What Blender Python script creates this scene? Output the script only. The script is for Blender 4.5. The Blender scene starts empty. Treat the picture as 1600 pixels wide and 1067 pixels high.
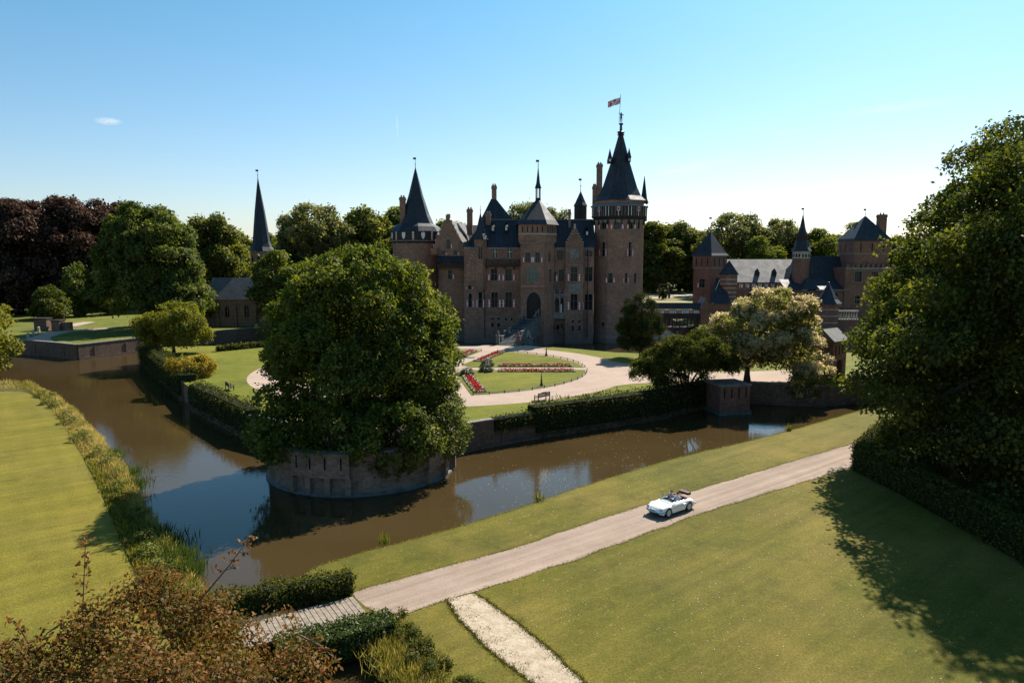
import bpy, bmesh, math, random
import numpy as np
from mathutils import Vector, Matrix

random.seed(7)
RNG = np.random.default_rng(7)
R = math.radians
scene = bpy.context.scene
COL = scene.collection

# ------------------------------------------------------------------ camera
CAMZ, PITCH, FPX, CX, CY = 18.0, R(6.7), 1120.0, 800.0, 533.5
cam_data = bpy.data.cameras.new('camera')
cam = bpy.data.objects.new('camera', cam_data)
COL.objects.link(cam)
cam.location = (0, 0, CAMZ)
cam.rotation_euler = (math.pi / 2 - PITCH, 0, 0)
cam_data.sensor_width = 36.0
cam_data.lens = FPX / 1600.0 * 36.0
cam_data.clip_start = 0.3
cam_data.clip_end = 12000
scene.camera = cam

# ------------------------------------------------------------------ sky, sun, exposure
SUN_AZ, SUN_EL = R(33), R(42.5)
world = bpy.data.worlds.new('World')
scene.world = world
world.use_nodes = True
wn = world.node_tree
wn.nodes.clear()
w_out = wn.nodes.new('ShaderNodeOutputWorld')
w_bg = wn.nodes.new('ShaderNodeBackground')
w_sky = wn.nodes.new('ShaderNodeTexSky')
w_sky.sky_type = 'NISHITA'
w_sky.sun_disc = False
w_sky.sun_elevation = SUN_EL
w_sky.sun_rotation = SUN_AZ
w_sky.altitude = 0
w_sky.air_density = 1.0
w_sky.dust_density = 0.6
w_sky.ozone_density = 1.6
w_tint = wn.nodes.new('ShaderNodeMixRGB')
w_tint.blend_type = 'MULTIPLY'
w_tint.inputs['Fac'].default_value = 1.0
w_geo = wn.nodes.new('ShaderNodeTexCoord')
w_sep = wn.nodes.new('ShaderNodeSeparateXYZ')
wn.links.new(w_geo.outputs['Generated'], w_sep.inputs['Vector'])
w_rmp = wn.nodes.new('ShaderNodeValToRGB')
w_rmp.color_ramp.elements[0].position = 0.0
w_rmp.color_ramp.elements[0].color = (1.0, 0.97, 1.06, 1)
w_rmp.color_ramp.elements[1].position = 0.34
w_rmp.color_ramp.elements[1].color = (0.58, 1.035, 1.09, 1)
wn.links.new(w_sep.outputs['Z'], w_rmp.inputs['Fac'])
wn.links.new(w_rmp.outputs['Color'], w_tint.inputs['Color2'])
wn.links.new(w_sky.outputs['Color'], w_tint.inputs['Color1'])
wn.links.new(w_tint.outputs['Color'], w_bg.inputs['Color'])
w_bg.inputs['Strength'].default_value = 0.068
wn.links.new(w_bg.outputs['Background'], w_out.inputs['Surface'])

sun_data = bpy.data.lights.new('sun', 'SUN')
sun_data.energy = 5.0
sun_data.angle = R(0.5)
sun_data.color = (1.0, 0.93, 0.82)
sun = bpy.data.objects.new('sun', sun_data)
COL.objects.link(sun)
sun_dir = Vector((math.sin(SUN_AZ) * math.cos(SUN_EL), math.cos(SUN_AZ) * math.cos(SUN_EL), math.sin(SUN_EL)))
sun.rotation_euler = sun_dir.to_track_quat('Z', 'Y').to_euler()
sun.location = (60, 90, 120)

scene.view_settings.view_transform = 'Standard'
scene.view_settings.look = 'None'
scene.view_settings.exposure = 0.95
scene.view_settings.gamma = 1.0
scene.view_settings.use_curve_mapping = False
try:
    cy = scene.cycles
    cy.max_bounces = 6
    cy.diffuse_bounces = 3
    cy.glossy_bounces = 3
    cy.transmission_bounces = 4
    cy.transparent_max_bounces = 6
    cy.use_denoising = True
    cy.sample_clamp_indirect = 4.0
except Exception:
    pass

# ------------------------------------------------------------------ helpers
def ray(px, py):
    a = (px - CX) / FPX
    b = -(py - CY) / FPX
    c, s = math.cos(PITCH), math.sin(PITCH)
    return Vector((a, c + b * s, -s + b * c))

def G(px, py, z=0.0):
    """point of the horizontal plane at height z"""
    d = ray(px, py)
    t = (z - CAMZ) / d.z
    return Vector((d.x * t, d.y * t, z))

def P(px, py, Y):
    """point of the vertical plane y = Y"""
    d = ray(px, py)
    t = Y / d.y
    return Vector((d.x * t, Y, CAMZ + d.z * t))

def PX(px, Y, z):
    """x of a column of the survey at depth Y and height z"""
    t = Y * math.cos(PITCH) + (CAMZ - z) * math.sin(PITCH)
    return (px - CX) / FPX * t

def onplane(px, py, p0, p1):
    """hit of a sight line with the upright plane through p0 p1 -> (u, z)"""
    d = ray(px, py)
    ex, ey = p1[0] - p0[0], p1[1] - p0[1]
    L = math.hypot(ex, ey)
    nx, ny = ey / L, -ex / L
    t = (p0[0] * nx + p0[1] * ny) / (d.x * nx + d.y * ny)
    return ((d.x * t - p0[0]) * ex / L + (d.y * t - p0[1]) * ey / L, CAMZ + d.z * t)

ORIG = {}

def tag(o, label=None, cat=None, group=None, kind=None):
    if label: o['label'] = label
    if cat: o['category'] = cat
    if group: o['group'] = group
    if kind: o['kind'] = kind
    return o

def empty(name, loc, label, cat, group=None, rz=0.0):
    o = bpy.data.objects.new(name, None)
    COL.objects.link(o)
    o.location = loc
    o.rotation_euler = (0, 0, rz)
    o.empty_display_size = 0.3
    ORIG[o.name] = Vector(loc)
    return tag(o, label, cat, group)

def children_of(o):
    return [c for c in bpy.data.objects if c.parent == o]

def copy_tree(o, kids=None, parent=None):
    c = o.copy()
    COL.objects.link(c)
    if parent is not None:
        c.parent = parent
    for ch in o.children:
        copy_tree(ch, None, c)
    return c

class MB:
    """collects vertices and faces (with metric uvs and material slots) for one mesh"""
    def __init__(self):
        self.v, self.f, self.uv, self.m = [], [], [], []

    def face(self, pts, m=0, uv=None):
        i = len(self.v)
        self.v += [tuple(p) for p in pts]
        self.f.append(tuple(range(i, i + len(pts))))
        if uv is None:
            p0 = Vector(pts[0])
            n = Vector((0, 0, 0))
            for k in range(1, len(pts) - 1):
                n += (Vector(pts[k]) - p0).cross(Vector(pts[k + 1]) - p0)
            if abs(n.z) > 0.9 * n.length:
                uv = [(p[0], p[1]) for p in pts]
            else:
                t = Vector((-n.y, n.x, 0))
                if t.length < 1e-9: t = Vector((1, 0, 0))
                t.normalize()
                w = n.cross(t)
                if w.length > 1e-9: w.normalize()
                if w.z < 0: w = -w
                uv = [(Vector(p).dot(t), Vector(p).dot(w)) for p in pts]
        self.uv.append(uv)
        self.m.append(m)

    def box(self, x0, x1, y0, y1, z0, z1, m=0, bottom=True):
        a = [(x0, y0), (x1, y0), (x1, y1), (x0, y1)]
        self.prism(a, z0, z1, m, bottom=bottom)

    def obox(self, c, ax, lx, ly, z0, z1, m=0):
        """box centred at c (x,y) turned so that its length runs along the angle ax"""
        ca, sa = math.cos(ax), math.sin(ax)
        a = []
        for sx, sy in ((-1, -1), (1, -1), (1, 1), (-1, 1)):
            x, y = sx * lx / 2, sy * ly / 2
            a.append((c[0] + x * ca - y * sa, c[1] + x * sa + y * ca))
        self.prism(a, z0, z1, m)

    def prism(self, poly, z0, z1, m=0, top=True, bottom=True, mtop=None):
        n = len(poly)
        for k in range(n):
            a, b = poly[k], poly[(k + 1) % n]
            self.face([(a[0], a[1], z0), (b[0], b[1], z0), (b[0], b[1], z1), (a[0], a[1], z1)], m)
        if top: self.face([(p[0], p[1], z1) for p in poly], m if mtop is None else mtop)
        if bottom: self.face([(p[0], p[1], z0) for p in poly][::-1], m)

    def ring(self, p0, p1, m=0):
        """joins two closed loops of the same length"""
        n = len(p0)
        for k in range(n):
            j = (k + 1) % n
            a, b, c, d = p0[k], p0[j], p1[j], p1[k]
            if (Vector(c) - Vector(d)).length < 1e-6:
                self.face([a, b, c], m)
            else:
                self.face([a, b, c, d], m)

    def lathe(self, c, prof, n=8, rot=0.0, m=0, cap0=False, cap1=False, sx=1.0):
        """prof: list of (radius, z)"""
        loops = []
        for r, z in prof:
            loops.append([(c[0] + r * sx * math.sin(rot + k * 2 * math.pi / n), c[1] - r * math.cos(rot + k * 2 * math.pi / n), z) for k in range(n)])
        for a, b in zip(loops, loops[1:]):
            self.ring(a, b, m)
        if cap1: self.face(loops[-1], m)
        if cap0: self.face(loops[0][::-1], m)

    def tube(self, pts, rad, n=6, m=0, cap=True):
        pts = [Vector(p) for p in pts]
        if not hasattr(rad, '__len__'): rad = [rad] * len(pts)
        loops = []
        for k, p in enumerate(pts):
            t = (pts[min(k + 1, len(pts) - 1)] - pts[max(k - 1, 0)]).normalized()
            u = t.cross(Vector((0, 0, 1)))
            if u.length < 0.05: u = t.cross(Vector((1, 0, 0)))
            u.normalize()
            w = t.cross(u)
            loops.append([p + (u * math.cos(q * 2 * math.pi / n) + w * math.sin(q * 2 * math.pi / n)) * rad[k] for q in range(n)])
        for a, b in zip(loops, loops[1:]):
            self.ring(b, a, m)
        if cap:
            self.face(loops[0], m)
            self.face(loops[-1][::-1], m)

    def gable(self, p, ridge0, ridge1, m=0, me=None):
        """p: four eave corners (a,b along the front, c,d along the back), ridge over the ends a-d and b-c"""
        a, b, c, d = p
        self.face([a, b, ridge1, ridge0], m)
        self.face([c, d, ridge0, ridge1], m)
        self.face([b, c, ridge1], m if me is None else me)
        self.face([d, a, ridge0], m if me is None else me)

    def build(self, name, mats, parent=None, smooth=False, merge=False):
        me = bpy.data.meshes.new(name)
        o0 = Vector((0, 0, 0))
        if parent is not None:
            o0 = ORIG.get(parent.name, o0)
        me.from_pydata([(v[0] - o0.x, v[1] - o0.y, v[2] - o0.z) for v in self.v], [], self.f)
        uvl = me.uv_layers.new(name='UVMap')
        flat = [c for u in self.uv for q in u for c in q]
        if len(flat) == 2 * len(me.loops):
            uvl.data.foreach_set('uv', flat)
        if not isinstance(mats, (list, tuple)): mats = [mats]
        for mm in mats: me.materials.append(mm)
        me.polygons.foreach_set('material_index', self.m)
        if merge or smooth:
            bm = bmesh.new()
            bm.from_mesh(me)
            bmesh.ops.remove_doubles(bm, verts=bm.verts, dist=1e-4)
            bm.to_mesh(me)
            bm.free()
        if smooth:
            me.polygons.foreach_set('use_smooth', [True] * len(me.polygons))
        me.update()
        o = bpy.data.objects.new(name, me)
        COL.objects.link(o)
        if parent is not None:
            o.parent = parent
            ORIG[o.name] = o0
        return o

# ------------------------------------------------------------------ materials
def new_mat(name):
    m = bpy.data.materials.new(name)
    m.use_nodes = True
    nt = m.node_tree
    nt.nodes.clear()
    out = nt.nodes.new('ShaderNodeOutputMaterial')
    return m, nt, out

def N(nt, t, **kw):
    n = nt.nodes.new(t)
    for k, v in kw.items():
        if k in n.inputs: n.inputs[k].default_value = v
        else: setattr(n, k, v)
    return n

def noise(nt, vec, scale, detail=3.0, rough=0.6):
    n = N(nt, 'ShaderNodeTexNoise')
    n.inputs['Scale'].default_value = scale
    n.inputs['Detail'].default_value = detail
    n.inputs['Roughness'].default_value = rough
    nt.links.new(vec, n.inputs['Vector'])
    return n.outputs['Fac']

def ramp(nt, fac, stops):
    r = N(nt, 'ShaderNodeValToRGB')
    e = r.color_ramp.elements
    while len(e) < len(stops): e.new(0.5)
    for el, (p, c) in zip(e, stops):
        el.position = p
        el.color = (c[0], c[1], c[2], 1) if hasattr(c, '__len__') else (c, c, c, 1)
    nt.links.new(fac, r.inputs['Fac'])
    return r.outputs['Color']

def mixc(nt, fac, a, b, mode='MIX'):
    m = N(nt, 'ShaderNodeMixRGB')
    m.blend_type = mode
    for v, i in ((fac, 'Fac'), (a, 'Color1'), (b, 'Color2')):
        if isinstance(v, bpy.types.NodeSocket): nt.links.new(v, m.inputs[i])
        elif hasattr(v, '__len__'): m.inputs[i].default_value = (v[0], v[1], v[2], 1)
        else: m.inputs[i].default_value = v
    return m.outputs['Color']

def bump(nt, h, strength, dist):
    b = N(nt, 'ShaderNodeBump')
    b.inputs['Strength'].default_value = strength
    b.inputs['Distance'].default_value = dist
    nt.links.new(h, b.inputs['Height'])
    return b.outputs['Normal']

def pos(nt):
    return N(nt, 'ShaderNodeNewGeometry').outputs['Position']

def mapv(nt, vec, sc=(1, 1, 1), rot=(0, 0, 0)):
    m = N(nt, 'ShaderNodeMapping')
    m.inputs['Scale'].default_value = sc
    m.inputs['Rotation'].default_value = rot
    nt.links.new(vec, m.inputs['Vector'])
    return m.outputs['Vector']

def finish(m, nt, out, color, rough=0.8, spec=0.3, normal=None, metal=0.0):
    b = N(nt, 'ShaderNodeBsdfPrincipled')
    if isinstance(color, bpy.types.NodeSocket): nt.links.new(color, b.inputs['Base Color'])
    else: b.inputs['Base Color'].default_value = (color[0], color[1], color[2], 1)
    if isinstance(rough, bpy.types.NodeSocket): nt.links.new(rough, b.inputs['Roughness'])
    else: b.inputs['Roughness'].default_value = rough
    b.inputs['Specular IOR Level'].default_value = spec
    b.inputs['Metallic'].default_value = metal
    if normal is not None: nt.links.new(normal, b.inputs['Normal'])
    nt.links.new(b.outputs['BSDF'], out.inputs['Surface'])
    return m

def plain(name, c, rough=0.7, spec=0.3, metal=0.0, var=0.25, scale=3.0, b=0.0):
    m, nt, out = new_mat(name)
    p = pos(nt)
    n = noise(nt, p, scale, 4)
    c2 = [x * (1 - var) for x in c]
    c3 = [min(1, x * (1 + var)) for x in c]
    col = ramp(nt, n, [(0.3, c2), (0.7, c3)])
    nm = bump(nt, n, b, 0.05) if b else None
    return finish(m, nt, out, col, rough, spec, nm, metal)

def brick_mat(name, c1, c2, mortar, bw=0.9, bh=0.3, stain=0.5, dark=(0.06, 0.055, 0.05), msize=0.02, low=None):
    m, nt, out = new_mat(name)
    uv = N(nt, 'ShaderNodeTexCoord').outputs['UV']
    p = pos(nt)
    br = N(nt, 'ShaderNodeTexBrick')
    br.inputs['Scale'].default_value = 1.0
    br.inputs['Brick Width'].default_value = bw
    br.inputs['Row Height'].default_value = bh
    br.inputs['Mortar Size'].default_value = msize
    br.inputs['Bias'].default_value = 0.0
    br.inputs['Color1'].default_value = (*c1, 1)
    br.inputs['Color2'].default_value = (*c2, 1)
    br.inputs['Mortar'].default_value = (*mortar, 1)
    nt.links.new(uv, br.inputs['Vector'])
    big = noise(nt, p, 0.16, 5, 0.65)
    fine = noise(nt, p, 2.2, 5, 0.7)
    streak = noise(nt, mapv(nt, p, (1.1, 1.1, 0.12)), 1.0, 4, 0.6)
    c = mixc(nt, 1.0, br.outputs['Color'], ramp(nt, fine, [(0.25, 0.6), (0.75, 1.35)]), 'MULTIPLY')
    c = mixc(nt, 1.0, c, ramp(nt, big, [(0.3, (0.7, 0.72, 0.72)), (0.7, (1.22, 1.14, 1.1))]), 'MULTIPLY')
    sf = ramp(nt, streak, [(0.5, 0.0), (0.75, stain)])
    c = mixc(nt, sf, c, dark)
    if low is not None:
        sep = N(nt, 'ShaderNodeSeparateXYZ')
        nt.links.new(p, sep.inputs['Vector'])
        mp = N(nt, 'ShaderNodeMapRange')
        mp.inputs['From Min'].default_value = low[0]
        mp.inputs['From Max'].default_value = low[1]
        mp.inputs['To Min'].default_value = low[3]
        mp.inputs['To Max'].default_value = 0.0
        nt.links.new(sep.outputs['Z'], mp.inputs['Value'])
        c = mixc(nt, mp.outputs['Result'], c, low[2])
    nm = bump(nt, mixc(nt, 0.5, br.outputs['Fac'], fine), 0.35, 0.04)
    return finish(m, nt, out, c, 0.88, 0.2, nm)

def slate_mat(name, c, rough=0.58, row=0.34, spec=0.35):
    m, nt, out = new_mat(name)
    uv = N(nt, 'ShaderNodeTexCoord').outputs['UV']
    p = pos(nt)
    br = N(nt, 'ShaderNodeTexBrick')
    br.inputs['Scale'].default_value = 1.0
    br.inputs['Brick Width'].default_value = 0.42
    br.inputs['Row Height'].default_value = row
    br.inputs['Mortar Size'].default_value = 0.025
    br.inputs['Color1'].default_value = (c[0] * .8, c[1] * .8, c[2] * .8, 1)
    br.inputs['Color2'].default_value = (c[0] * 1.25, c[1] * 1.25, c[2] * 1.25, 1)
    br.inputs['Mortar'].default_value = (c[0] * .45, c[1] * .45, c[2] * .45, 1)
    nt.links.new(uv, br.inputs['Vector'])
    n = noise(nt, p, 0.5, 5, 0.7)
    streak = noise(nt, mapv(nt, uv, (1.0, 0.12, 1)), 2.0, 4)
    col = mixc(nt, 1.0, br.outputs['Color'], ramp(nt, n, [(0.3, (.75, .78, .8)), (0.7, (1.25, 1.2, 1.15))]), 'MULTIPLY')
    col = mixc(nt, ramp(nt, streak, [(0.52, 0.0), (0.75, 0.35)]), col, (0.10, 0.095, 0.085))
    rg = ramp(nt, n, [(0.3, rough - 0.06), (0.7, rough + 0.1)])
    nm = bump(nt, br.outputs['Fac'], 0.3, 0.02)
    return finish(m, nt, out, col, rg, spec, nm)

def leaf_mat(name, stops, trans=0.42, gloss=0.03, tboost=(1.25, 1.2, 0.6)):
    m, nt, out = new_mat(name)
    a = N(nt, 'ShaderNodeAttribute')
    a.attribute_name = 'rnd'
    col = ramp(nt, a.outputs['Fac'], stops)
    d = N(nt, 'ShaderNodeBsdfDiffuse')
    t = N(nt, 'ShaderNodeBsdfTranslucent')
    g = N(nt, 'ShaderNodeBsdfGlossy')
    g.inputs['Roughness'].default_value = 0.55
    g.inputs['Color'].default_value = (1.0, 0.97, 0.85, 1)
    gloss *= 0.5
    nt.links.new(col, d.inputs['Color'])
    tc = mixc(nt, 1.0, col, tboost, 'MULTIPLY')
    nt.links.new(tc, t.inputs['Color'])
    x = N(nt, 'ShaderNodeMixShader')
    x.inputs[0].default_value = trans
    nt.links.new(d.outputs[0], x.inputs[1])
    nt.links.new(t.outputs[0], x.inputs[2])
    y = N(nt, 'ShaderNodeMixShader')
    y.inputs[0].default_value = gloss
    nt.links.new(x.outputs[0], y.inputs[1])
    nt.links.new(g.outputs[0], y.inputs[2])
    nt.links.new(y.outputs[0], out.inputs['Surface'])
    return m

def lawn_mat(name, greens, dry, stripe=None, dryness=0.5):
    m, nt, out = new_mat(name)
    p = pos(nt)
    big = noise(nt, p, 0.11, 4, 0.6)
    mid = noise(nt, p, 0.45, 6, 0.75)
    fine = noise(nt, p, 9.0, 4, 0.8)
    tuft = noise(nt, p, 2.6, 4, 0.75)
    c = ramp(nt, mid, [(0.3, greens[0]), (0.68, greens[1])])
    c = mixc(nt, ramp(nt, big, [(0.45, 0.0), (0.7, dryness)]), c, dry)
    c = mixc(nt, ramp(nt, tuft, [(0.52, 0.0), (0.74, 0.7)]), c, dry)
    clover = noise(nt, mapv(nt, p, (1, 1, 1), (0.3, 0.2, 0.7)), 0.33, 6, 0.8)
    c = mixc(nt, ramp(nt, clover, [(0.54, 0.0), (0.68, 0.55)]), c, [x * 0.66 for x in greens[0]])
    blot = noise(nt, p, 0.05, 5, 0.7)
    c = mixc(nt, 1.0, c, ramp(nt, blot, [(0.35, (0.74, 0.78, 0.8)), (0.65, (1.16, 1.1, 1.05))]), 'MULTIPLY')
    mow = noise(nt, mapv(nt, mapv(nt, p, (1, 1, 1), (0, 0, R(-40))), (0.06, 0.9, 1)), 1.0, 4, 0.65)
    c = mixc(nt, 1.0, c, ramp(nt, mow, [(0.35, 0.86), (0.65, 1.12)]), 'MULTIPLY')
    grain = noise(nt, p, 26.0, 3, 0.85)
    c = mixc(nt, 1.0, c, ramp(nt, grain, [(0.3, 0.6), (0.7, 1.4)]), 'MULTIPLY')
    c = mixc(nt, 1.0, c, ramp(nt, fine, [(0.3, 0.5), (0.7, 1.45)]), 'MULTIPLY')
    if stripe:
        ang, width, amt = stripe
        w = N(nt, 'ShaderNodeTexWave')
        w.wave_type = 'BANDS'
        w.inputs['Scale'].default_value = 0.3 / width
        w.inputs['Distortion'].default_value = 0.5
        w.inputs['Detail'].default_value = 2
        nt.links.new(mapv(nt, p, (1, 1, 0), (0, 0, ang)), w.inputs['Vector'])
        c = mixc(nt, 1.0, c, ramp(nt, w.outputs['Fac'], [(0.3, 1 - amt), (0.7, 1 + amt)]), 'MULTIPLY')
    nm = bump(nt, fine, 0.6, 0.05)
    return finish(m, nt, out, c, 0.9, 0.1, nm)

def sand_mat(name, c1, c2, speck=0.4, tracks=None):
    m, nt, out = new_mat(name)
    p = pos(nt)
    big = noise(nt, p, 0.25, 5, 0.65)
    fine = noise(nt, p, 14.0, 4, 0.8)
    mid = noise(nt, p, 1.6, 5, 0.7)
    c = ramp(nt, big, [(0.3, c1), (0.7, c2)])
    c = mixc(nt, ramp(nt, mid, [(0.5, 0.0), (0.8, 0.45)]), c, [x * 0.72 for x in c1])
    c = mixc(nt, 1.0, c, ramp(nt, fine, [(0.3, 1 - speck * 0.6), (0.7, 1 + speck * 0.5)]), 'MULTIPLY')
    if tracks:
        st = noise(nt, mapv(nt, mapv(nt, p, (1, 1, 1), (0, 0, tracks)), (0.03, 1.5, 1)), 1.0, 4, 0.7)
        c = mixc(nt, 1.0, c, ramp(nt, st, [(0.32, 0.78), (0.68, 1.18)]), 'MULTIPLY')
    nm = bump(nt, fine, 0.5, 0.03)
    return finish(m, nt, out, c, 0.92, 0.15, nm)

MAT = {}
MAT['brick_castle'] = brick_mat('castle_brick', (0.33, 0.178, 0.12), (0.235, 0.128, 0.09), (0.265, 0.20, 0.15), 0.8, 0.26, 0.35, low=(-0.7, 3.5, (0.12, 0.11, 0.10), 0.75))
MAT['brick_tower'] = brick_mat('tower_brick', (0.355, 0.192, 0.13), (0.265, 0.146, 0.10), (0.285, 0.21, 0.165), 0.8, 0.26, 0.3, low=(-0.7, 4, (0.16, 0.13, 0.12), 0.6))
MAT['brick_red'] = brick_mat('gatehouse_brick', (0.235, 0.115, 0.082), (0.175, 0.088, 0.066), (0.21, 0.15, 0.12), 0.8, 0.26, 0.3)
MAT['brick_old'] = brick_mat('old_bastion_brick', (0.27, 0.175, 0.12), (0.17, 0.105, 0.08), (0.20, 0.165, 0.135), 0.55, 0.2, 0.75, dark=(0.055, 0.05, 0.038), low=(-0.6, 0.25, (0.13, 0.13, 0.10), 0.6))
MAT['brick_wall'] = brick_mat('moat_wall_brick', (0.185, 0.112, 0.08), (0.12, 0.076, 0.056), (0.14, 0.11, 0.085), 0.5, 0.18, 0.7, dark=(0.05, 0.055, 0.04))
MAT['brick_chapel'] = brick_mat('chapel_brick', (0.27, 0.165, 0.11), (0.21, 0.13, 0.09), (0.24, 0.19, 0.15), 0.7, 0.24, 0.4)
MAT['stone'] = plain('pale_stone', (0.40, 0.35, 0.29), 0.85, 0.2, var=0.3, scale=1.5, b=0.2)
MAT['stone_dark'] = plain('weathered_stone', (0.22, 0.20, 0.18), 0.85, 0.2, var=0.4, scale=1.8, b=0.2)
MAT['bluestone'] = plain('grey_blue_stone', (0.10, 0.105, 0.10), 0.75, 0.3, var=0.4, scale=2.0, b=0.2)
MAT['slate'] = slate_mat('blue_slate', (0.027, 0.035, 0.046), 0.6, 0.34, 0.22)
MAT['slate_sunlit'] = slate_mat('sunlit_slate', (0.135, 0.122, 0.118), 0.62)  # paler copy of the slate, sunlight put into the colour
MAT['lead'] = plain('lead_flashing', (0.15, 0.153, 0.16), 0.6, 0.3, var=0.2)
MAT['timber'] = plain('dark_timber', (0.035, 0.026, 0.022), 0.7, 0.3, var=0.4, scale=4)
MAT['timber_grey'] = plain('grey_timber', (0.235, 0.192, 0.15), 0.8, 0.2, var=0.35, scale=5, b=0.2)
MAT['red_paint'] = plain('shutter_red', (0.42, 0.035, 0.03), 0.55, 0.4, var=0.2)
MAT['white_paint'] = plain('shutter_white', (0.74, 0.72, 0.68), 0.55, 0.4, var=0.12)
MAT['frame_paint'] = plain('window_frame_grey', (0.10, 0.105, 0.10), 0.6, 0.3, var=0.2)
MAT['green_glass'] = plain('leaded_green_glass', (0.045, 0.10, 0.085), 0.15, 0.6, var=0.5, scale=4)
MAT['glass'] = plain('dark_window_glass', (0.010, 0.012, 0.014), 0.12, 0.3, var=0.3)
MAT['dark'] = plain('dark_opening', (0.012, 0.010, 0.009), 0.9, 0.05)
MAT['iron'] = plain('black_iron', (0.02, 0.02, 0.022), 0.5, 0.4)
MAT['bronze'] = plain('dark_bronze', (0.03, 0.034, 0.036), 0.4, 0.5, metal=0.3)
MAT['gold'] = plain('gilded_metal', (0.6, 0.42, 0.12), 0.35, 0.5, metal=0.8)
MAT['bark'] = plain('tree_bark', (0.075, 0.06, 0.045), 0.9, 0.1, var=0.45, scale=4, b=0.4)
MAT['bark_red'] = plain('twig_bark', (0.12, 0.08, 0.06), 0.8, 0.2, var=0.3, scale=6)
MAT['soil'] = plain('soil', (0.06, 0.042, 0.03), 0.95, 0.1, var=0.4, scale=5)
MAT['core'] = plain('dark_hedge_core', (0.018, 0.024, 0.010), 0.95, 0.05, var=0.4, scale=3)  # near black, the inner shade of hedges put into the colour
MAT['lawn'] = lawn_mat('mown_lawn', ((0.080, 0.084, 0.011), (0.126, 0.111, 0.016)), (0.215, 0.152, 0.042))
MAT['lawn_left'] = lawn_mat('striped_lawn', ((0.135, 0.124, 0.015), (0.175, 0.146, 0.022)), (0.22, 0.17, 0.045), (R(-37), 1.6, 0.022), 0.35)
MAT['lawn_garden'] = lawn_mat('garden_lawn', ((0.095, 0.115, 0.010), (0.140, 0.145, 0.016)), (0.21, 0.17, 0.035), None, 0.35)
MAT['lawn_far'] = lawn_mat('park_grass', ((0.09, 0.115, 0.016), (0.13, 0.14, 0.024)), (0.24, 0.19, 0.07))
MAT['road'] = sand_mat('sandy_asphalt', (0.255, 0.19, 0.145), (0.33, 0.25, 0.196), 0.5, R(-38))
MAT['gravel'] = sand_mat('pink_gravel', (0.32, 0.238, 0.185), (0.40, 0.302, 0.24), 0.35)
MAT['sand'] = sand_mat('pale_sand', (0.42, 0.34, 0.25), (0.62, 0.53, 0.42), 0.6)
MAT['bed'] = plain('moat_bed', (0.06, 0.045, 0.03), 0.95, 0.1)

# ------------------------------------------------------------------ land and water
WZ, IZ = -0.7, 1.8          # water level, level of the garden island and the far ground

def sheet(name, pts, z, mat, sub=0):
    b = MB()
    pts = [(p[0], p[1]) for p in pts]
    area = sum(pts[i][0] * pts[(i + 1) % len(pts)][1] - pts[(i + 1) % len(pts)][0] * pts[i][1] for i in range(len(pts)))
    if area < 0: pts = pts[::-1]
    b.face([(x, y, z) for x, y in pts])
    return b

def ccw(pts):
    pts = [(p[0], p[1]) for p in pts]
    area = sum(pts[i][0] * pts[(i + 1) % len(pts)][1] - pts[(i + 1) % len(pts)][0] * pts[i][1] for i in range(len(pts)))
    return pts if area > 0 else pts[::-1]

def offset(pts, d):
    """grow a counter-clockwise outline by d"""
    out = []
    n = len(pts)
    for i in range(n):
        a, b, c = Vector(pts[i - 1]), Vector(pts[i]), Vector(pts[(i + 1) % n])
        t0, t1 = (b - a).normalized(), (c - b).normalized()
        n0, n1 = Vector((t0.y, -t0.x)), Vector((t1.y, -t1.x))
        nn = (n0 + n1)
        if nn.length < 1e-6: nn = n0
        nn = nn.normalized()
        k = max(0.4, nn.dot(n1))
        q = b + nn * (d / k)
        out.append((q.x, q.y))
    return out

def smooth_line(pts, rounds=2, closed=False):
    """corner cutting"""
    pts = [Vector((p[0], p[1])) for p in pts]
    for _ in range(rounds):
        q = []
        n = len(pts)
        for i in range(n if closed else n - 1):
            a, b = pts[i], pts[(i + 1) % n]
            q += [a * 0.75 + b * 0.25, a * 0.25 + b * 0.75]
        if not closed: q = [pts[0]] + q + [pts[-1]]
        pts = q
    return [(p.x, p.y) for p in pts]

def wobble(pts, amp, step=0.8):
    """subdivide a line and let it wander a little"""
    out = []
    for i in range(len(pts) - 1):
        a, b = Vector(pts[i][:2]), Vector(pts[i + 1][:2])
        n = max(1, int((b - a).length / step))
        t = (b - a).normalized() if (b - a).length > 0 else Vector((1, 0))
        for k in range(n):
            p = a.lerp(b, k / n)
            w = amp * (0.6 * random.uniform(-1, 1) + 0.6 * math.sin(0.9 * (p.x + p.y * 1.3)))
            out.append((p.x - t.y * w, p.y + t.x * w))
    out.append((pts[-1][0], pts[-1][1]))
    return out

def land(name, pts, z, mat, bank=0.0, zb=-1.6, side=None):
    b = MB()
    pts = ccw(pts)
    b.face([(x, y, z) for x, y in pts], 0)
    lo = offset(pts, bank) if bank else pts
    if bank:
        mid = offset(pts, bank * 0.45)
        b.ring([(x, y, z - 0.42 * (z - zb)) for x, y in mid], [(x, y, z) for x, y in pts], 1)
        b.ring([(x, y, zb) for x, y in lo], [(x, y, z - 0.42 * (z - zb)) for x, y in mid], 1)
    else:
        b.ring([(x, y, zb) for x, y in lo], [(x, y, z) for x, y in pts], 1)
    o = b.build(name, [mat, side or MAT['soil']])
    return tag(o, kind='structure')

b = MB()
b.face([(-6000, -300, -3), (6000, -300, -3), (6000, 9000, -3), (-6000, 9000, -3)])
tag(b.build('ground', MAT['bed']), kind='structure')

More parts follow.
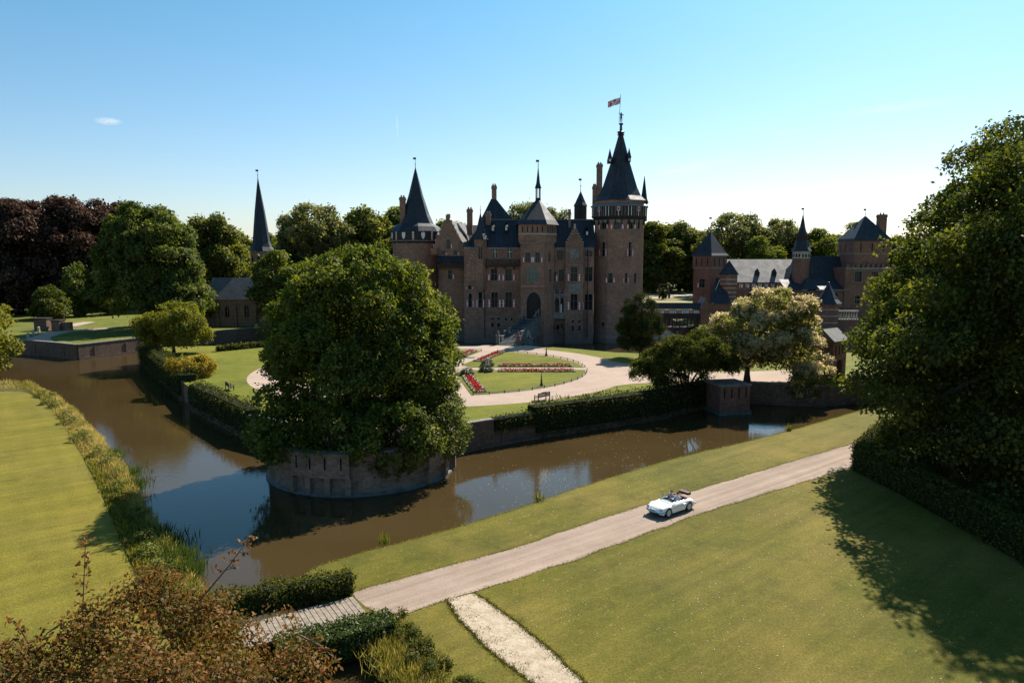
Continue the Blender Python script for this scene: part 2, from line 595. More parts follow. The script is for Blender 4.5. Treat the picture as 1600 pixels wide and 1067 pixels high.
# moat water
m, nt, out = new_mat('moat_water')
p_ = pos(nt)
r1 = noise(nt, mapv(nt, p_, (0.9, 2.6, 1), (0, 0, R(20))), 1.0, 3, 0.55)
r2 = noise(nt, mapv(nt, p_, (3.2, 7.5, 1), (0, 0, R(-15))), 1.0, 2, 0.5)
calm = noise(nt, mapv(nt, p_, (1, 1, 0)), 0.045, 3, 0.5)
sepw = N(nt, 'ShaderNodeSeparateXYZ')
nt.links.new(p_, sepw.inputs['Vector'])
far = N(nt, 'ShaderNodeMapRange')
far.inputs['From Min'].default_value = 105
far.inputs['From Max'].default_value = 140
far.inputs['To Min'].default_value = 0.0
far.inputs['To Max'].default_value = 1.0
nt.links.new(sepw.outputs['Y'], far.inputs['Value'])
hgt = mixc(nt, 0.35, r1, r2)
bmp = N(nt, 'ShaderNodeBump')
bmp.inputs['Distance'].default_value = 0.05
nt.links.new(hgt, bmp.inputs['Height'])
st = mixc(nt, far.outputs['Result'], ramp(nt, calm, [(0.42, 0.05), (0.62, 0.2)]), (1.0, 1.0, 1.0))
nt.links.new(st, bmp.inputs['Strength'])
murk = ramp(nt, noise(nt, p_, 0.08, 3), [(0.3, (0.044, 0.029, 0.0115)), (0.7, (0.056, 0.037, 0.015))])
wb = N(nt, 'ShaderNodeBsdfPrincipled')
nt.links.new(murk, wb.inputs['Base Color'])
wb.inputs['Roughness'].default_value = 0.03
wb.inputs['IOR'].default_value = 1.333
nt.links.new(bmp.outputs['Normal'], wb.inputs['Normal'])
nt.links.new(wb.outputs['BSDF'], out.inputs['Surface'])
MAT['water'] = m
b = MB()
b.face([(-400, -60, WZ), (400, -60, WZ), (400, 260, WZ), (-400, 260, WZ)])
tag(b.build('moat_water', MAT['water']), kind='structure')

# ---- foreground lawn
edge = [G(x, y, 0) for x, y in ((1345, 641), (1200, 683), (1050, 716), (900, 763), (740, 817), (620, 849), (545, 868), (495, 885), (466, 905), (474, 925), (510, 946), (560, 972), (600, 1010), (640, 1067))]
e0 = Vector((120, 150))
near_edge = [tuple(e0), (edge[0].x + 12, edge[0].y + 9)] + smooth_line(edge, 2)
near_edge = near_edge[:1] + wobble(near_edge[1:], 0.06, 1.0)
fg = near_edge + [(-1.5, 10), (0, -80), (400, -80), (400, 150)]
land('foreground_lawn', fg, 0.0, MAT['lawn'], 0.55, -1.3)

# ---- left lawn with its bank
lawn_line = [G(x, y, 0) for x, y in ((0, 612), (40, 611), (72, 630), (100, 665), (140, 735), (175, 810), (200, 875), (230, 940), (262, 1000), (300, 1067))]
bank_line = [G(x, y, -0.3) for x, y in ((0, 603), (50, 602), (95, 632), (135, 668), (180, 720), (215, 775), (232, 825), (268, 862), (292, 910), (330, 960), (372, 1010), (400, 1067))]
bank_line = wobble(smooth_line(bank_line, 2), 0.12, 0.8)
lb = [(-400, bank_line[0][1] + 3)] + bank_line + [(-7.5, 10), (-7, -80), (-400, -80)]
land('left_bank', lb, -0.1, plain('bank_soil_grass', (0.075, 0.07, 0.022), 0.95, 0.1, var=0.5, scale=2.5, b=0.3), 0.5, -1.3)
ll = [(-400, lawn_line[0].y + 1)] + smooth_line([(p.x, p.y) for p in lawn_line], 2) + [(-12, 8), (-12, -80), (-400, -80)]
lo = sheet('left_lawn', ll, 0.0, None)
tag(lo.build('left_lawn', MAT['lawn_left']), kind='structure')

# ---- road and side path
def strip_poly(a, c):
    return [(p[0], p[1]) for p in a] + [(p[0], p[1]) for p in c][::-1]
road_up = wobble([G(x, y, 0) for x, y in ((1500, 640), (1328, 694), (1100, 762), (1000, 791), (900, 823), (800, 858), (700, 884), (600, 911), (548, 927))], 0.07)
road_dn = wobble([G(x, y, 0) for x, y in ((1500, 673), (1328, 731), (1090, 803), (1000, 837), (900, 874), (800, 906), (745, 924), (690, 938), (645, 956), (617, 966), (572, 948))], 0.09)
tag(sheet('road', strip_poly(road_up, road_dn), 0.008, None).build('road', MAT['road']), kind='structure')
trk_a = wobble([G(x, y, 0) for x, y in ((742, 926), (775, 950), (820, 985), (868, 1024), (915, 1067), (975, 1125))], 0.10)
trk_b = wobble([G(x, y, 0) for x, y in ((697, 937), (718, 965), (752, 1000), (792, 1034), (828, 1067), (880, 1125))], 0.12)
m, nt, out = new_mat('worn_sand_track')
p_ = pos(nt)
f1 = noise(nt, p_, 1.2, 5, 0.75); f2 = noise(nt, p_, 11, 4, 0.8); f3 = noise(nt, p_, 4.0, 5, 0.8)
c_ = ramp(nt, f1, [(0.3, (0.28, 0.215, 0.14)), (0.65, (0.47, 0.385, 0.29))])
c_ = mixc(nt, ramp(nt, f3, [(0.58, 0.0), (0.66, 0.75)]), c_, (0.20, 0.15, 0.06))
c_ = mixc(nt, 1.0, c_, ramp(nt, f2, [(0.3, 0.7), (0.7, 1.25)]), 'MULTIPLY')
finish(m, nt, out, c_, 0.95, 0.1, bump(nt, f3, 0.5, 0.05))
MAT['track'] = m
tag(sheet('sand_track', strip_poly(trk_a, trk_b), 0.016, None).build('sand_track', MAT['track']), kind='structure')

# ---- garden island
BC = (-13.4, 62.6)            # centre of the round bastion
BR = 8.0
left_wall = [G(x, y, IZ) for x, y in ((222, 546), (286, 597), (300, 609), (392, 652))]
right_wall = [G(x, y, IZ) for x, y in ((716, 672), (735, 664), (830, 649), (1030, 622), (1115, 604), (1172, 600), (1290, 605))]
def bast(r, n=40, a0=R(150), a1=R(400)):
    return [(BC[0] + r * math.cos(a0 + (a1 - a0) * k / n), BC[1] + r * math.sin(a0 + (a1 - a0) * k / n)) for k in range(n + 1)]
isl = [(p.x, p.y) for p in left_wall] + bast(BR - 0.4) + [(p.x, p.y) for p in right_wall] + [(60, 96), (66, 118), (52, 124), (38, 120), (26, 119), (17.5, 122), (11, 127), (4, 131), (-12, 132), (-40, 133), (-62, 130)]
isl = ccw(isl)
land('garden_island', isl, IZ, MAT['lawn_garden'], 0.0, -1.6, MAT['brick_wall'])
GC = (-10.0, 103.5)
b = MB()
circ = [(GC[0] + 27 * math.cos(k * 2 * math.pi / 72), GC[1] + 27 * math.sin(k * 2 * math.pi / 72)) for k in range(72)]
b.face([(x, y, IZ + 0.012) for x, y in circ])
rp_lo = [G(x, y, IZ) for x, y in ((880, 616), (940, 606), (1000, 598), (1100, 597), (1200, 597), (1300, 596))]
rp_up = [G(x, y, IZ) for x, y in ((880, 553), (925, 556), (965, 567), (1040, 578), (1120, 581), (1200, 580), (1310, 574))]
poly = ccw(smooth_line(strip_poly(rp_lo, rp_up)[:6], 1) + smooth_line([(p.x, p.y) for p in rp_up][::-1], 1))
b.face([(x, y, IZ + 0.02) for x, y in poly])
nb = ccw([(-8, 122), (3.5, 122), (6.5, 128), (2.6, 131.6), (-4.8, 131.6), (-6, 131.4)])
b.face([(x, y, IZ + 0.028) for x, y in nb])
wpth = ccw([(-40, 118), (-18, 122), (-6, 125), (-6, 131), (-20, 128), (-44, 124)])
b.face([(x, y, IZ + 0.036) for x, y in wpth])
tag(b.build('gravel_path', MAT['gravel']), kind='structure')
# the lawns of the parterre: wedges between the radial paths
rays_ = [R(a) for a in (0, 73, 120, 180, 240, 281)]
wedges = []
for i, a0 in enumerate(rays_):
    a1 = rays_[(i + 1) % 6]
    if a1 <= a0: a1 += 2 * math.pi
    pts = []
    hw = 1.25
    r0, r1_ = 4.2, 20.6
    d0 = math.asin(hw / r1_)
    k = max(6, int((a1 - a0) / 0.06))
    for j in range(k + 1):
        a = a0 + d0 + (a1 - a0 - 2 * d0) * j / k
        pts.append((GC[0] + r1_ * math.cos(a), GC[1] + r1_ * math.sin(a)))
    d1 = math.asin(hw / r0)
    for j in range(5):
        a = a1 - d1 - (a1 - a0 - 2 * d1) * j / 4
        pts.append((GC[0] + r0 * math.cos(a), GC[1] + r0 * math.sin(a)))
    wedges.append((a0, a1))
    bb = MB()
    bb.prism(ccw(pts), IZ - 0.1, IZ + 0.07, 0)
    tag(bb.build('parterre_lawn', MAT['lawn_garden']), kind='structure')

b = MB()
b.face([(BC[0] + 7.4 * math.cos(k * math.pi / 16), BC[1] + 7.4 * math.sin(k * math.pi / 16), IZ + .05) for k in range(32)])
tag(b.build('darkened_soil', MAT['soil']), kind='structure')  # dark soil disc, added so the gaps under the crown look shaded
# ---- ground beyond the moat, with the chapel's bank and the gatehouse court
fpts = [G(420, 512, IZ), G(219, 530, IZ), G(121, 541, IZ), G(81, 537, IZ), G(32, 533, IZ)]
farp = [(p.x, p.y) for p in fpts]
farp = [(-32, 160), (-38, 150)] + farp + [(-112, 150), (-240, 150), (-5000, 150), (-5000, 8000), (5000, 8000), (5000, 140), (140, 140), (64, 150), (45, 160), (42, 172), (42, 205), (-32, 205)]
land('far_ground', farp, IZ, MAT['lawn_far'], 0.0, -1.6, MAT['brick_wall'])
b = MB()
q = [G(x, y, IZ) for x, y in ((34, 532), (110, 541), (82, 533), (78, 527), (110, 518), (180, 513.5), (182, 511.5), (110, 515), (70, 520))]
b.face([(p.x, p.y, IZ + 0.02) for p in q][::-1])
q = [G(x, y, IZ) for x, y in ((90, 509), (130, 503), (150, 503), (118, 510))]
b.face([(p.x, p.y, IZ + 0.02) for p in q][::-1])
tag(b.build('chapel_path', MAT['gravel']), kind='structure')
# dry parterre far behind the castle
b = MB()
b.face([(48, 262, IZ + 0.02), (110, 262, IZ + 0.02), (110, 345, IZ + 0.02), (30, 345, IZ + 0.02)])
tag(b.build('dry_parterre', lawn_mat('dry_parterre_grass', ((0.15, 0.13, 0.045), (0.21, 0.17, 0.06)), (0.28, 0.21, 0.09))), kind='structure')
b = MB()
def band(a, c, w, z):
    a, c = Vector(a), Vector(c)
    t = (c - a).normalized(); n_ = Vector((-t.y, t.x)) * w / 2
    b.face([(a.x - n_.x, a.y - n_.y, z), (c.x - n_.x, c.y - n_.y, z), (c.x + n_.x, c.y + n_.y, z), (a.x + n_.x, a.y + n_.y, z)])
for k, (a, c) in enumerate((((46, 278), (110, 330)), ((110, 270), (40, 338)), ((36, 304), (112, 304)), ((48, 262), (112, 262)), ((72, 262), (80, 345)), ((36, 334), (112, 334)))):
    band(a, c, 3.2, IZ + 0.03 + 0.006 * k)
tag(b.build('parterre_path', MAT['sand']), kind='structure')

# ------------------------------------------------------------------ building kit
class Frame:
    """upright plane with u along it, d outwards"""
    def __init__(s, p0, p1):
        s.p0, s.p1 = (p0[0], p0[1]), (p1[0], p1[1])
        s.L = math.hypot(p1[0] - p0[0], p1[1] - p0[1])
        s.t = ((p1[0] - p0[0]) / s.L, (p1[1] - p0[1]) / s.L)
        s.n = (s.t[1], -s.t[0])
    def pt(s, u, d, z):
        return (s.p0[0] + s.t[0] * u + s.n[0] * d, s.p0[1] + s.t[1] * u + s.n[1] * d, z)

def fbox(b, fr, u0, u1, d0, d1, z0, z1, m=0):
    q = [fr.pt(u0, d1, 0)[:2], fr.pt(u1, d1, 0)[:2], fr.pt(u1, d0, 0)[:2], fr.pt(u0, d0, 0)[:2]]
    b.prism(q, z0, z1, m)

def fpoly(b, fr, pts, d, m=0):
    b.face([fr.pt(u, d, z) for u, z in pts], m, uv=[(u, z) for u, z in pts])

def wall_holes(b, fr, z0, z1, holes, depth=0.45, m=0, u0=0.0, u1=None):
    u1 = fr.L if u1 is None else u1
    us = sorted({u0, u1} | {min(max(h[k], u0), u1) for h in holes for k in (0, 1)})
    zs = sorted({z0, z1} | {min(max(h[k], z0), z1) for h in holes for k in (2, 3)})
    def inside(u, z):
        return any(h[0] < u < h[1] and h[2] < z < h[3] for h in holes)
    for i in range(len(us) - 1):
        j = 0
        while j < len(zs) - 1:
            if inside((us[i] + us[i + 1]) / 2, (zs[j] + zs[j + 1]) / 2):
                j += 1
                continue
            k = j
            while k + 1 < len(zs) - 1 and not inside((us[i] + us[i + 1]) / 2, (zs[k + 1] + zs[k + 2]) / 2):
                k += 1
            fpoly(b, fr, [(us[i], zs[j]), (us[i + 1], zs[j]), (us[i + 1], zs[k + 1]), (us[i], zs[k + 1])], 0, m)
            j = k + 1
    for (a, c, e, g) in holes:
        D = -depth
        b.face([fr.pt(a, 0, e), fr.pt(a, D, e), fr.pt(a, D, g), fr.pt(a, 0, g)][::-1], m)
        b.face([fr.pt(c, 0, e), fr.pt(c, D, e), fr.pt(c, D, g), fr.pt(c, 0, g)], m)
        b.face([fr.pt(a, 0, e), fr.pt(c, 0, e), fr.pt(c, D, e), fr.pt(a, D, e)], m)
        b.face([fr.pt(a, 0, g), fr.pt(a, D, g), fr.pt(c, D, g), fr.pt(c, 0, g)], m)

def make_shutter(fr, u0, u1, z0, z1, parent):
    s = MB()
    fbox(s, fr, u0, u1, 0.01, 0.07, z0, z1, 0)
    w, h = u1 - u0, z1 - z0
    uc = (u0 + u1) / 2
    n = 2
    for k in range(n):               # white hourglasses on the red board
        a, c = z0 + h * (0.06 + 0.9 * k / n), z0 + h * (0.06 + 0.9 * (k + 1) / n)
        mid = (a + c) / 2
        fpoly(s, fr, [(u0 + 0.14 * w, a), (u1 - 0.14 * w, a), (uc + 0.12 * w, mid), (u1 - 0.14 * w, c - 0.02), (u0 + 0.14 * w, c - 0.02), (uc - 0.12 * w, mid)], 0.078, 1)
    s.build('shutter', [MAT['red_paint'], MAT['white_paint']], parent)

def add_window(fr, u0, u1, z0, z1, parent, sh='', style='cross', depth=0.45, glass='glass', sw=None):
    f = MB()
    e = 0.10
    # pale surround, sill and mullions
    fbox(f, fr, u0 - e, u0, -0.05, 0.03, z0, z1)
    fbox(f, fr, u1, u1 + e, -0.05, 0.03, z0, z1)
    fbox(f, fr, u0 - e, u1 + e, -0.05, 0.035, z1, z1 + 0.16)
    fbox(f, fr, u0 - e - 0.05, u1 + e + 0.05, -0.05, 0.12, z0 - 0.14, z0)
    uc, w, h = (u0 + u1) / 2, u1 - u0, z1 - z0
    t = 0.055
    D0, D1 = -depth + 0.05, -depth + 0.16
    if style in ('cross', 'white'):
        fbox(f, fr, uc - t, uc + t, D0, D1, z0, z1, 1)
        fbox(f, fr, u0, uc - t, D0, D1, z0 + h * 0.58 - t, z0 + h * 0.58 + t, 1)
        fbox(f, fr, uc + t, u1, D0, D1, z0 + h * 0.58 - t, z0 + h * 0.58 + t, 1)
    elif style == 'bar':
        fbox(f, fr, u0, u1, D0, D1, z0 + h * 0.55 - t, z0 + h * 0.55 + t, 1)
    elif style == 'grid':
        for k in (1, 2):
            fbox(f, fr, u0 + w * k / 3 - t, u0 + w * k / 3 + t, D0, D1, z0, z1, 1)
        for k in (1, 2, 3):
            for q in range(3):
                fbox(f, fr, u0 + w * q / 3 + t, u0 + w * (q + 1) / 3 - t, D0, D1, z0 + h * k / 4 - t, z0 + h * k / 4 + t, 1)
    o = f.build('window', [MAT['stone_dark'], MAT['white_paint'] if style == 'white' else MAT['frame_paint']], parent)
    g = MB()
    fpoly(g, fr, [(u0, z0), (u1, z0), (u1, z1), (u0, z1)], -depth + 0.02)
    g.build('pane', MAT[glass], o)
    sw = sw or min(0.62, w * 0.5)
    if 'L' in sh: make_shutter(fr, u0 - e - 0.04 - sw, u0 - e - 0.04, z0, z0 + h * 0.52, o)
    if 'R' in sh: make_shutter(fr, u1 + e + 0.04, u1 + e + 0.04 + sw, z0, z0 + h * 0.52, o)
    return o

def facade(b, fr, z0, z1, wins, parent, depth=0.45, m=0, extra=()):
    """wins: (x0, x1, y0, y1, shutters, style, glass) read off the survey columns and rows"""
    holes = list(extra)
    for w in wins:
        a, zt = onplane(w[0], w[2], fr.p0, fr.p1)
        c, zb = onplane(w[1], w[3], fr.p0, fr.p1)
        a, c = max(a, 0.12), min(c, fr.L - 0.12)
        if c - a < 0.15: continue
        holes.append((a, c, zb, zt))
        add_window(fr, a, c, zb, zt, parent, w[4] if len(w) > 4 else '', w[5] if len(w) > 5 else 'cross', depth, w[6] if len(w) > 6 else 'glass')
    wall_holes(b, fr, z0, z1, holes, depth, m)

def Zr(py, Y): return P(800, py, Y).z
def Xc(px, Y, py=420): return P(px, py, Y).x

def finial(parent, c, z0, z1, vane=True, name='finial'):
    f = MB()
    f.lathe(c, [(0.10, z0), (0.05, z0 + (z1 - z0) * 0.45), (0.04, z1)], 6, 0, 0, False, True)
    f.lathe(c, [(0.02, z0 + (z1 - z0) * 0.40), (0.2, z0 + (z1 - z0) * 0.46), (0.02, z0 + (z1 - z0) * 0.52)], 8)
    if vane:
        f.box(c[0] - 0.5, c[0] + 0.18, c[1] - 0.02, c[1] + 0.02, z1 - 0.5, z1 - 0.05)
    f.build(name, MAT['iron'], parent)

def chimney(parent, px0, px1, py0, py1, Y, d=1.2, mat='brick_castle'):
    x0, x1 = Xc(px0, Y, py0), Xc(px1, Y, py0)
    z1, z0 = Zr(py0, Y), Zr(py1, Y)
    c = MB()
    c.box(x0 + 0.06, x1 - 0.06, Y, Y + d, z0 - 3.0, z1 - 0.7)
    c.box(x0 - 0.05, x1 + 0.05, Y - 0.1, Y + d + 0.1, z1 - 0.7, z1 - 0.25)
    c.box(x0 + 0.04, x1 - 0.04, Y - 0.02, Y + d + 0.02, z1 - 0.25, z1)
    w = x1 - x0
    o = c.build('chimney', MAT[mat], parent)
    k = MB()
    for i in range(2):
        k.lathe((x0 + w * (0.3 + 0.4 * i), Y + d / 2), [(0.2, z1), (0.16, z1 + 0.45)], 8, 0, 0, False, True)
    k.build('chimney_pot', MAT['stone_dark'], o)
    return o

def step_gable(b, fr, u0, u1, z0, z1, n, th=0.5, m=0, mc=1):
    """crow stepped gable wall with pale cap stones"""
    h = (z1 - z0) / (n + 0.5)
    w = (u1 - u0) / 2
    for k in range(n + 1):
        a = u0 + w * k / (n + 0.9)
        c = u1 - w * k / (n + 0.9)
        za, zb = z0 + h * k, z0 + h * (k + 1)
        fbox(b, fr, a, c, -th, 0, za, zb, m)
        a2 = u0 + w * (k + 1) / (n + 0.9) if k < n else (u0 + u1) / 2
        c2 = u1 - w * (k + 1) / (n + 0.9) if k < n else (u0 + u1) / 2
        fbox(b, fr, a - 0.06, a2 - 0.01, -th - 0.06, 0.06, zb + 0.003, zb + 0.14, mc)
        fbox(b, fr, c2 + 0.01, c + 0.06, -th - 0.06, 0.06, zb + 0.003, zb + 0.14, mc)

def slots(b, fr, u0, u1, n, z0, z1, w=0.22, d=0.03, m=0):
    for k in range(n):
        u = u0 + (u1 - u0) * (k + 0.5) / n
        fbox(b, fr, u - w / 2, u + w / 2, 0.004, d, z0, z1, m)

# ------------------------------------------------------------------ the castle
castle = empty('castle', (Xc(800, 156), 160, WZ), 'huge brown brick castle with dark slate towers and red white shutters behind the garden', 'castle')
BM = [MAT['brick_castle'], MAT['stone'], MAT['stone_dark']]
FY = 156.0
ZE = Zr(386, FY)
xl, xr = Xc(725, FY), Xc(928, FY)
# front wall, left of the central tower
W = MB()
frL = Frame((xl, FY), (Xc(814, FY), FY))
facade(W, frL, -1.4, ZE, [
    (767.7, 777.8, 456.7, 480.3, 'LR'), (789.6, 799.8, 456.7, 480.3, 'LR'), (747.6, 753.3, 456.7, 480.3, 'LR', 'bar'), (732.2, 737.2, 459, 480, 'LR', 'bar'),
    (767.2, 776.9, 420.2, 438.3, 'LR'), (789.6, 799.6, 420.2, 438.6, 'LR'), (731, 736.3, 429, 439, 'LR', 'white'), (731.4, 736.2, 445.5, 451.8, 'LR', 'bar'),
    (769.9, 776.8, 387, 402.5, '', 'white'), (792.8, 799.7, 387, 402.5, '', 'white'),
    (767.3, 771.8, 496, 500.2, '', 'none'), (776.8, 781.2, 496, 500.2, '', 'none'), (767.3, 771.8, 504.4, 511, '', 'none'), (776.8, 781.2, 504.4, 511, '', 'none'),
    (788.8, 792, 496.5, 501, '', 'none'), (798, 801, 496.5, 501, '', 'none')], castle)
frR = Frame((Xc(864, FY), FY), (xr, FY))
facade(W, frR, -1.4, ZE, [
    (873, 880.8, 421, 439.5, 'LR'), (870, 880.2, 391.5, 406.3, '', 'cross'), (914, 925.4, 417.2, 439.5, 'L'), (914, 925.4, 459.7, 484.4, 'L'),
    (866, 869.5, 424, 440, '', 'bar'), (913.6, 918.6, 392.2, 400.8, '', 'bar'), (920.6, 925.5, 392.2, 400.8, '', 'bar'), (876, 880, 505, 513, '', 'none')], castle)
BY = 186.0
W.face([(xr, FY, -1.4), (xr, BY, -1.4), (xr, BY, ZE), (xr, FY, ZE)])
W.face([(xr, BY, -1.4), (xl - 6, BY, -1.4), (xl - 6, BY, ZE), (xr, BY, ZE)])
W.face([(xl - 6, BY, -1.4), (xl - 6, FY + 3, -1.4), (xl - 6, FY + 3, ZE), (xl - 6, BY, ZE)])
# stepped plinth and string courses
for fr in (frL, frR):
    fbox(W, fr, 0, fr.L, 0.003, 0.35, -1.4, 0.5, 0)
    fbox(W, fr, 0, fr.L, 0.003, 0.10, Zr(488, FY), Zr(486.6, FY), 0)
    fbox(W, fr, 0, fr.L, 0.003, 0.2, ZE - 0.45, ZE - 0.05, 2)
W.build('wall', BM, castle)

# main roofs
Rf = MB()
YR, ZR = 161.0, Zr(343.8, 161.0)
Rf.gable([(xl + 1.5, FY - 0.35, ZE - 0.1), (xr + 0.3, FY - 0.35, ZE - 0.1), (xr + 0.3, 166.4, ZE - 0.1), (xl + 1.5, 166.4, ZE - 0.1)],
         (xl + 5.0, YR, ZR), (xr + 0.3, YR, ZR))
Rf.box(xl + 4.8, xr + 0.2, YR - 0.12, YR + 0.12, ZR - 0.05, ZR + 0.16, 1)
Rf.gable([(xl - 4, 166.5, ZE), (xr, 166.5, ZE), (xr, BY + 0.3, ZE), (xl - 4, BY + 0.3, ZE)], (xl - 1, 173.5, ZR - 0.6), (xr - 1, 173.5, ZR - 0.6))
roof = Rf.build('roof', [MAT['slate'], MAT['lead']], castle)
for px, py in ((770, 355.5), (791, 355), (917, 362)):
    Y = 158.2
    c = P(px, py, Y)
    d = MB()
    d.box(c.x - 0.36, c.x + 0.36, Y - 0.4, Y + 1.6, c.z - 0.9, c.z + 0.1, 0)
    d.gable([(c.x - 0.48, Y - 0.55, c.z + 0.1), (c.x - 0.48, Y + 1.8, c.z + 0.1), (c.x + 0.48, Y + 1.8, c.z + 0.1), (c.x + 0.48, Y - 0.55, c.z + 0.1)][::-1],
            (c.x, Y + 1.8, c.z + 1.15), (c.x, Y - 0.55, c.z + 1.15), 1, 0)
    d.box(c.x - 0.2, c.x + 0.2, Y - 0.43, Y - 0.405, c.z - 0.7, c.z - 0.02, 2)
    d.build('roof_dormer', [MAT['timber'], MAT['slate'], MAT['white_paint']], roof)

# hipped pyramid with a chimney on its top, behind the left half
Pm = MB()
Yp = 166.0
x0, x1, ze = Xc(750, Yp), Xc(803, Yp), Zr(346, Yp)
cx_, cz_ = Xc(771.6, Yp + 4), Zr(311, Yp + 4)
cr = [(x0, Yp, ze), (x1, Yp, ze), (x1, Yp + 8, ze), (x0, Yp + 8, ze)]
tp = [(cx_ - .55, Yp + 3.5, cz_), (cx_ + .55, Yp + 3.5, cz_), (cx_ + .55, Yp + 4.5, cz_), (cx_ - .55, Yp + 4.5, cz_)]
Pm.ring(cr, tp); Pm.face(tp)
Pm.box(x0 + .5, x1 - .5, Yp + .5, Yp + 7.5, ZE - 1, ze - 0.02)
Pm.build('roof', MAT['slate'], castle)
chimney(castle, 767.8, 776.2, 290, 312, Yp + 3.4)
chimney(castle, 758.5, 767, 333, 360, 160)
chimney(castle, 729, 738.5, 326.5, 347, 168)
chimney(castle, 888, 892.4, 330, 366, 159.5, 1.0)
chimney(castle, 933, 942, 256, 306, 168, 1.6)
chimney(castle, 926.5, 932.6, 290, 320, 168, 1.6)

# balcony in front of the upper windows
Bl = MB()
u0, zt = onplane(759, 405.3, frL.p0, frL.p1); u1, zb = onplane(812, 414.8, frL.p0, frL.p1)
u1 = frL.L - 0.02
fbox(Bl, frL, u0, u1, 0.003, 0.95, zb - 0.2, zb + 0.05, 0)
fbox(Bl, frL, u0, u1, 0.82, 0.95, zt - 0.12, zt, 0)
k = 0
while u0 + 0.28 * k < u1 - 0.1:
    fbox(Bl, frL, u0 + 0.28 * k, u0 + 0.28 * k + 0.1, 0.84, 0.93, zb + 0.05, zt - 0.12, 0)
    if k % 7 == 0:
        fbox(Bl, frL, u0 + 0.28 * k, u0 + 0.28 * k + 0.3, 0.003, 0.6, zb - 0.75, zb - 0.2, 0)
    k += 1
Bl.build('balcony', MAT['timber'], castle)

# little stair turret with a needle roof
Tc, TY = Xc(751, FY), FY + 0.3
T = MB()
zt = Zr(374, FY)
rt = (Xc(760.5, FY) - Xc(741.5, FY)) / 2
T.lathe((Tc, TY), [(rt * .55, Zr(456, FY)), (rt, Zr(446, FY)), (rt, Zr(412, FY)), (rt * 1.08, Zr(411, FY)), (rt * 1.08, zt)], 8, R(22.5), 0, True, True)
tw = T.build('turret', BM, castle)
frT = Frame((Tc - rt * .414, TY - rt * .924 * 1.08 - 0.01), (Tc + rt * .414, TY - rt * .924 * 1.08 - 0.01))
s = MB()
for k in (0.28, 0.72):
    u = frT.L * k
    fpoly(s, frT, [(u - .2, zt - 4.2), (u + .2, zt - 4.2), (u + .2, zt - 1.8), (u, zt - 1.4), (u - .2, zt - 1.8)], 0.0)
s.build('window', MAT['glass'], tw)
T = MB()
T.lathe((Tc, TY), [(rt * 1.4, zt - 0.05), (rt * .85, zt + 1.2), (rt * .35, zt + 4.0), (0.05, Zr(333, FY))], 8, R(22.5), 0, True, True)
T.build('turret_roof', MAT['slate'], tw)
finial(tw, (Tc, TY), Zr(334, FY), Zr(321, FY), False)
add_window(Frame((Tc - 0.5, FY - 0.03), (Tc + 0.5, FY - 0.03)), 0.05, 0.95, Zr(440.4, FY), Zr(424, FY), castle, 'LR', 'bar', 0.02)

# crow stepped lean-to between turret and left wing
L = MB()
x0 = Xc(723.5, FY)
for k in range(6):
    xa, xb = Xc(727.5 + 2.4 * k, FY), Xc(727.5 + 2.4 * (k + 1), FY)
    L.box(xa, xb - 0.002, FY - 0.25, FY + 0.35, Zr(440, FY), Zr(420 - 5.2 * k, FY), 0)
    L.box(xa - 0.05, xb - 0.01, FY - 0.3, FY + 0.4, Zr(420 - 5.2 * k, FY) + 0.002, Zr(420 - 5.2 * k, FY) + 0.15, 1)
L.build('stepped_parapet', BM, castle)
L = MB()
L.face([(Xc(722, 158), 157.2, Zr(422, 157)), (Xc(741, 158), 157.2, Zr(378, 157)), (Xc(745, 164), 166, Zr(372, 166)), (Xc(727, 164), 166, Zr(420, 166))])
L.face([(Xc(722, 158), 157.2, Zr(422, 157)), (Xc(741, 158), 157.2, Zr(422, 157)), (Xc(741, 158), 157.2, Zr(378, 157))])
L.build('roof', MAT['slate'], castle)

# left wing with the crow stepped gable
WY = 160.0
Wg = MB()
frW = Frame((Xc(684, WY), WY), (Xc(726.5, WY), WY))
zw = Zr(398, WY)
facade(Wg, frW, -1.4, zw, [(700, 706, 422, 436, 'R', 'cross')], castle)
Wg.face([(frW.p1[0], WY, -1.4), (frW.p1[0], 176, -1.4), (frW.p1[0], 176, zw), (frW.p1[0], WY, zw)])
Wg.face([(frW.p0[0], 176, -1.4), (frW.p0[0], WY, -1.4), (frW.p0[0], WY, zw), (frW.p0[0], 176, zw)])
ug0, _ = onplane(691.5, 390, frW.p0, frW.p1); ug1, _ = onplane(727, 390, frW.p0, frW.p1)
um = (ug0 + ug1) / 2
uh0, zh0 = onplane(697.8, 389, frW.p0, frW.p1); uh1, zh1 = onplane(704, 373, frW.p0, frW.p1)
step_gable(Wg, frW, ug0 - 2.6, ug1, zw, Zr(341, WY), 7, 0.5)
fbox(Wg, frW, um - 1.55, um - 0.75, -0.5, 0.02, Zr(341, WY), Zr(334.5, WY), 0)
Wg.build('gable_wing', BM, castle)
add_window(Frame((frW.p0[0], WY - 0.02), (frW.p1[0], WY - 0.02)), uh0, uh1 - 0.1, Zr(389, WY), Zr(374, WY), castle, 'R', 'bar', 0.02)
for px in (689.5, 708.5):
    u, _ = onplane(px, 395, frW.p0, frW.p1)
    add_window(Frame((frW.p0[0], WY - 0.02), (frW.p1[0], WY - 0.02)), u, u + 0.8, Zr(398.5, WY), Zr(391.5, WY), castle, 'R', 'none', 0.02)
Lr = MB()
xa, xb, xm = Xc(689, WY), Xc(728, WY), frW.p0[0] + um - 0.6
ys, ye = WY + 0.5, 186.0
ze = Zr(390, WY)
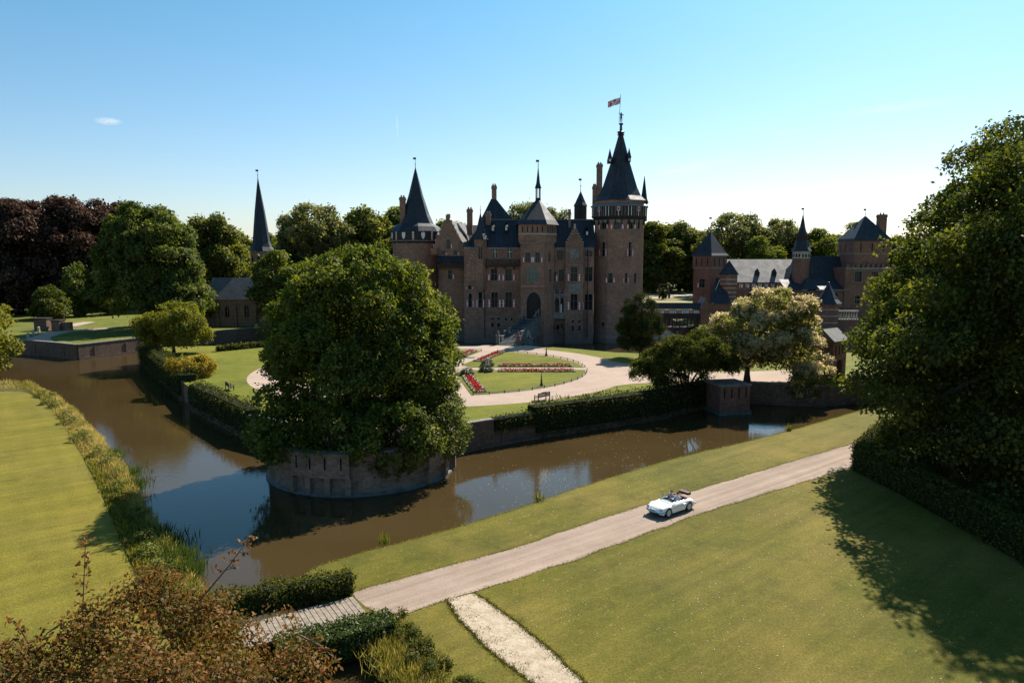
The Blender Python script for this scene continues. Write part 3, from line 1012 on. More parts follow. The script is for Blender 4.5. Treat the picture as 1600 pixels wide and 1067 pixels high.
Lr.gable([(xa, ye, ze), (xa, ys, ze), (xb, ys, ze), (xb + 3.6, ye, ze)], (xm + 4.2, ye, Zr(340, WY) - 0.7), (xm, ys, Zr(340, WY) - 0.7))
Lr.build('roof', MAT['slate_sunlit'], castle)
# roofed gallery hanging on the left wing
g = MB()
x0, x1 = Xc(683, 158.6), Xc(724.5, 158.6)
g.face([(x0, 158.2, Zr(408.5, 158)), (x1, 158.2, Zr(408.5, 158)), (x1, 159.98, Zr(400, 159)), (x0, 159.98, Zr(400, 159))], 1)
g.box(x0 + 0.1, x1 - 0.1, 158.7, 159.98, Zr(419, 158), Zr(416, 158), 0)
g.box(x0 + 0.1, x1 - 0.1, 158.7, 158.85, Zr(416, 158), Zr(412.5, 158), 0)
for k in range(7):
    x = x0 + 0.2 + (x1 - x0 - 0.5) * k / 6
    g.box(x - 0.08, x + 0.08, 158.72, 158.9, Zr(412.5, 158), Zr(408.0, 158), 0)
g.build('gallery', [MAT['timber'], MAT['slate']], castle)

# central tower over the entrance
CY0 = 152.0
ct = [(Xc(813.5, CY0), CY0), (Xc(850.5, CY0), CY0), (Xc(866, 154.5), 155.2), (Xc(866, 154.5), 163), (Xc(813.5, CY0), 163)]
frC = Frame(ct[0], ct[1])
frC2 = Frame(ct[1], ct[2])
C = MB()
zc = Zr(381, CY0)
da0, dz1 = onplane(823, 456.7, frC.p0, frC.p1); da1, dz0 = onplane(845, 498, frC.p0, frC.p1)
facade(C, frC, -1.4, zc, [(821, 828.4, 394.3, 410, 'LR'), (836.5, 843.6, 394.3, 410, 'LR')], castle, 0.45, 0, [(da0, da1, dz0, dz1)])
facade(C, frC2, -1.4, zc, [(856.8, 860.2, 395, 409, '', 'bar'), (858.6, 861.6, 421, 440, '', 'bar')], castle)
for a, c in ((2, 3), (3, 4), (4, 0)):
    C.face([(*ct[a], -1.4), (*ct[c], -1.4), (*ct[c], zc), (*ct[a], zc)])
ub, _ = onplane(845, 470, frC.p0, frC.p1)
# jettied upper storey
up_ = offset(ct, 0.45)
zu = Zr(350.5, CY0)
C.prism(offset(ct, 0.22), zc, zc + 0.35, 2)
C.prism(up_, zc + 0.35, zu, 0)
for fr in (Frame(up_[0], up_[1]), Frame(up_[1], up_[2])):
    fbox(C, fr, 0, fr.L, 0.003, 0.08, zc + 1.9, zc + 2.15, 1)
fbox(C, frC, 0, frC.L, 0.003, 0.12, Zr(448.2, CY0), Zr(447.2, CY0), 1)
slots(C, frC, 0.3, frC.L - 0.3, 9, Zr(450.5, CY0), Zr(448.3, CY0), 0.3, 0.05, 3)
fbox(C, frC, 0.0, frC.L, 0.003, 0.3, -1.4, 0.6, 0)
ctw = C.build('entrance_tower', BM + [MAT['red_paint']], castle)
sl = MB()
for fr, n in ((Frame(up_[0], up_[1]), 5), (Frame(up_[1], up_[2]), 4)):
    slots(sl, fr, 0.3, fr.L - 0.2, n, zc + 2.4, zu - 0.5, 0.22, 0.02, 0)
sl.build('arrow_slit', MAT['dark'], ctw)
# pointed doorway
A = MB()
uc = (da0 + da1) / 2; hw = (da1 - da0) / 2; zs = dz0 + (dz1 - dz0) * 0.58
arcL = [(uc - hw * math.cos(t) if False else uc - hw + hw * (1 - math.cos(t)), zs + (dz1 - zs) * math.sin(t)) for t in [math.pi / 2 * k / 8 for k in range(9)]]
left = arcL + [(uc - hw, dz1)]
right = [(2 * uc - u, z) for u, z in left][::-1]
fpoly(A, frC, left[::-1], -0.15, 0)
fpoly(A, frC, right[::-1], -0.15, 0)
for k in range(8):
    for sgn in (1, -1):
        a, c = arcL[k], arcL[k + 1]
        pa = [(a[0], a[1]), (c[0], c[1])]
        if sgn < 0: pa = [(2 * uc - u, z) for u, z in pa]
        A.face([frC.pt(pa[0][0], -0.15, pa[0][1]), frC.pt(pa[1][0], -0.15, pa[1][1]), frC.pt(pa[1][0], -1.4, pa[1][1]), frC.pt(pa[0][0], -1.4, pa[0][1])])
A.build('door_arch', MAT['stone_dark'], castle)
A = MB()
fpoly(A, frC, [(da0, dz0), (da1, dz0), (da1, dz1), (da0, dz1)], -0.44)
for k in range(1, 6):
    u = da0 + (da1 - da0) * k / 6
    fbox(A, frC, u - 0.04, u + 0.04, -0.43, -0.40, dz0, dz1 - 0.4)
A.build('door', MAT['timber'], castle)
# tall leaded window in the tower
g0, gz1 = onplane(824.5, 422, frC.p0, frC.p1); g1, gz0 = onplane(840.6, 441, frC.p0, frC.p1)
s = MB()
th = (g1 - g0) / 3
for k in range(3):
    e = 0.9 if k == 1 else 0
    fpoly(s, frC, [(g0 + th * k + .08, gz0), (g0 + th * (k + 1) - .08, gz0), (g0 + th * (k + 1) - .08, gz1 + e), (g0 + th * (k + .5), gz1 + e + .4), (g0 + th * k + .08, gz1 + e)], 0.03, 0)
    for q in range(1, 5):
        fbox(s, frC, g0 + th * k + .08, g0 + th * (k + 1) - .08, 0.034, 0.05, gz0 + (gz1 - gz0) * q / 5 - .03, gz0 + (gz1 - gz0) * q / 5 + .03, 1)
for k in range(4):
    fbox(s, frC, g0 + th * k - .08, g0 + th * k + .08, 0.002, 0.12, gz0 - .2, gz1, 2)
s.build('window', [MAT['green_glass'], MAT['iron'], MAT['stone_dark']], castle)
# pyramid roof, lantern and spire
ax, ay = Xc(840.5, 156), 156.8
zap = Zr(312, 156)
e = offset(ct, 0.95)
e2 = offset(ct, 0.0)
C = MB()
lo = [(x, y, zu - 0.05) for x, y in e]
mid = [(ax + (x - ax) * .86, ay + (y - ay) * .86, zu + .95) for x, y in e]
hi = [(ax + (x - ax) * .09, ay + (y - ay) * .09, zap) for x, y in e]
C.ring(lo, mid); C.ring(mid, hi); C.face(hi); C.face(lo[::-1])
tr = C.build('tower_roof', MAT['slate'], ctw)
C = MB()
C.lathe((ax, ay), [(0.62, zap - 0.8), (0.58, zap + 0.4)], 8, 0.2, 0, True, True)
for k in range(6):
    a = k * math.pi / 3
    C.tube([(ax + .46 * math.cos(a), ay + .46 * math.sin(a), zap + 0.4), (ax + .46 * math.cos(a), ay + .46 * math.sin(a), Zr(293.5, 156))], 0.1, 5)
C.lathe((ax, ay), [(0.75, Zr(294, 156)), (0.42, Zr(286, 156)), (0.03, Zr(259, 156))], 8, 0.2, 0, True, True)
C.build('lantern', MAT['slate'], ctw)
finial(ctw, (ax, ay), Zr(261, 156), Zr(249, 156))

# right bay with the small stepped gable
YB = 154.8
frB = Frame((Xc(883.5, YB), YB), (Xc(911.5, YB), YB))
Bb = MB()
zb_ = Zr(383, YB)
facade(Bb, frB, -1.4, zb_, [(891.7, 902, 417.2, 439.5, 'LR'), (891.7, 902, 459.7, 484.4, 'LR'), (893, 897.3, 500, 504.3, '', 'none'), (903.3, 907.5, 500, 504.3, '', 'none'),
                            (893, 897.3, 508.7, 517, '', 'none'), (903.3, 907.5, 508.7, 517, '', 'none')], castle)
Bb.face([(frB.p1[0], YB, -1.4), (frB.p1[0], FY + .1, -1.4), (frB.p1[0], FY + .1, zb_), (frB.p1[0], YB, zb_)])
Bb.face([(frB.p0[0], FY + .1, -1.4), (frB.p0[0], YB, -1.4), (frB.p0[0], YB, zb_), (frB.p0[0], FY + .1, zb_)])
step_gable(Bb, frB, 0.0, frB.L, zb_ + 0.01, Zr(359, YB), 5, 0.5)
uu = frB.L / 2
fbox(Bb, frB, uu - .18, uu + .18, -0.4, -0.05, Zr(359, YB), Zr(350, YB), 1)
u0, z1 = onplane(889.5, 389, frB.p0, frB.p1); u1, z0 = onplane(904.5, 403, frB.p0, frB.p1)
fbox(Bb, frB, u0, u1, 0.003, 0.06, z0, z1, 2)
fbox(Bb, frB, 0, frB.L, 0.003, 0.12, Zr(414.5, YB), Zr(413.2, YB), 2)
u0, z1 = onplane(887, 444, frB.p0, frB.p1); u1, z0 = onplane(908, 456, frB.p0, frB.p1)
fbox(Bb, frB, u0, u1, 0.003, 0.05, z0, z1, 2)
Bb.build('gabled_bay', BM, castle)
Bb = MB()
Bb.gable([(frB.p0[0], FY + 6.5, zb_), (frB.p0[0], YB + .5, zb_), (frB.p1[0], YB + .5, zb_), (frB.p1[0], FY + 6.5, zb_)],
         ((frB.p0[0] + frB.p1[0]) / 2, FY + 6.5, Zr(362, YB)), ((frB.p0[0] + frB.p1[0]) / 2, YB + .5, Zr(362, YB)))
Bb.build('roof', MAT['slate'], castle)
# gothic oriel beside the door
O = MB()
YO = 155.0
frO = Frame((Xc(854.5, YO), YO), (Xc(883, YO), YO))
uo = lambda px: onplane(px, 470, frO.p0, frO.p1)[0]
z0, z1 = Zr(491, YO), Zr(462, YO)
O.box(frO.p0[0], frO.p1[0], YO, FY - 0.01, Zr(498, YO), z0, 1)
O.box(frO.p0[0] + .2, frO.p1[0], YO + .3, FY - 0.01, z0, z1, 0)
O.box(frO.p0[0], frO.p1[0], YO, FY - 0.01, z1, Zr(459.5, YO), 1)
for px in (855, 860.5, 866, 874.5, 882):
    fbox(O, frO, uo(px) - .14, uo(px) + .14, -0.3, 0.12, z0, Zr(456, YO), 1)
    u = uo(px)
    for a, c in (((u - .14, 0.12), (u + .14, 0.12)), ((u + .14, .12), (u + .14, -.3)), ((u + .14, -.3), (u - .14, -.3)), ((u - .14, -.3), (u - .14, .12))):
        O.face([frO.pt(a[0], a[1], Zr(456, YO)), frO.pt(c[0], c[1], Zr(456, YO)), frO.pt(u, -.09, Zr(450.5, YO))], 1)
for a, c in ((856, 859.6), (861.5, 865), (867, 873.5), (875.5, 881)):
    fpoly(O, frO, [(uo(a), z0 + .4), (uo(c), z0 + .4), (uo(c), z1 - .9), ((uo(a) + uo(c)) / 2, z1 - .3), (uo(a), z1 - .9)], -0.29, 2)
fpoly(O, frO, [(uo(875.5), z0 + .3), (uo(878), z0 + .3), (uo(878), z0 + 2.2), (uo(875.5), z0 + 2.2)], -0.2, 3)
O.build('oriel', [MAT['stone_dark'], MAT['stone_dark'], MAT['glass'], MAT['white_paint']], castle)
A = MB()
for px0, px1, y0, y1 in ((857, 866, 504, 514), (869.5, 874, 506, 514)):
    a, c = onplane(px0, 500, frR.p0, frR.p1)[0], onplane(px1, 500, frR.p0, frR.p1)[0]
    zz0, zz1 = Zr(y1, FY), Zr(y0, FY)
    fpoly(A, frR, [(a, zz0), (c, zz0), (c, zz1 - .5), ((a + c) / 2, zz1), (a, zz1 - .5)], 0.36, 0)
A.build('cellar_opening', MAT['dark'], castle)
A = MB()
for px in (909.8,):
    A.tube([(Xc(px, FY) + 1.2, FY - .12, -0.5), (Xc(px, FY) + 1.2, FY - .12, ZE)], 0.09, 6)
A.tube([(Xc(757, FY), FY - .12, -0.5), (Xc(757, FY), FY - .12, Zr(415, FY))], 0.08, 6)
A.build('drainpipe', MAT['iron'], castle)

# the great tower
def octo(c, r, rot=R(12), n=8):
    return [(c[0] + r * math.sin(rot + k * 2 * math.pi / n), c[1] - r * math.cos(rot + k * 2 * math.pi / n)) for k in range(n)]
KY = 161.0
KC = (Xc(966.5, KY), KY)
s_ = 1 / 7.13
KR = 40.5 * s_ / math.cos(R(8))
twr = None
kt = octo(KC, KR); kb = octo(KC, KR * 1.0)
zk1, zk0 = Zr(341, KY - 5), -1.4
K = MB()
kw = [(939.6, 945, 378.5, 400.6, 'LR', 'bar'), (980.9, 986.5, 378.5, 400.6, 'LR', 'bar'), (950.4, 956.8, 426.8, 442, 'LR', 'bar'), (976.7, 983, 426.8, 442, 'LR', 'bar'),
      (991, 994.2, 426.8, 442, '', 'bar'), (939.5, 944, 503.5, 511, '', 'none'), (938.8, 947, 344.5, 358, 'LR', 'cross'), (959, 969.8, 344.5, 358, 'LR', 'cross'), (981, 989.5, 344.5, 358, 'LR', 'cross'),
      (996.5, 999.5, 344.5, 358, '', 'bar')]
KT = empty('great_tower_base', (KC[0], KC[1], 0), None, None)
bpy.data.objects.remove(KT)
for k in range(8):
    fr = Frame(kb[k], kb[(k + 1) % 8])
    mine = []
    if fr.n[1] < -0.2:
        for w in kw:
            u, z = onplane((w[0] + w[1]) / 2, w[2], fr.p0, fr.p1)
            a, _ = onplane(w[0], w[2], fr.p0, fr.p1); c, _ = onplane(w[1], w[2], fr.p0, fr.p1)
            if 0 < u < fr.L and a > -0.6 and c < fr.L + 0.6: mine.append(w)
    facade(K, fr, zk0, zk1, mine, castle)
K.lathe(KC, [(KR * 1.06, -1.4), (KR * 1.06, 0.3), (KR * 1.002, 1.1)], 8, R(12))
K.lathe(KC, [(KR * 1.002, zk1 - 0.9), (KR * 1.05, zk1 - 0.1)], 8, R(12), 2)
keep = K.build('great_tower', [MAT['brick_tower'], MAT['stone'], MAT['stone_dark']], castle)
# timber fighting gallery
K = MB()
zh0, zh1 = zk1, Zr(320.5, KY - 6)
rh = 45.0 * s_ / math.cos(R(8))
K.lathe(KC, [(KR * 1.0, zh0 - 0.6), (rh, zh0 + 0.3), (rh, zh1)], 8, R(12), 0, False, True)
hv = octo(KC, rh)
for k in range(8):
    fr = Frame(hv[k], hv[(k + 1) % 8])
    n = 7
    for j in range(n):
        u = fr.L * (j + .5) / n
        fbox(K, fr, u - .06, u + .06, 0.004, 0.1, zh0 + 0.35, zh1 - 0.1, 1 if j % 3 else 2)
        if j % 2 == 0: fbox(K, fr, u - .12, u + .12, -0.9, -0.3, zh0 - 1.3, zh0 + 0.2, 0)
    fbox(K, fr, fr.L / 2 - .34, fr.L / 2 + .34, 0.104, 0.14, zh1 - 1.15, zh1 - 0.3, 2)
    fbox(K, fr, fr.L / 2 - .24, fr.L / 2 + .24, 0.142, 0.16, zh1 - 1.05, zh1 - 0.4, 3)
    fbox(K, fr, 0, fr.L, 0.003, 0.12, zh0 + 0.3, zh0 + 0.5, 0)
K.build('fighting_gallery', [MAT['timber'], MAT['timber_grey'], MAT['white_paint'], MAT['red_paint']], keep)
K = MB()
re = 47.5 * s_ / math.cos(R(8))
K.lathe(KC, [(re, zh1 - 0.15), (re, zh1), (rh * .92, zh1 + 0.55)], 8, R(12), 1, True)
rb = 41.0 * s_ / math.cos(R(8))
zb0, zb1 = zh1 + 0.4, Zr(312, KY - 5)
K.lathe(KC, [(rb, zb0 - .5), (rb, zb1)], 8, R(12), 2)
zap = Zr(212, KY)
K.lathe(KC, [(rb * 1.07, zb1 - 0.05), (rb * .86, zb1 + 1.0), (rb * .70, zb1 + 2.9), (rb * .40, zb1 + 8.0), (0.55, zap)], 8, R(12), 0, True, True)
K.build('tower_roof', [MAT['slate'], MAT['lead'], MAT['brick_tower']], keep)
for px, py in ((952.8, 248), (982.8, 247)):
    c = P(px, py, KY - 1.5)
    d = MB()
    d.box(c.x - .34, c.x + .34, c.y - .5, c.y + 2, c.z - .9, c.z, 1)
    d.box(c.x - .18, c.x + .18, c.y - .53, c.y - .502, c.z - .7, c.z - .15, 2)
    q = [(c.x - .45, c.y - .6, c.z), (c.x + .45, c.y - .6, c.z), (c.x + .45, c.y + .6, c.z), (c.x - .45, c.y + .6, c.z)]
    d.ring(q, [(c.x, c.y, c.z + 2.2)] * 4)
    d.build('roof_dormer', [MAT['slate'], MAT['timber'], MAT['white_paint']], keep)
# side turret behind the tower's right shoulder
c = (Xc(1004, KY + 3), KY + 3)
K = MB()
rr = 7.0 * s_
K.lathe(c, [(rr * .8, Zr(345, KY)), (rr * .9, Zr(316, KY))], 8, R(12), 1, True)
K.lathe(c, [(rr * 1.15, Zr(316, KY)), (rr * .75, Zr(309, KY)), (0.05, Zr(273, KY))], 8, R(12), 0, True)
K.build('stair_turret', [MAT['slate'], MAT['timber']], keep)
# crown, post, bronze knight with his banner
K = MB()
zc0, zc1 = zap, Zr(206, KY)
K.lathe(KC, [(0.5, zc0 - .2), (0.8, zc0 + .15), (0.62, zc0 + .4), (0.9, zc1 - .1), (0.75, zc1), (0.32, zc1 + .05), (0.26, Zr(196, KY)), (0.5, Zr(194.6, KY)), (0.5, Zr(193.2, KY))], 8, 0, 0, True, True)
K.build('crown_finial', MAT['bronze'], keep)

def skin_body(name, joints, edges, radii, mat, parent=None, sub=1, root=0):
    """one continuous figure grown over a skeleton"""
    me = bpy.data.meshes.new(name)
    o0 = ORIG.get(parent.name, Vector((0, 0, 0))) if parent is not None else Vector((0, 0, 0))
    me.from_pydata([tuple(Vector(j) - o0) for j in joints], edges, [])
    me.materials.append(mat)
    o = bpy.data.objects.new(name, me)
    COL.objects.link(o)
    sm = o.modifiers.new('skin', 'SKIN')
    sm.use_smooth_shade = True
    if not me.skin_vertices: me.skin_vertices.new()
    for k, v in enumerate(me.skin_vertices[0].data):
        r = radii[k]
        v.radius = (r, r) if not hasattr(r, '__len__') else r
        v.use_root = (k == root)
    ss = o.modifiers.new('sub', 'SUBSURF')
    ss.levels = ss.render_levels = sub
    if parent is not None:
        o.parent = parent
        ORIG[o.name] = o0
    return o

def figure(name, base, s, mat, parent=None, face=0.0, arms=None, stride=0.0, sub=1):
    """standing figure of height 1.8*s; arms: (left hand, right hand) offsets from the shoulders"""
    ca, sa = math.cos(face), math.sin(face)
    def q(x, y, z): return (base[0] + s * (x * ca - y * sa), base[1] + s * (x * sa + y * ca), base[2] + s * z)
    arms = arms or ((-.1, 0, -.55), (.1, 0, -.55))
    J = [q(0, 0, .95), q(0, 0, 1.15), q(0, 0, 1.38), q(0, 0, 1.52), q(0, .01, 1.62), q(0, .02, 1.74)]
    E = [(0, 1), (1, 2), (2, 3), (3, 4), (4, 5)]
    Rr = [.14, .13, .15, .06, .09, .075]
    for sd, hand in ((-1, arms[0]), (1, arms[1])):
        i = len(J)
        el = (hand[0] * .5 + sd * .05, hand[1] * .5 + .05, hand[2] * .5)
        J += [q(sd * .19, 0, 1.42), q(sd * .22 + el[0], el[1], 1.42 + el[2]), q(sd * .22 + hand[0], hand[1], 1.42 + hand[2])]
        E += [(2, i), (i, i + 1), (i + 1, i + 2)]
        Rr += [.065, .05, .04]
        k = len(J)
        st = stride * sd
        J += [q(sd * .1, 0, .88), q(sd * .11, -st * .5 - .03, .48), q(sd * .11, -st, .08), q(sd * .12, -st - .16, .04)]
        E += [(0, k), (k, k + 1), (k + 1, k + 2), (k + 2, k + 3)]
        Rr += [.1, .07, .05, .04]
    return skin_body(name, J, E, [r * s for r in Rr], mat, parent, sub)

zs = Zr(193.2, KY)
hs = (Zr(174.5, KY) - zs) / 1.8
figure('statue', (KC[0], KC[1], zs), hs, MAT['bronze'], keep, 0.0, ((-.12, -.1, .22), (.16, .05, -.30)))
K = MB()
fx = KC[0] - (.22 + .12) * hs
K.tube([(fx, KC[1] - .2, zs + .1), (fx + .25, KC[1] - .2, Zr(148.5, KY))], 0.05, 6)
K.build('flagpole', MAT['iron'], keep)
m, nt, out = new_mat('banner_cloth')
uvn = N(nt, 'ShaderNodeTexCoord').outputs['UV']
ck = noise(nt, uvn, 2.2, 2, 0.5)
finish(m, nt, out, ramp(nt, ck, [(0.50, (0.75, 0.70, 0.68)), (0.53, (0.66, 0.045, 0.04))]), 0.8, 0.1)
K = MB()
z1, z0 = Zr(152.5, KY), Zr(166.5, KY)
nx = 10
for k in range(nx):
    def col_(k):
        t = k / nx
        return fx + .23 - t * 2.7, KC[1] - .2 + .25 * math.sin(t * 9), z1 - 0.9 * t, z0 + (z1 - z0) * .28 * (1 - t) - 0.35 * t
    a, c = col_(k), col_(k + 1)
    K.face([(a[0], a[1], a[3]), (a[0], a[1], a[2]), (c[0], c[1], c[2]), (c[0], c[1], c[3])], 0, [(k / nx * 2, 0), (k / nx * 2, 1), ((k + 1) / nx * 2, 1), ((k + 1) / nx * 2, 0)])
K.build('banner', m, keep)

# left round tower with black gallery and white shields
LY = 168.0
LC = (Xc(651.5, LY), LY)
s2 = 1 / 6.75
LR = 37.0 * s2
K = MB()
zl1 = Zr(377, LY - 4)
K.lathe(LC, [(LR * 1.04, -1.4), (LR * 1.04, .4), (LR, 1.0), (LR, zl1)], 24)
lt = K.build('round_tower', [MAT['brick_castle']], castle)
K = MB()
zl2 = Zr(361, LY - 4)
K.lathe(LC, [(LR, zl1 - .5), (LR * 1.06, zl1), (LR * 1.06, zl2)], 16, R(11.25), 0, False, True)
K.lathe(LC, [(LR * 1.065, zl1), (LR * 1.085, zl1), (LR * 1.085, zl1 + .2), (LR * 1.065, zl1 + .2)], 16, R(11.25), 1)
K.build('fighting_gallery', [MAT['timber'], MAT['lead']], lt)
lv = octo(LC, LR * 1.06, R(11.25), 16)
for k in range(16):
    fr = Frame(lv[k], lv[(k + 1) % 16])
    if fr.n[1] > 0.15: continue
    K = MB()
    u, h = fr.L / 2, zl2 - zl1
    w_ = .42
    if k % 2 == 0:
        pts = [(u - w_, zl2 - .35), (u - w_, zl1 + h * .5), (u - w_ * .6, zl1 + h * .3), (u, zl1 + .42), (u + w_ * .6, zl1 + h * .3), (u + w_, zl1 + h * .5), (u + w_, zl2 - .35)]
        fpoly(K, fr, pts, 0.06, 0)
        for a, c in zip(pts, pts[1:] + pts[:1]):
            K.face([fr.pt(a[0], 0.003, a[1]), fr.pt(c[0], 0.003, c[1]), fr.pt(c[0], 0.06, c[1]), fr.pt(a[0], 0.06, a[1])], 0)
        K.build('shield', [MAT['white_paint']], lt)
    else:
        fbox(K, fr, u - .2, u + .2, 0.004, 0.06, zl1 + .3, zl2 - .2, 0)
        for q in range(3):
            z = zl1 + .4 + (h - .7) * q / 3
            fbox(K, fr, u - .14, u + .14, 0.062, 0.075, z, z + (h - .7) / 5, 1)
        K.build('painted_panel', [MAT['white_paint'], MAT['red_paint']], lt)
K = MB()
K.lathe(LC, [(LR * 1.12, zl2 - .1), (LR * .98, Zr(355, LY)), (LR * .74, Zr(350, LY)), (LR * .56, Zr(335, LY)), (LR * .30, Zr(305, LY)), (0.1, Zr(263, LY))], 8, R(12), 0, True, True)
K.build('tower_roof', MAT['slate'], lt)
finial(lt, LC, Zr(265, LY), Zr(246, LY))
chimney(lt, 623.6, 633, 308, 352, LY - 2, 1.3)
# small conical turret behind the right hand roofs
c = (Xc(906, 172), 172)
K = MB()
K.lathe(c, [(1.55, ZE), (1.55, Zr(322, 172))], 8, .2, 1)
K.lathe(c, [(1.75, Zr(322, 172)), (1.3, Zr(317, 172)), (0.06, Zr(299, 172))], 8, .2, 0, True)
K.build('turret', [MAT['slate'], MAT['timber']], castle)
finial(castle, c, Zr(301, 172), Zr(279, 172))

# ------------------------------------------------------------------ bridge from the garden to the castle door
br = empty('stone_stair_bridge', (0, 142, WZ), 'stone bridge with steps and parapets leading from the garden to the castle door', 'bridge')
A0, A1 = Vector((-1.0, 131.0)), Vector((Xc(834, 152), 151.98))
zD = Zr(498, 152)
frS = Frame((A0.x, A0.y), (A1.x, A1.y))          # u runs towards the door, d to the right
d_ = MB()
LB = frS.L
us = 6.0
def deckz(u): return 3.3 + (zD - 3.3) * max(0, (u - us)) / (LB - us)
nst = 9
for k in range(nst):
    u0 = us * k / nst
    z = IZ + (3.3 - IZ) * (k + 1) / nst
    s = MB(); fbox(s, frS, u0, us + 0.02 if k == nst - 1 else us * (k + 1) / nst + 0.12, -1.5, 1.5, IZ - .3, z - 0.001 * k)
    s.build('step', MAT['bluestone'], br)
d_.prism([frS.pt(u, d, 0)[:2] for u, d in ((us, 1.5), (us, -1.5), (LB, -1.5), (LB, 1.5))][::-1], 1.5, 3.29, 0)
for k in range(6):
    u0, u1 = us + (LB - us) * k / 6, us + (LB - us) * (k + 1) / 6
    fbox(d_, frS, u0, u1, -1.5, 1.5, 3.291, deckz((u0 + u1) / 2))
for u in (us + 1.5, us + 6.5, us + 11):
    fbox(d_, frS, u, u + 1.3, -1.4, 1.4, -1.4, 1.5)
d_.build('deck', MAT['bluestone'], br)
for sd in (-1, 1):
    p_ = MB()
    for k in range(8):
        u0, u1 = us * .35 + (LB - us * .35 - 1.2) * k / 8, us * .35 + (LB - us * .35 - 1.2) * (k + 1) / 8
        zz = max(IZ + .4, deckz(u1)) if k else 2.6
        fbox(p_, frS, u0, u1, sd * 1.503 if sd > 0 else -1.78, 1.78 if sd > 0 else -1.503, zz - 1.2, zz + .62)
        fbox(p_, frS, u0 - .03, u1 + .02, sd * 1.64 - .2, sd * 1.64 + .2, zz + .623, zz + .74)
    p_.build('parapet', MAT['bluestone'], br)
for u, sd in ((1.0, 1), (1.0, -1)):
    p_ = MB()
    c = frS.pt(u, sd * 1.95, 0)[:2]
    p_.obox(c, math.atan2(frS.t[1], frS.t[0]), 0.62, 0.62, IZ - .2, 3.5)
    p_.obox(c, math.atan2(frS.t[1], frS.t[0]), 0.78, 0.78, 3.5, 3.65)
    p_.lathe(c, [(0.1, 3.65), (0.26, 3.85), (0.29, 4.05), (0.2, 4.25), (0.07, 4.4), (0.04, 4.65)], 8, 0, 0, False, True)
    p_.build('gate_pillar', MAT['brick_red'] if sd > 0 else MAT['bluestone'], br)
# pale draw-bridge timbers over the door end
p_ = MB()
for u, z0, z1 in ((LB - 4.2, zD - .2, zD + 1.9), (LB - 1.6, zD - .2, zD + 2.1)):
    for sd in (-1, 1):
        fbox(p_, frS, u, u + .16, sd * 1.45 - .07, sd * 1.45 + .07, z0, z1)
for sd in (-1, 1):
    p_.tube([frS.pt(LB - 6.5, sd * 1.45, zD + .9), frS.pt(LB - .8, sd * 1.45, zD + 2.2)], 0.08, 5)
p_.build('draw_beam', MAT['timber_grey'], br)
# pale lion holding a shield on the right hand plinth
ln = empty('lion_statue', (frS.pt(2.4, 3.6, 0)[0], frS.pt(2.4, 3.6, 0)[1], IZ), 'pale stone lion seated on a plinth at the foot of the castle bridge', 'statue')
lc = ORIG[ln.name]
p_ = MB(); p_.box(lc.x - .9, lc.x + .9, lc.y - .7, lc.y + .7, IZ, IZ + 1.1); p_.box(lc.x - 1, lc.x + 1, lc.y - .8, lc.y + .8, IZ + 1.1, IZ + 1.25)
p_.build('plinth', MAT['bluestone'], ln)
def q_(x, y, z): return (lc.x + x, lc.y + y, IZ + 1.25 + z)
skin_body('lion', [q_(0, .35, .35), q_(0, .05, .7), q_(0, -.15, 1.05), q_(0, -.22, 1.35), q_(0, -.45, 1.32), q_(-.2, -.35, .5), q_(-.2, -.45, .08), q_(.2, -.35, .5), q_(.2, -.45, .08), q_(-.3, .1, .2), q_(-.32, -.3, .1), q_(.3, .1, .2), q_(.32, -.3, .1), q_(.1, .7, .15), q_(.3, .6, .4)],
          [(0, 1), (1, 2), (2, 3), (3, 4), (2, 5), (5, 6), (2, 7), (7, 8), (0, 9), (9, 10), (0, 11), (11, 12), (0, 13), (13, 14)],
          [.32, .3, .3, .27, .14, .12, .1, .12, .1, .2, .11, .2, .11, .06, .05], MAT['stone_dark'], ln)

# ------------------------------------------------------------------ gatehouse range beyond
gh = empty('gatehouse_range', (Xc(1230, 190), 190, IZ), 'long red brick gatehouse range with slate roofs, one painted sunlit, and a clock turret', 'gatehouse')
GB = [MAT['brick_red'], MAT['stone'], MAT['stone_dark']]
def tower_sq(parent, near, s, ang, z0, zt, zap, name='corner_tower', mats=GB, roof='slate', over=0.35, flare=0.86):
    ca, sa = math.cos(ang), math.sin(ang)
    def q(a, c): return (near[0] + a * ca - c * sa, near[1] + a * sa + c * ca)
    pl = [q(0, 0), q(s, 0), q(s, s), q(0, s)]
    b = MB()
    b.prism(pl, z0, zt - 3.4, 0)
    b.prism(offset(pl, .12), zt - 3.4, zt - 3.1, 2)
    b.prism(offset(pl, .2), zt - 3.1, zt, 0)
    o = b.build(name, mats, parent)
    c = Vector(q(s / 2, s / 2))
    e = offset(pl, over + .2)
    r = MB()
    lo = [(x, y, zt) for x, y in e]
    mid = [(c.x + (x - c.x) * flare, c.y + (y - c.y) * flare, zt + (zap - zt) * .1) for x, y in e]
    hi = [(c.x + (x - c.x) * .03, c.y + (y - c.y) * .03, zap) for x, y in e]
    r.ring(lo, mid); r.ring(mid, hi); r.face(hi); r.face(lo[::-1])
    r.build('tower_roof', MAT[roof], o)
    for a, d in ((0, 1), (3, 0)):
        fr = Frame(offset(pl, .2)[a], offset(pl, .2)[d])
        sl = MB(); slots(sl, fr, .3, fr.L - .3, 3, zt - 2.6, zt - .6, .26, .02)
        tag(sl.build('arrow_slits', MAT['dark'], o), kind='stuff')
    return o, pl, c
Yg = 187.0
ct_, pl_, c_ = tower_sq(gh, (Xc(1111, Yg), Yg), 5.8, R(35), IZ - .3, Zr(399.5, Yg), Zr(362, Yg + 3))
finial(ct_, c_, Zr(366, Yg + 3), Zr(339, Yg + 3))
fr = Frame(pl_[3], pl_[0])
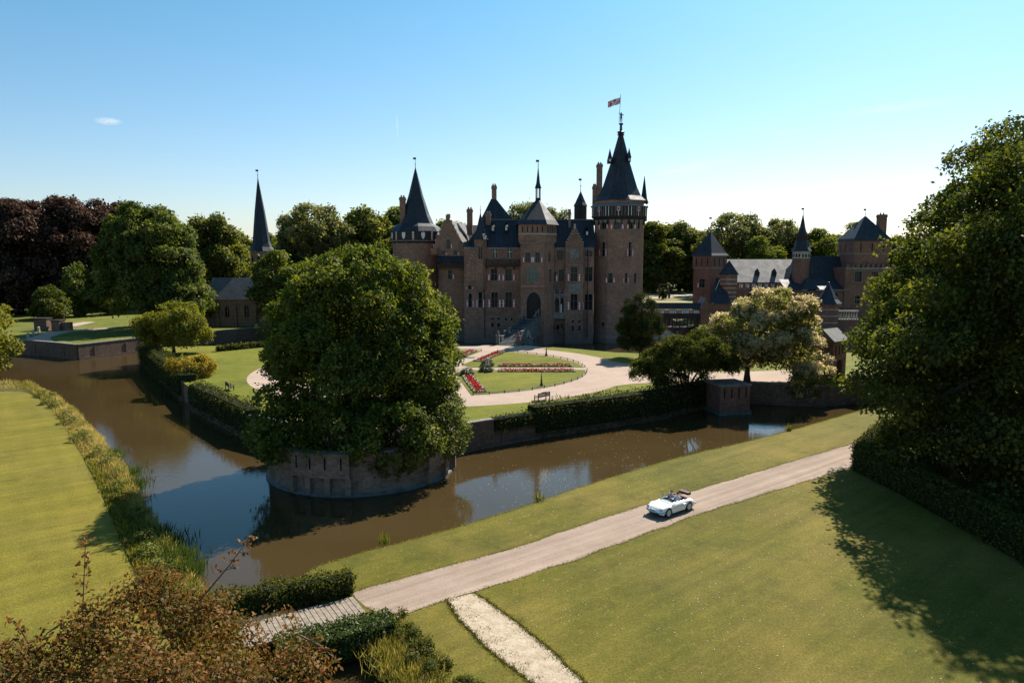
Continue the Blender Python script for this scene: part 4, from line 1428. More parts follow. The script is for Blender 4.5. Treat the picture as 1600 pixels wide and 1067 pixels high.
add_window(Frame(fr.pt(0, .01, 0)[:2], fr.pt(fr.L, .01, 0)[:2]), 2.2, 3.9, Zr(450, Yg), Zr(436, Yg), gh, 'L', 'cross', .02)
# main hall
Yh = 190.0
fr = Frame((Xc(1127, Yh), Yh), (Xc(1240, Yh), Yh))
H = MB()
ze = Zr(440.5, Yh)
facade(H, fr, IZ - .5, ze, [(1168, 1174, 458, 470), (1184, 1190, 458, 470), (1200, 1206, 458, 470), (1216, 1222, 458, 470)], gh)
H.face([(*fr.p1, IZ - .5), (fr.p1[0], Yh + 14, IZ - .5), (fr.p1[0], Yh + 14, ze), (*fr.p1, ze)])
H.face([(fr.p0[0], Yh + 14, IZ - .5), (*fr.p0, IZ - .5), (*fr.p0, ze), (fr.p0[0], Yh + 14, ze)])
fbox(H, fr, 0, fr.L, .003, .12, Zr(452.5, Yh), Zr(451.5, Yh), 2)
hall = H.build('hall_wall', GB, gh)
for k in range(7):
    px = 1157.8 + 9.9 * k
    u, _ = onplane(px, 446, fr.p0, fr.p1)
    s = MB()
    zz0, zz1 = Zr(449.5, Yh), Zr(443.5, Yh)
    fbox(s, fr, u - .45, u + .45, .004, .09, zz0, zz1, 0)
    fpoly(s, fr, [(u - .36, zz0 + .06), (u + .1, zz0 + .06), (u - .1, (zz0 + zz1) / 2), (u + .36, zz1 - .06), (u - .2, zz1 - .06)], .1, 1)
    s.build('painted_shutter', [MAT['white_paint'], MAT['red_paint']], gh)
Rg = MB()
Yr = Yh + 7
zr = Zr(405.3, Yr)
Rg.gable([(fr.p0[0] + 1.5, Yh - .4, ze - .1), (Xc(1224, Yh), Yh - .4, ze - .1), (Xc(1224, Yh), Yh + 14.4, ze - .1), (fr.p0[0] + 1.5, Yh + 14.4, ze - .1)], (fr.p0[0] + 3, Yr, zr), (Xc(1238, Yr), Yr, zr))
rg = Rg.build('roof', MAT['slate_sunlit'], gh)
for px in (1183, 1209.5):
    c = P(px, 428, Yh + 2.2)
    d = MB()
    d.box(c.x - .45, c.x + .45, c.y - .6, c.y + 2.4, c.z - 1.5, c.z, 1)
    d.gable([(c.x - .6, c.y - .7, c.z), (c.x + .6, c.y - .7, c.z), (c.x + .6, c.y + 2.6, c.z), (c.x - .6, c.y + 2.6, c.z)][0:4], (c.x, c.y - .7, c.z + 1.3), (c.x, c.y - .7, c.z + 1.3), 0)
    d.ring([(c.x - .6, c.y - .7, c.z), (c.x + .6, c.y - .7, c.z), (c.x + .6, c.y + 2.6, c.z), (c.x - .6, c.y + 2.6, c.z)], [(c.x, c.y - .2, c.z + 1.5)] * 4, 0)
    d.build('roof_dormer', [MAT['slate'], MAT['timber']], rg)
# banded stair turret in front of the hall's left end
c = (Xc(1139, 184), 184.0)
T = MB()
rt = 2.0
zt = Zr(429, 184)
T.lathe(c, [(rt, IZ - .3), (rt, zt - 3), (rt * 1.12, zt - 2.8), (rt * 1.12, zt)], 8, R(10), 0)
z = IZ + .6
while z < zt - .4:
    T.lathe(c, [(rt * (1.02 if z < zt - 3 else 1.13), z), (rt * (1.02 if z < zt - 3 else 1.13), z + .22)], 8, R(10), 1, True, True)
    z += 1.1
t_ = T.build('turret', GB, gh)
T = MB()
T.lathe(c, [(rt * 1.35, zt - .05), (rt * .8, zt + 1.5), (.05, Zr(407, 184))], 4, R(52), 0, True)
T.build('turret_roof', MAT['slate'], t_)
T = MB()
x0, x1 = Xc(1103, 183), Xc(1136, 183)
T.face([(x0, 179.0, Zr(474, 179)), (x1, 179.0, Zr(474, 179)), (x1, 186, Zr(434, 186)), (x1 - 2.0, 186, Zr(434, 186))])
T.box(x0 + .1, x1 - .1, 179.3, 186, IZ - .3, Zr(475, 179), 1)
T.build('lean_to', [MAT['slate'], MAT['brick_red']], gh)
# clock turret
c = (Xc(1251, 187), 187.0)
T = MB()
rt = 2.15
T.lathe(c, [(rt * .95, IZ), (rt * .95, Zr(411, 187)), (rt, Zr(409, 187)), (rt, Zr(392, 187))], 8, R(22.5), 0)
t_ = T.build('clock_turret', [MAT['brick_red']], gh)
T = MB()
T.lathe(c, [(rt * 1.02, Zr(404, 187)), (rt * 1.02, Zr(393, 187))], 8, R(22.5), 0, True, True)
ov = octo(c, rt * 1.02, R(22.5))
for k in range(8):
    f_ = Frame(ov[k], ov[(k + 1) % 8])
    for u in (.28, .72):
        uu = f_.L * u
        fpoly(T, f_, [(uu - .22, Zr(402, 187)), (uu + .22, Zr(402, 187)), (uu + .22, Zr(398, 187)), (uu, Zr(396.5, 187)), (uu - .22, Zr(398, 187))], .02, 1)
T.build('belfry', [MAT['stone'], MAT['dark']], t_)
T = MB()
T.lathe(c, [(rt * 1.2, Zr(392.5, 187)), (rt * .88, Zr(386, 187)), (rt * .75, Zr(377, 187)), (rt * .72, Zr(376, 187))], 8, R(22.5), 0, True, True)
T.lathe(c, [(rt * .62, Zr(376, 187)), (rt * .75, Zr(371, 187)), (rt * .75, Zr(367, 187))], 8, R(22.5), 1, False, True)
for k in range(8):
    a = R(22.5 + 45 * k)
    T.tube([(c[0] + rt * .75 * math.cos(a), c[1] + rt * .75 * math.sin(a), Zr(371, 187)), (c[0] + rt * .78 * math.cos(a), c[1] + rt * .78 * math.sin(a), Zr(362, 187))], [.12, .03], 4, 1)
T.lathe(c, [(rt * .6, Zr(367, 187)), (rt * .34, Zr(357, 187)), (.04, Zr(334, 187))], 8, R(22.5), 0, True)
T.build('spire', [MAT['slate'], MAT['timber']], t_)
finial(t_, c, Zr(337, 187), Zr(325, 187))
# right hand hall with its steep dark roof and front wing
Yk = 186.5
H = MB()
x0, x1 = Xc(1226, Yk), Xc(1334, Yk)
H.box(x0, x1, Yk + .01, Yk + 11, IZ - .5, Zr(450, Yk))
H.build('hall_wall', GB, gh)
H = MB()
H.gable([(x0, Yk - .3, Zr(450, Yk)), (x1, Yk - .3, Zr(450, Yk)), (x1, Yk + 11, Zr(450, Yk)), (x0, Yk + 11, Zr(450, Yk))], (x0 + 5.4, Yk + 4.6, Zr(400.4, Yk + 4.6)), (x1, Yk + 4.6, Zr(400.4, Yk + 4.6)))
H.build('roof', MAT['slate'], gh)
Yw = 182.5
fr = Frame((Xc(1232, Yw), Yw), (Xc(1322, Yw), Yw))
H = MB()
zw = Zr(453.5, Yw)
facade(H, fr, IZ - .5, zw, [(1259.6, 1274, 457.5, 474, '', 'grid'), (1240, 1246, 460, 474, '', 'cross'), (1302, 1308, 458, 474, '', 'cross')], gh)
H.face([(*fr.p1, IZ - .5), (fr.p1[0], Yk + 1, IZ - .5), (fr.p1[0], Yk + 1, zw), (*fr.p1, zw)])
H.face([(fr.p0[0], Yk + 1, IZ - .5), (*fr.p0, IZ - .5), (*fr.p0, zw), (fr.p0[0], Yk + 1, zw)])
fbox(H, fr, 0, fr.L, .003, .1, Zr(478.5, Yw), Zr(477.5, Yw), 1)
H.build('wing_wall', GB, gh)
H = MB()
H.face([(fr.p0[0] - .5, Yw - .4, zw + .02), (fr.p1[0], Yw - .4, zw + .02), (fr.p1[0], Yk + 1, zw + 2.6), (fr.p0[0] - .5, Yk + 1, zw + 2.6)], 0)
H.box(Xc(1253, Yw), Xc(1261, Yw), Yw - .75, Yw - .41, zw - .12, zw + .2, 1)
H.box(Xc(1275, Yw), Xc(1320, Yw), Yw - .75, Yw - .41, zw - .12, zw + .2, 1)
c = (Xc(1268, Yw), Yw + .6)
e = [(c[0] - 2.2, Yw - .6, zw + .25), (c[0] + 2.2, Yw - .6, zw + .25), (c[0] + 2.2, Yw + 4, zw + .25), (c[0] - 2.2, Yw + 4, zw + .25)]
H.ring(e, [(c[0], Yw + 2, zw + 3.4)] * 4, 0)
H.build('wing_roof', [MAT['slate'], MAT['lead']], gh)
Yt = 183.0
bt, pl_, c_ = tower_sq(gh, (Xc(1333.5, Yt), Yt), 8.7, R(0), Zr(421, Yt), Zr(376.5, Yt), Zr(338, Yt + 4), 'great_gate_tower', GB, 'slate', .2, .97)
finial(bt, c_, Zr(343, Yt + 4), Zr(326, Yt + 4))
H = MB()
pl2 = [(Xc(1321.5, Yt - 1), Yt - 1), (Xc(1400, Yt - 1), Yt - 1), (Xc(1400, Yt - 1), Yt + 12), (Xc(1321.5, Yt - 1), Yt + 12)]
f2 = Frame(pl2[0], pl2[1])
zc_ = Zr(418, Yt)
facade(H, f2, IZ - .5, zc_, [(1336, 1346, 424.5, 440, '', 'grid'), (1362, 1372, 424.5, 440, '', 'grid'), (1336, 1343, 462, 474, '', 'cross')], gh)
for a, d in ((1, 2), (2, 3), (3, 0)):
    H.face([(*pl2[a], IZ - .5), (*pl2[d], IZ - .5), (*pl2[d], zc_), (*pl2[a], zc_)])
H.face([(*p, zc_) for p in pl2])
n = 10
for k in range(n):
    fbox(H, f2, f2.L * (k + .15) / n, f2.L * (k + .7) / n, -.35, .12, zc_ + .004, zc_ + .8, 0)
fbox(H, f2, 0, f2.L, .003, .16, zc_ - .5, zc_, 2)
H.build('great_gate_tower', GB, gh)
chimney(bt, 1375, 1387, 335, 376, Yt + 2, 1.8, 'brick_red')
chimney(bt, 1338, 1343.4, 350, 372, Yt + 5, 1.0, 'brick_red')

# garden turret with a conical roof in front of the gatehouse
gt = empty('garden_turret', (Xc(1296, 152), 152, IZ), 'small brick turret with pointed slate roof and stone balustrade before the gatehouse', 'turret')
c = ORIG[gt.name]
T = MB()
rt = 2.2
zt = Zr(473, 152)
T.lathe((c.x, c.y), [(rt * 1.05, 0.5), (rt * 1.05, 3.0), (rt, 3.05), (rt, zt)], 8, R(15), 0)
for z in (3.0, 4.2, 5.6, 7.0):
    T.lathe((c.x, c.y), [(rt * 1.03, z), (rt * 1.03, z + .18)], 8, R(15), 1, True, True)
T.build('turret_wall', GB, gt)
T = MB()
T.lathe((c.x, c.y), [(rt * 1.3, zt - .1), (rt * .92, zt + .7), (.06, Zr(442, 152))], 8, R(15), 0, True)
T.build('turret_roof', MAT['slate'], gt)
finial(gt, (c.x, c.y), Zr(444, 152), Zr(437, 152), False)
T = MB()
x0, x1 = c.x + 1.5, c.x + 6.5
T.box(x0, x1, 151.5, 152, 0.5, Zr(500, 152), 0)
T.box(x0, x1, 151.4, 152.1, Zr(500, 152) + .003, Zr(498, 152), 1)
T.box(x0, x1, 151.45, 152.05, Zr(487, 152), Zr(485, 152), 1)
for k in range(9):
    x = x0 + .3 + (x1 - x0 - .6) * k / 8
    T.lathe((x, 151.75), [(.12, Zr(498, 152)), (.2, Zr(494, 152)), (.1, Zr(490, 152)), (.14, Zr(487, 152))], 6, 0, 1)
T.build('balustrade', GB, gt)

# gate tower on the island's eastern wall with its small bridge
ga = empty('gate_tower', (Xc(1310, 95), 95, WZ), 'tall narrow brick gate tower with slate roof painted sunlit right of the flowering tree', 'gate tower')
near = Vector((Xc(1309, 92.5), 92.5))
ang = R(38)
ca, sa = math.cos(ang), math.sin(ang)
def gq(a, c): return (near.x + a * ca - c * sa, near.y + a * sa + c * ca)
pl = [gq(0, 0), gq(3.4, 0), gq(3.4, 3.0), gq(0, 3.0)]
zt = Zr(533, 93)
T = MB()
fr = Frame(pl[0], pl[1])
wall_holes(T, fr, -1.3, zt, [(1.0, 2.5, 1.7, 4.6)], 1.2, 3)  # redder brick on this side paints in the bounced light
for a, d in ((1, 2), (2, 3), (3, 0)):
    T.face([(*pl[a], -1.3), (*pl[d], -1.3), (*pl[d], zt), (*pl[a], zt)])
sh = [(1.0, 4.6), (1.0, 3.8)] + [(1.75 - .75 * math.cos(t), 3.8 + .8 * math.sin(t)) for t in (.3, .7, 1.1, 1.4)] + [(1.75, 4.6)]
fpoly(T, fr, sh[::-1] if False else [sh[0]] + sh[-1:0:-1], -.05, 3)
sh2 = [(3.5 - u, z) for u, z in sh]
fpoly(T, fr, sh2, -.05, 3)
fbox(T, fr, -.1, fr.L + .1, .003, .15, -1.3, .4, 2)
for u in (.5, 1.4, 2.3, 3.0):
    fbox(T, fr, u, u + .22, .004, .02, zt - 1.8, zt - .6, 4)
T.build('tower_wall', [MAT['brick_wall'], MAT['stone'], MAT['stone_dark'], MAT['brick_red'], MAT['dark']], ga)
T = MB()
o_ = offset(pl, .25)
T.gable([(*o_[0], zt), (*o_[1], zt), (*o_[2], zt), (*o_[3], zt)][0:4], (*gq(-.2, 1.5), zt + 1.5), (*gq(3.6, 1.5), zt + 1.5), 0)
T.build('tower_roof', MAT['slate_sunlit'], ga)
T = MB()
for a, d in ((1.02, 1.75), (1.75, 2.48)):
    fpoly(T, fr, [(a, 1.7), (d, 1.7), (d, 4.58), (a, 4.58)], -1.15, 0)
T.build('gate', MAT['timber'], ga)
T = MB()
w0, w1 = Vector(pl[3]), Vector((Xc(1279, 101), 101.0))
T.prism(ccw([pl[3], (w0.x + .3, w0.y + 5), (w1.x + .3, w1.y + 4), (w1.x, w1.y)]), -1.3, Zr(536, 97), 0)
q = ccw([(pl[3][0] + .3, pl[3][1] - .3), (w0.x + .6, w0.y + 5), (w1.x, w1.y + 4.2), (w1.x - .3, w1.y - .2)])
zz = Zr(536, 97)
T.ring([(x, y, zz) for x, y in q], [((x + w0.x) / 2 * .5 + .5 * ((w0.x + w1.x) / 2), .5 * y + .5 * (w0.y + 3), zz + 1.6) for x, y in q], 1)
T.face([((x + w0.x) / 2 * .5 + .5 * ((w0.x + w1.x) / 2), .5 * y + .5 * (w0.y + 3), zz + 1.6) for x, y in q], 1)
T.build('gate_wing', [MAT['brick_wall'], MAT['slate']], ga)
gb = empty('gate_bridge', (Xc(1345, 92), 92, WZ), 'low sunlit stone bridge running from the gate tower to the right bank', 'bridge')
T = MB()
a, d = Vector(gq(1.75, 0)), Vector(gq(1.75, -14))
f3 = Frame((a.x, a.y), (d.x, d.y))
fbox(T, f3, -.5, f3.L + 8, -1.5, 1.5, 1.1, 1.72, 0)
for u in (3, 8, 13):
    fbox(T, f3, u, u + 1, -1.4, 1.4, -1.4, 1.1, 1)
T.build('bridge_deck', [MAT['gravel'], MAT['brick_wall']], gb)
for sd in (-1, 1):
    T = MB(); fbox(T, f3, .4, f3.L + 7, sd * 1.65 - .15, sd * 1.65 + .15, .9, 2.5)
    T.build('parapet', MAT['brick_wall'], gb)

# ------------------------------------------------------------------ covered bridge castle - gatehouse
cb = empty('covered_bridge', (Xc(1060, 168), 168, WZ), 'long covered timber bridge between the great tower and the gatehouse', 'bridge')
Yb = 168.0
x0, x1 = Xc(1003, Yb, 480), Xc(1100, Yb, 480)
zd = Zr(511.5, Yb)
frb = Frame((x0, Yb), (x1, Yb))
T = MB()
T.box(x0, x1 + 1.5, Yb, Yb + 3.4, zd - .35, zd); T.build('deck', MAT['timber'], cb)
T = MB()
zr0, zr1 = Zr(483, Yb), Zr(474, Yb + 1.7)
T.gable([(x0, Yb - .3, zr0), (x1 + .6, Yb - .3, zr0), (x1 + .6, Yb + 3.7, zr0), (x0, Yb + 3.7, zr0)], (x0, Yb + .75, zr1 + .15), (x1 + .6, Yb + .75, zr1 + .15))
T.build('roof', MAT['slate'], cb)
zb0, zb1, zb2 = Zr(498.5, Yb), Zr(489.8, Yb), Zr(483.6, Yb)
for yy in (Yb + .05, Yb + 3.2):
    T = MB()
    T.box(x0, x1, yy, yy + .15, zb0, zb1)
    T.build('beam_panel', MAT['timber'], cb)
wd = frb.L / 5
for k in range(5):
    xa = x0 + wd * k
    w = MB()
    w.box(xa + .5, xa + .62, Yb + .06, Yb + .2, zb1, zb2); w.box(xa + wd - .62, xa + wd - .5, Yb + .06, Yb + .2, zb1, zb2)
    for j in range(1, 4):
        x = xa + .62 + (wd - 1.24) * j / 4
        w.box(x - .05, x + .05, Yb + .06, Yb + .18, zb1, zb2)
    w.box(xa + .62, xa + wd - .62, Yb + .05, Yb + .19, zb2 - .1, zb2 - .003)
    o = w.build('window', MAT['timber'], cb)
    g = MB(); g.face([(xa + .62, Yb + .12, zb1), (xa + wd - .62, Yb + .12, zb1), (xa + wd - .62, Yb + .12, zb2 - .1), (xa + .62, Yb + .12, zb2 - .1)])
    g.build('pane', MAT['window_pale'] if 'window_pale' in MAT else MAT['white_paint'], o)
    s = MB(); s.box(xa - .48, xa + .48, Yb + .02, Yb + .1, zb1 + .05, zb2 - .05)
    s.build('shutter', plain('faded_pink_board', (0.42, 0.25, 0.22), .7) if k == 0 else bpy.data.materials['faded_pink_board'], cb)
for k in range(9):
    x = x0 + .3 + (frb.L - .6) * k / 8
    for yy in (Yb + .1, Yb + 3.2):
        T = MB()
        T.box(x - .12, x + .12, yy, yy + .2, zd + .002, zb0 - .002)
        T.tube([(x - .7, yy + .1, zb0), (x, yy + .1, zb0 - .75), (x + .7, yy + .1, zb0)], .07, 4)
        T.build('post', MAT['timber'], cb)
for yy in (Yb + .2, Yb + 3.3):
    T = MB()
    for z in (zd + .55, zd + 1.05):
        T.box(x0, x1, yy - .04, yy + .04, z, z + .09)
    T.build('railing', MAT['timber'], cb)
for px in (1020, 1066):
    T = MB(); T.box(Xc(px, Yb) - .6, Xc(px, Yb) + .6, Yb + .3, Yb + 3, -1.4, zd - .352); T.build('pier', MAT['brick_wall'], cb)
T = MB()
xa, xb = Xc(1096, Yb), Xc(1110, Yb)
T.prism([(xa, Yb - .6), (xb, Yb - .6), (xb, Yb + 4), (xa, Yb + 4)], -.5, Zr(483, Yb), 0)
T.gable([(xa - .3, Yb + 4.3, Zr(483, Yb)), (xa - .3, Yb - .9, Zr(483, Yb)), (xb + .3, Yb - .9, Zr(483, Yb)), (xb + .3, Yb + 4.3, Zr(483, Yb))], ((xa + xb) / 2, Yb + 4.3, Zr(465, Yb)), ((xa + xb) / 2, Yb - .9, Zr(465, Yb)), 1, 0)
T.build('bridge_house', [MAT['brick_red'], MAT['slate_sunlit']], cb)
for px, lab, mt in ((1041.5, 'person in dark clothes walking on the covered bridge, nearest the castle', (0.03, 0.035, 0.06)), (1045.5, 'person in black with a bag walking behind another on the covered bridge', (0.02, 0.02, 0.022))):
    o = figure('person', (Xc(px, Yb + 1.2), Yb + 1.2, zd), 0.97, plain('walker_clothes', mt, .8), None, R(-80), None, .2)
    tag(o, lab, 'person', 'people on the covered bridge')

# ------------------------------------------------------------------ chapel on the left bank
ch = empty('chapel', (Xc(372, 172), 172, IZ), 'low brown brick chapel with slate roof and thin leaning-looking spire on the left bank', 'chapel')
ch['label'] = 'low brown brick chapel with slate roof painted sunlit and tall needle spire on the left bank'
Yc = 170.0
fr = Frame((Xc(316, Yc), Yc), (Xc(436, Yc), Yc))
H = MB()
ze = Zr(467.5, Yc)
holes = []
wl = []
for px0, px1, y0, y1 in ((351, 358.5, 478, 495.5), (381.5, 389, 476, 495.5), (325, 331, 479, 495.5), (412, 419, 477, 495.5)):
    a, z1 = onplane(px0, y0, fr.p0, fr.p1); d, z0 = onplane(px1, y1, fr.p0, fr.p1)
    holes.append((a, d, z0, z1)); wl.append((a, d, z0, z1))
wall_holes(H, fr, IZ - .5, ze, holes, .4)
for a, d, z0, z1 in wl:
    c = (a + d) / 2; h = (d - a) / 2
    lf = [(a, z1)] + [(a + h * (1 - math.cos(t)), z1 - h * 1.3 * (1 - math.sin(t))) for t in (1.57, 1.1, .6, 0)][::1]
    fpoly(H, fr, [(a, z1), (a, z1 - 1.3 * h), (a + h * .25, z1 - h * .6), (c, z1)], -.03)
    fpoly(H, fr, [(d, z1), (c, z1), (d - h * .25, z1 - h * .6), (d, z1 - 1.3 * h)], -.03)
H.face([(fr.p0[0], Yc + 9, IZ - .5), (*fr.p0, IZ - .5), (*fr.p0, ze), (fr.p0[0], Yc + 9, ze)])
H.face([(*fr.p1, IZ - .5), (fr.p1[0], Yc + 9, IZ - .5), (fr.p1[0], Yc + 9, ze), (*fr.p1, ze)])
for px in (318, 341, 369, 400, 428):
    u, _ = onplane(px, 490, fr.p0, fr.p1)
    u = max(u, .3)
    fbox(H, fr, u - .3, u + .3, .003, .7, IZ - .5, ze - 2.2, 0)
    fbox(H, fr, u - .3, u + .3, .003, .35, ze - 2.198, ze - 1.0, 0)
fbox(H, fr, 0, fr.L, .004, .1, IZ + .9, IZ + 1.05, 1)
H.build('wall', [MAT['brick_chapel'], MAT['stone_dark']], ch)
for a, d, z0, z1 in wl:
    w = MB()
    fbox(w, fr, (a + d) / 2 - .06, (a + d) / 2 + .06, -.3, -.2, z0, z1 - .1)
    fbox(w, fr, a, (a + d) / 2 - .06, -.3, -.22, z0 + (z1 - z0) * .5 - .04, z0 + (z1 - z0) * .5 + .04)
    fbox(w, fr, (a + d) / 2 + .06, d, -.3, -.22, z0 + (z1 - z0) * .5 - .04, z0 + (z1 - z0) * .5 + .04)
    o = w.build('window', MAT['stone_dark'], ch)
    g = MB(); fpoly(g, fr, [(a, z0), (d, z0), (d, z1), (a, z1)], -.36); g.build('pane', MAT['glass'], o)
H = MB()
zr = Zr(433.8, Yc + 4.5)
H.gable([(fr.p0[0] - .4, Yc - .5, ze - .1), (fr.p1[0], Yc - .5, ze - .1), (fr.p1[0], Yc + 9.5, ze - .1), (fr.p0[0] - .4, Yc + 9.5, ze - .1)], (fr.p0[0] + .6, Yc + 4.5, zr), (fr.p1[0], Yc + 4.5, zr), 0)
H.build('roof', MAT['slate_sunlit'], ch)
c = (Xc(410.5, 184), 184.0)
H = MB()
r_ = 2.75
H.lathe(c, [(r_, IZ - .5), (r_, Zr(393, 184))], 8, R(22.5))
ov = octo(c, r_, R(22.5))
st = H.build('steeple', MAT['brick_chapel'], ch)
H = MB()
for k in (6, 7, 0, 1):
    f_ = Frame(ov[k], ov[(k + 1) % 8]); u = f_.L / 2
    fpoly(H, f_, [(u - .4, Zr(410, 184)), (u + .4, Zr(410, 184)), (u + .4, Zr(403, 184)), (u, Zr(400, 184)), (u - .4, Zr(403, 184))], .01)
tag(H.build('belfry_openings', MAT['dark'], st), kind='stuff')
H = MB()
zz = [Zr(y, 184) for y in (392.5, 386, 378, 330, 279)]
lean = Xc(402.4, 184) - c[0] + 1.0
def spl(r, z, t): return [(c[0] + lean * t + r * math.sin(R(22.5) + k * math.pi / 4), c[1] - r * math.cos(R(22.5) + k * math.pi / 4), z) for k in range(8)]
lp = [spl(r_ * 1.18, zz[0], 0), spl(r_ * .92, zz[1], .02), spl(r_ * .78, zz[2], .08), spl(r_ * .45, zz[3], .5), spl(.08, zz[4], 1)]
for a, d in zip(lp, lp[1:]): H.ring(a, d)
H.face(lp[0][::-1])
H.build('spire', MAT['slate'], st)
finial(st, (c[0] + lean, c[1]), zz[4] - .3, Zr(265, 184))

# ------------------------------------------------------------------ moat walls, bastions, ivy-free stonework
def coping(parent, pts, z, w, L=1.1, h=0.14, mat='stone_dark'):
    """one cap stone after another along a line"""
    for i in range(len(pts) - 1):
        a, c = Vector(pts[i][:2]), Vector(pts[i + 1][:2])
        d = (c - a).length
        n = max(1, round(d / L))
        ang = math.atan2(c.y - a.y, c.x - a.x)
        for k in range(n):
            m_ = a.lerp(c, (k + .5) / n)
            s = MB()
            dz = random.uniform(-.012, .012)
            s.obox((m_.x, m_.y), ang + random.uniform(-.01, .01), d / n - .03, w, z + dz, z + h + dz)
            s.build('coping_stone', MAT[mat], parent)

def moat_wall(pts, z1, label, th=.5, mat='brick_wall', z0=-1.3, group=None, cop=True):
    pts = [(p[0], p[1]) for p in pts]
    o = empty('moat_wall', (pts[0][0], pts[0][1], WZ), label, 'wall', group)
    b = MB()
    for a, c in zip(pts, pts[1:]):
        f_ = Frame(a, c)
        fbox(b, f_, -.02, f_.L + .02, -th / 2, th / 2, z0, z1)
        fbox(b, f_, 0, f_.L, th / 2, th / 2 + .12, z0, -.35)
        n = int(f_.L / 6)
        for k in range(n):
            u = f_.L * (k + .5) / n
            fbox(b, f_, u - .22, u + .22, th / 2, th / 2 + .1, z0, z1 - .5)
    b.build('brickwork', MAT[mat], o)
    if cop: coping(o, pts, z1 + .004, th + .14)
    return o

lw = [(p.x, p.y) for p in left_wall]
moat_wall(lw[0:2], 2.0, 'shaded brick moat wall under the golden shrub, running back to the far corner')
moat_wall(lw[2:4] + [(BC[0] - 7.0, BC[1] + 4.6)], 2.0, 'ivy grown brick moat wall between the stone turret and the round bastion')
rw = [(p.x, p.y) for p in right_wall]
moat_wall([(BC[0] + 7.4, BC[1] + 3.4)] + rw[1:5], 2.0, 'long brick moat wall right of the round bastion, topped with ivy')
moat_wall(rw[5:7] + [(Xc(1285, 99), 100)], 2.0, 'brick moat wall under the flowering tree')
fp = [(p.x, p.y) for p in fpts]
moat_wall([fp[4], fp[3], fp[2]][0:3], 2.05, 'brick quay wall below the path to the chapel, left part')
moat_wall(fp[0:3][::-1], 2.05, 'brick quay wall in front of the chapel lawn')
# the round bastion
ba = empty('round_bastion', (BC[0], BC[1], WZ), 'big round brick bastion rising from the moat under the chestnut tree', 'bastion')
T = MB()
ang = [R(150) + R(250) * k / 40 for k in range(41)]
zt = 2.7
def bl(r, z): return [(BC[0] + r * math.cos(a), BC[1] + r * math.sin(a), z) for a in ang]
prof = [(BR + .28, -1.3), (BR + .24, -.58), (BR + .05, -.42), (BR, .1), (BR, zt), (BR - .5, zt), (BR - .5, IZ - .2)]
for (r0, z0), (r1, z1) in zip(prof, prof[1:]):
    a, c = bl(r0, z0), bl(r1, z1)
    for k in range(40):
        uvq = [(ang[k] * BR, z0 - (BR - r0)), (ang[k + 1] * BR, z0 - (BR - r0)), (ang[k + 1] * BR, z1 - (BR - r1)), (ang[k] * BR, z1 - (BR - r1))]
        T.face([a[k], a[k + 1], c[k + 1], c[k]], 1 if z1 < 0 else 0, uvq)
T.build('bastion_wall', [MAT['brick_old'], MAT['bluestone']], ba)
coping(ba, [(x, y) for x, y, z in bl(BR - .25, 0)][::2], zt + .004, .75, 1.2, .13)
def barrel_panel(a0, a1, z0, z1, proud, legs):
    b = MB()
    n = 6
    lo, hi, lo2 = [], [], []
    for k in range(n + 1):
        a = a0 + (a1 - a0) * k / n
        lo.append((a, BR + proud)); 
    for k in range(n):
        q = [(BC[0] + r * math.cos(a), BC[1] + r * math.sin(a)) for a, r in ((lo[k][0], BR - .1), (lo[k + 1][0], BR - .1))]
        q2 = [(BC[0] + r * math.cos(a), BC[1] + r * math.sin(a)) for a, r in ((lo[k + 1][0], BR + proud), (lo[k][0], BR + proud))]
        b.prism(ccw([q[0], q2[1], q2[0], q[1]]), z0, z1)
    for k in range(legs):
        a = a0 + (a1 - a0) * (k + .02) / (legs - 1) * .97
        c = (BC[0] + (BR + proud / 2) * math.cos(a), BC[1] + (BR + proud / 2) * math.sin(a))
        b.obox(c, a, proud + .1, .45, -.5, z0 - .003)
    o = b.build('parapet_panel', MAT['brick_old'], ba)
    for k in range(4):
        a = a0 + (a1 - a0) * (k + .5) / 4
        s = MB()
        c = (BC[0] + (BR + proud * .99 + .012) * math.cos(a), BC[1] + (BR + proud * .99 + .012) * math.sin(a))
        s.obox(c, a, .03, .11, z1 - 1.3, z1 - .3)
        s.build('arrow_slit', MAT['dark'], o)
barrel_panel(R(240), R(275), .85, zt + .12, .38, 4)
barrel_panel(R(322), R(356), .7, zt + .15, .38, 3)
for a in (R(222), R(290), R(306)):
    s = MB(); c = (BC[0] + (BR + .01) * math.cos(a), BC[1] + (BR + .01) * math.sin(a))
    s.obox(c, a, .03, .11, 1.3, 2.3); s.build('arrow_slit', MAT['dark'], ba)
# square turrets standing in the wall
def wall_turret(c, ang, w, zt, label, mat):
    o = empty('wall_turret', (c[0], c[1], WZ), label, 'turret')
    b = MB()
    b.obox(c, ang, w + .3, w + .3, -1.3, -.2, 1)
    b.obox(c, ang, w, w, -.2, zt, 0)
    b.build('turret_wall', [MAT[mat], MAT['bluestone']], o)
    b = MB(); b.obox(c, ang, w + .25, w + .25, zt + .003, zt + .2); b.build('cap', MAT['stone_dark'], o)
    ca, sa = math.cos(ang), math.sin(ang)
    for k in range(4):
        u = -w / 2 + w * (k + .6) / 4.2
        s = MB()
        s.obox((c[0] + u * ca + (w / 2 + .01) * sa, c[1] + u * sa - (w / 2 + .01) * ca), ang, .14, .03, zt - 1.4, zt - .2)
        s.build('arrow_slit', MAT['dark'], o)
wall_turret((Xc(1145, 85.5), 86.0), R(12), 3.9, 2.75, 'square red brick wall turret in the moat under the flowering tree', 'brick_red')
wall_turret((Xc(292, 97.5), 98.0), R(-35), 2.4, 2.2, 'small square brick turret in the moat wall near the golden shrub', 'brick_old')

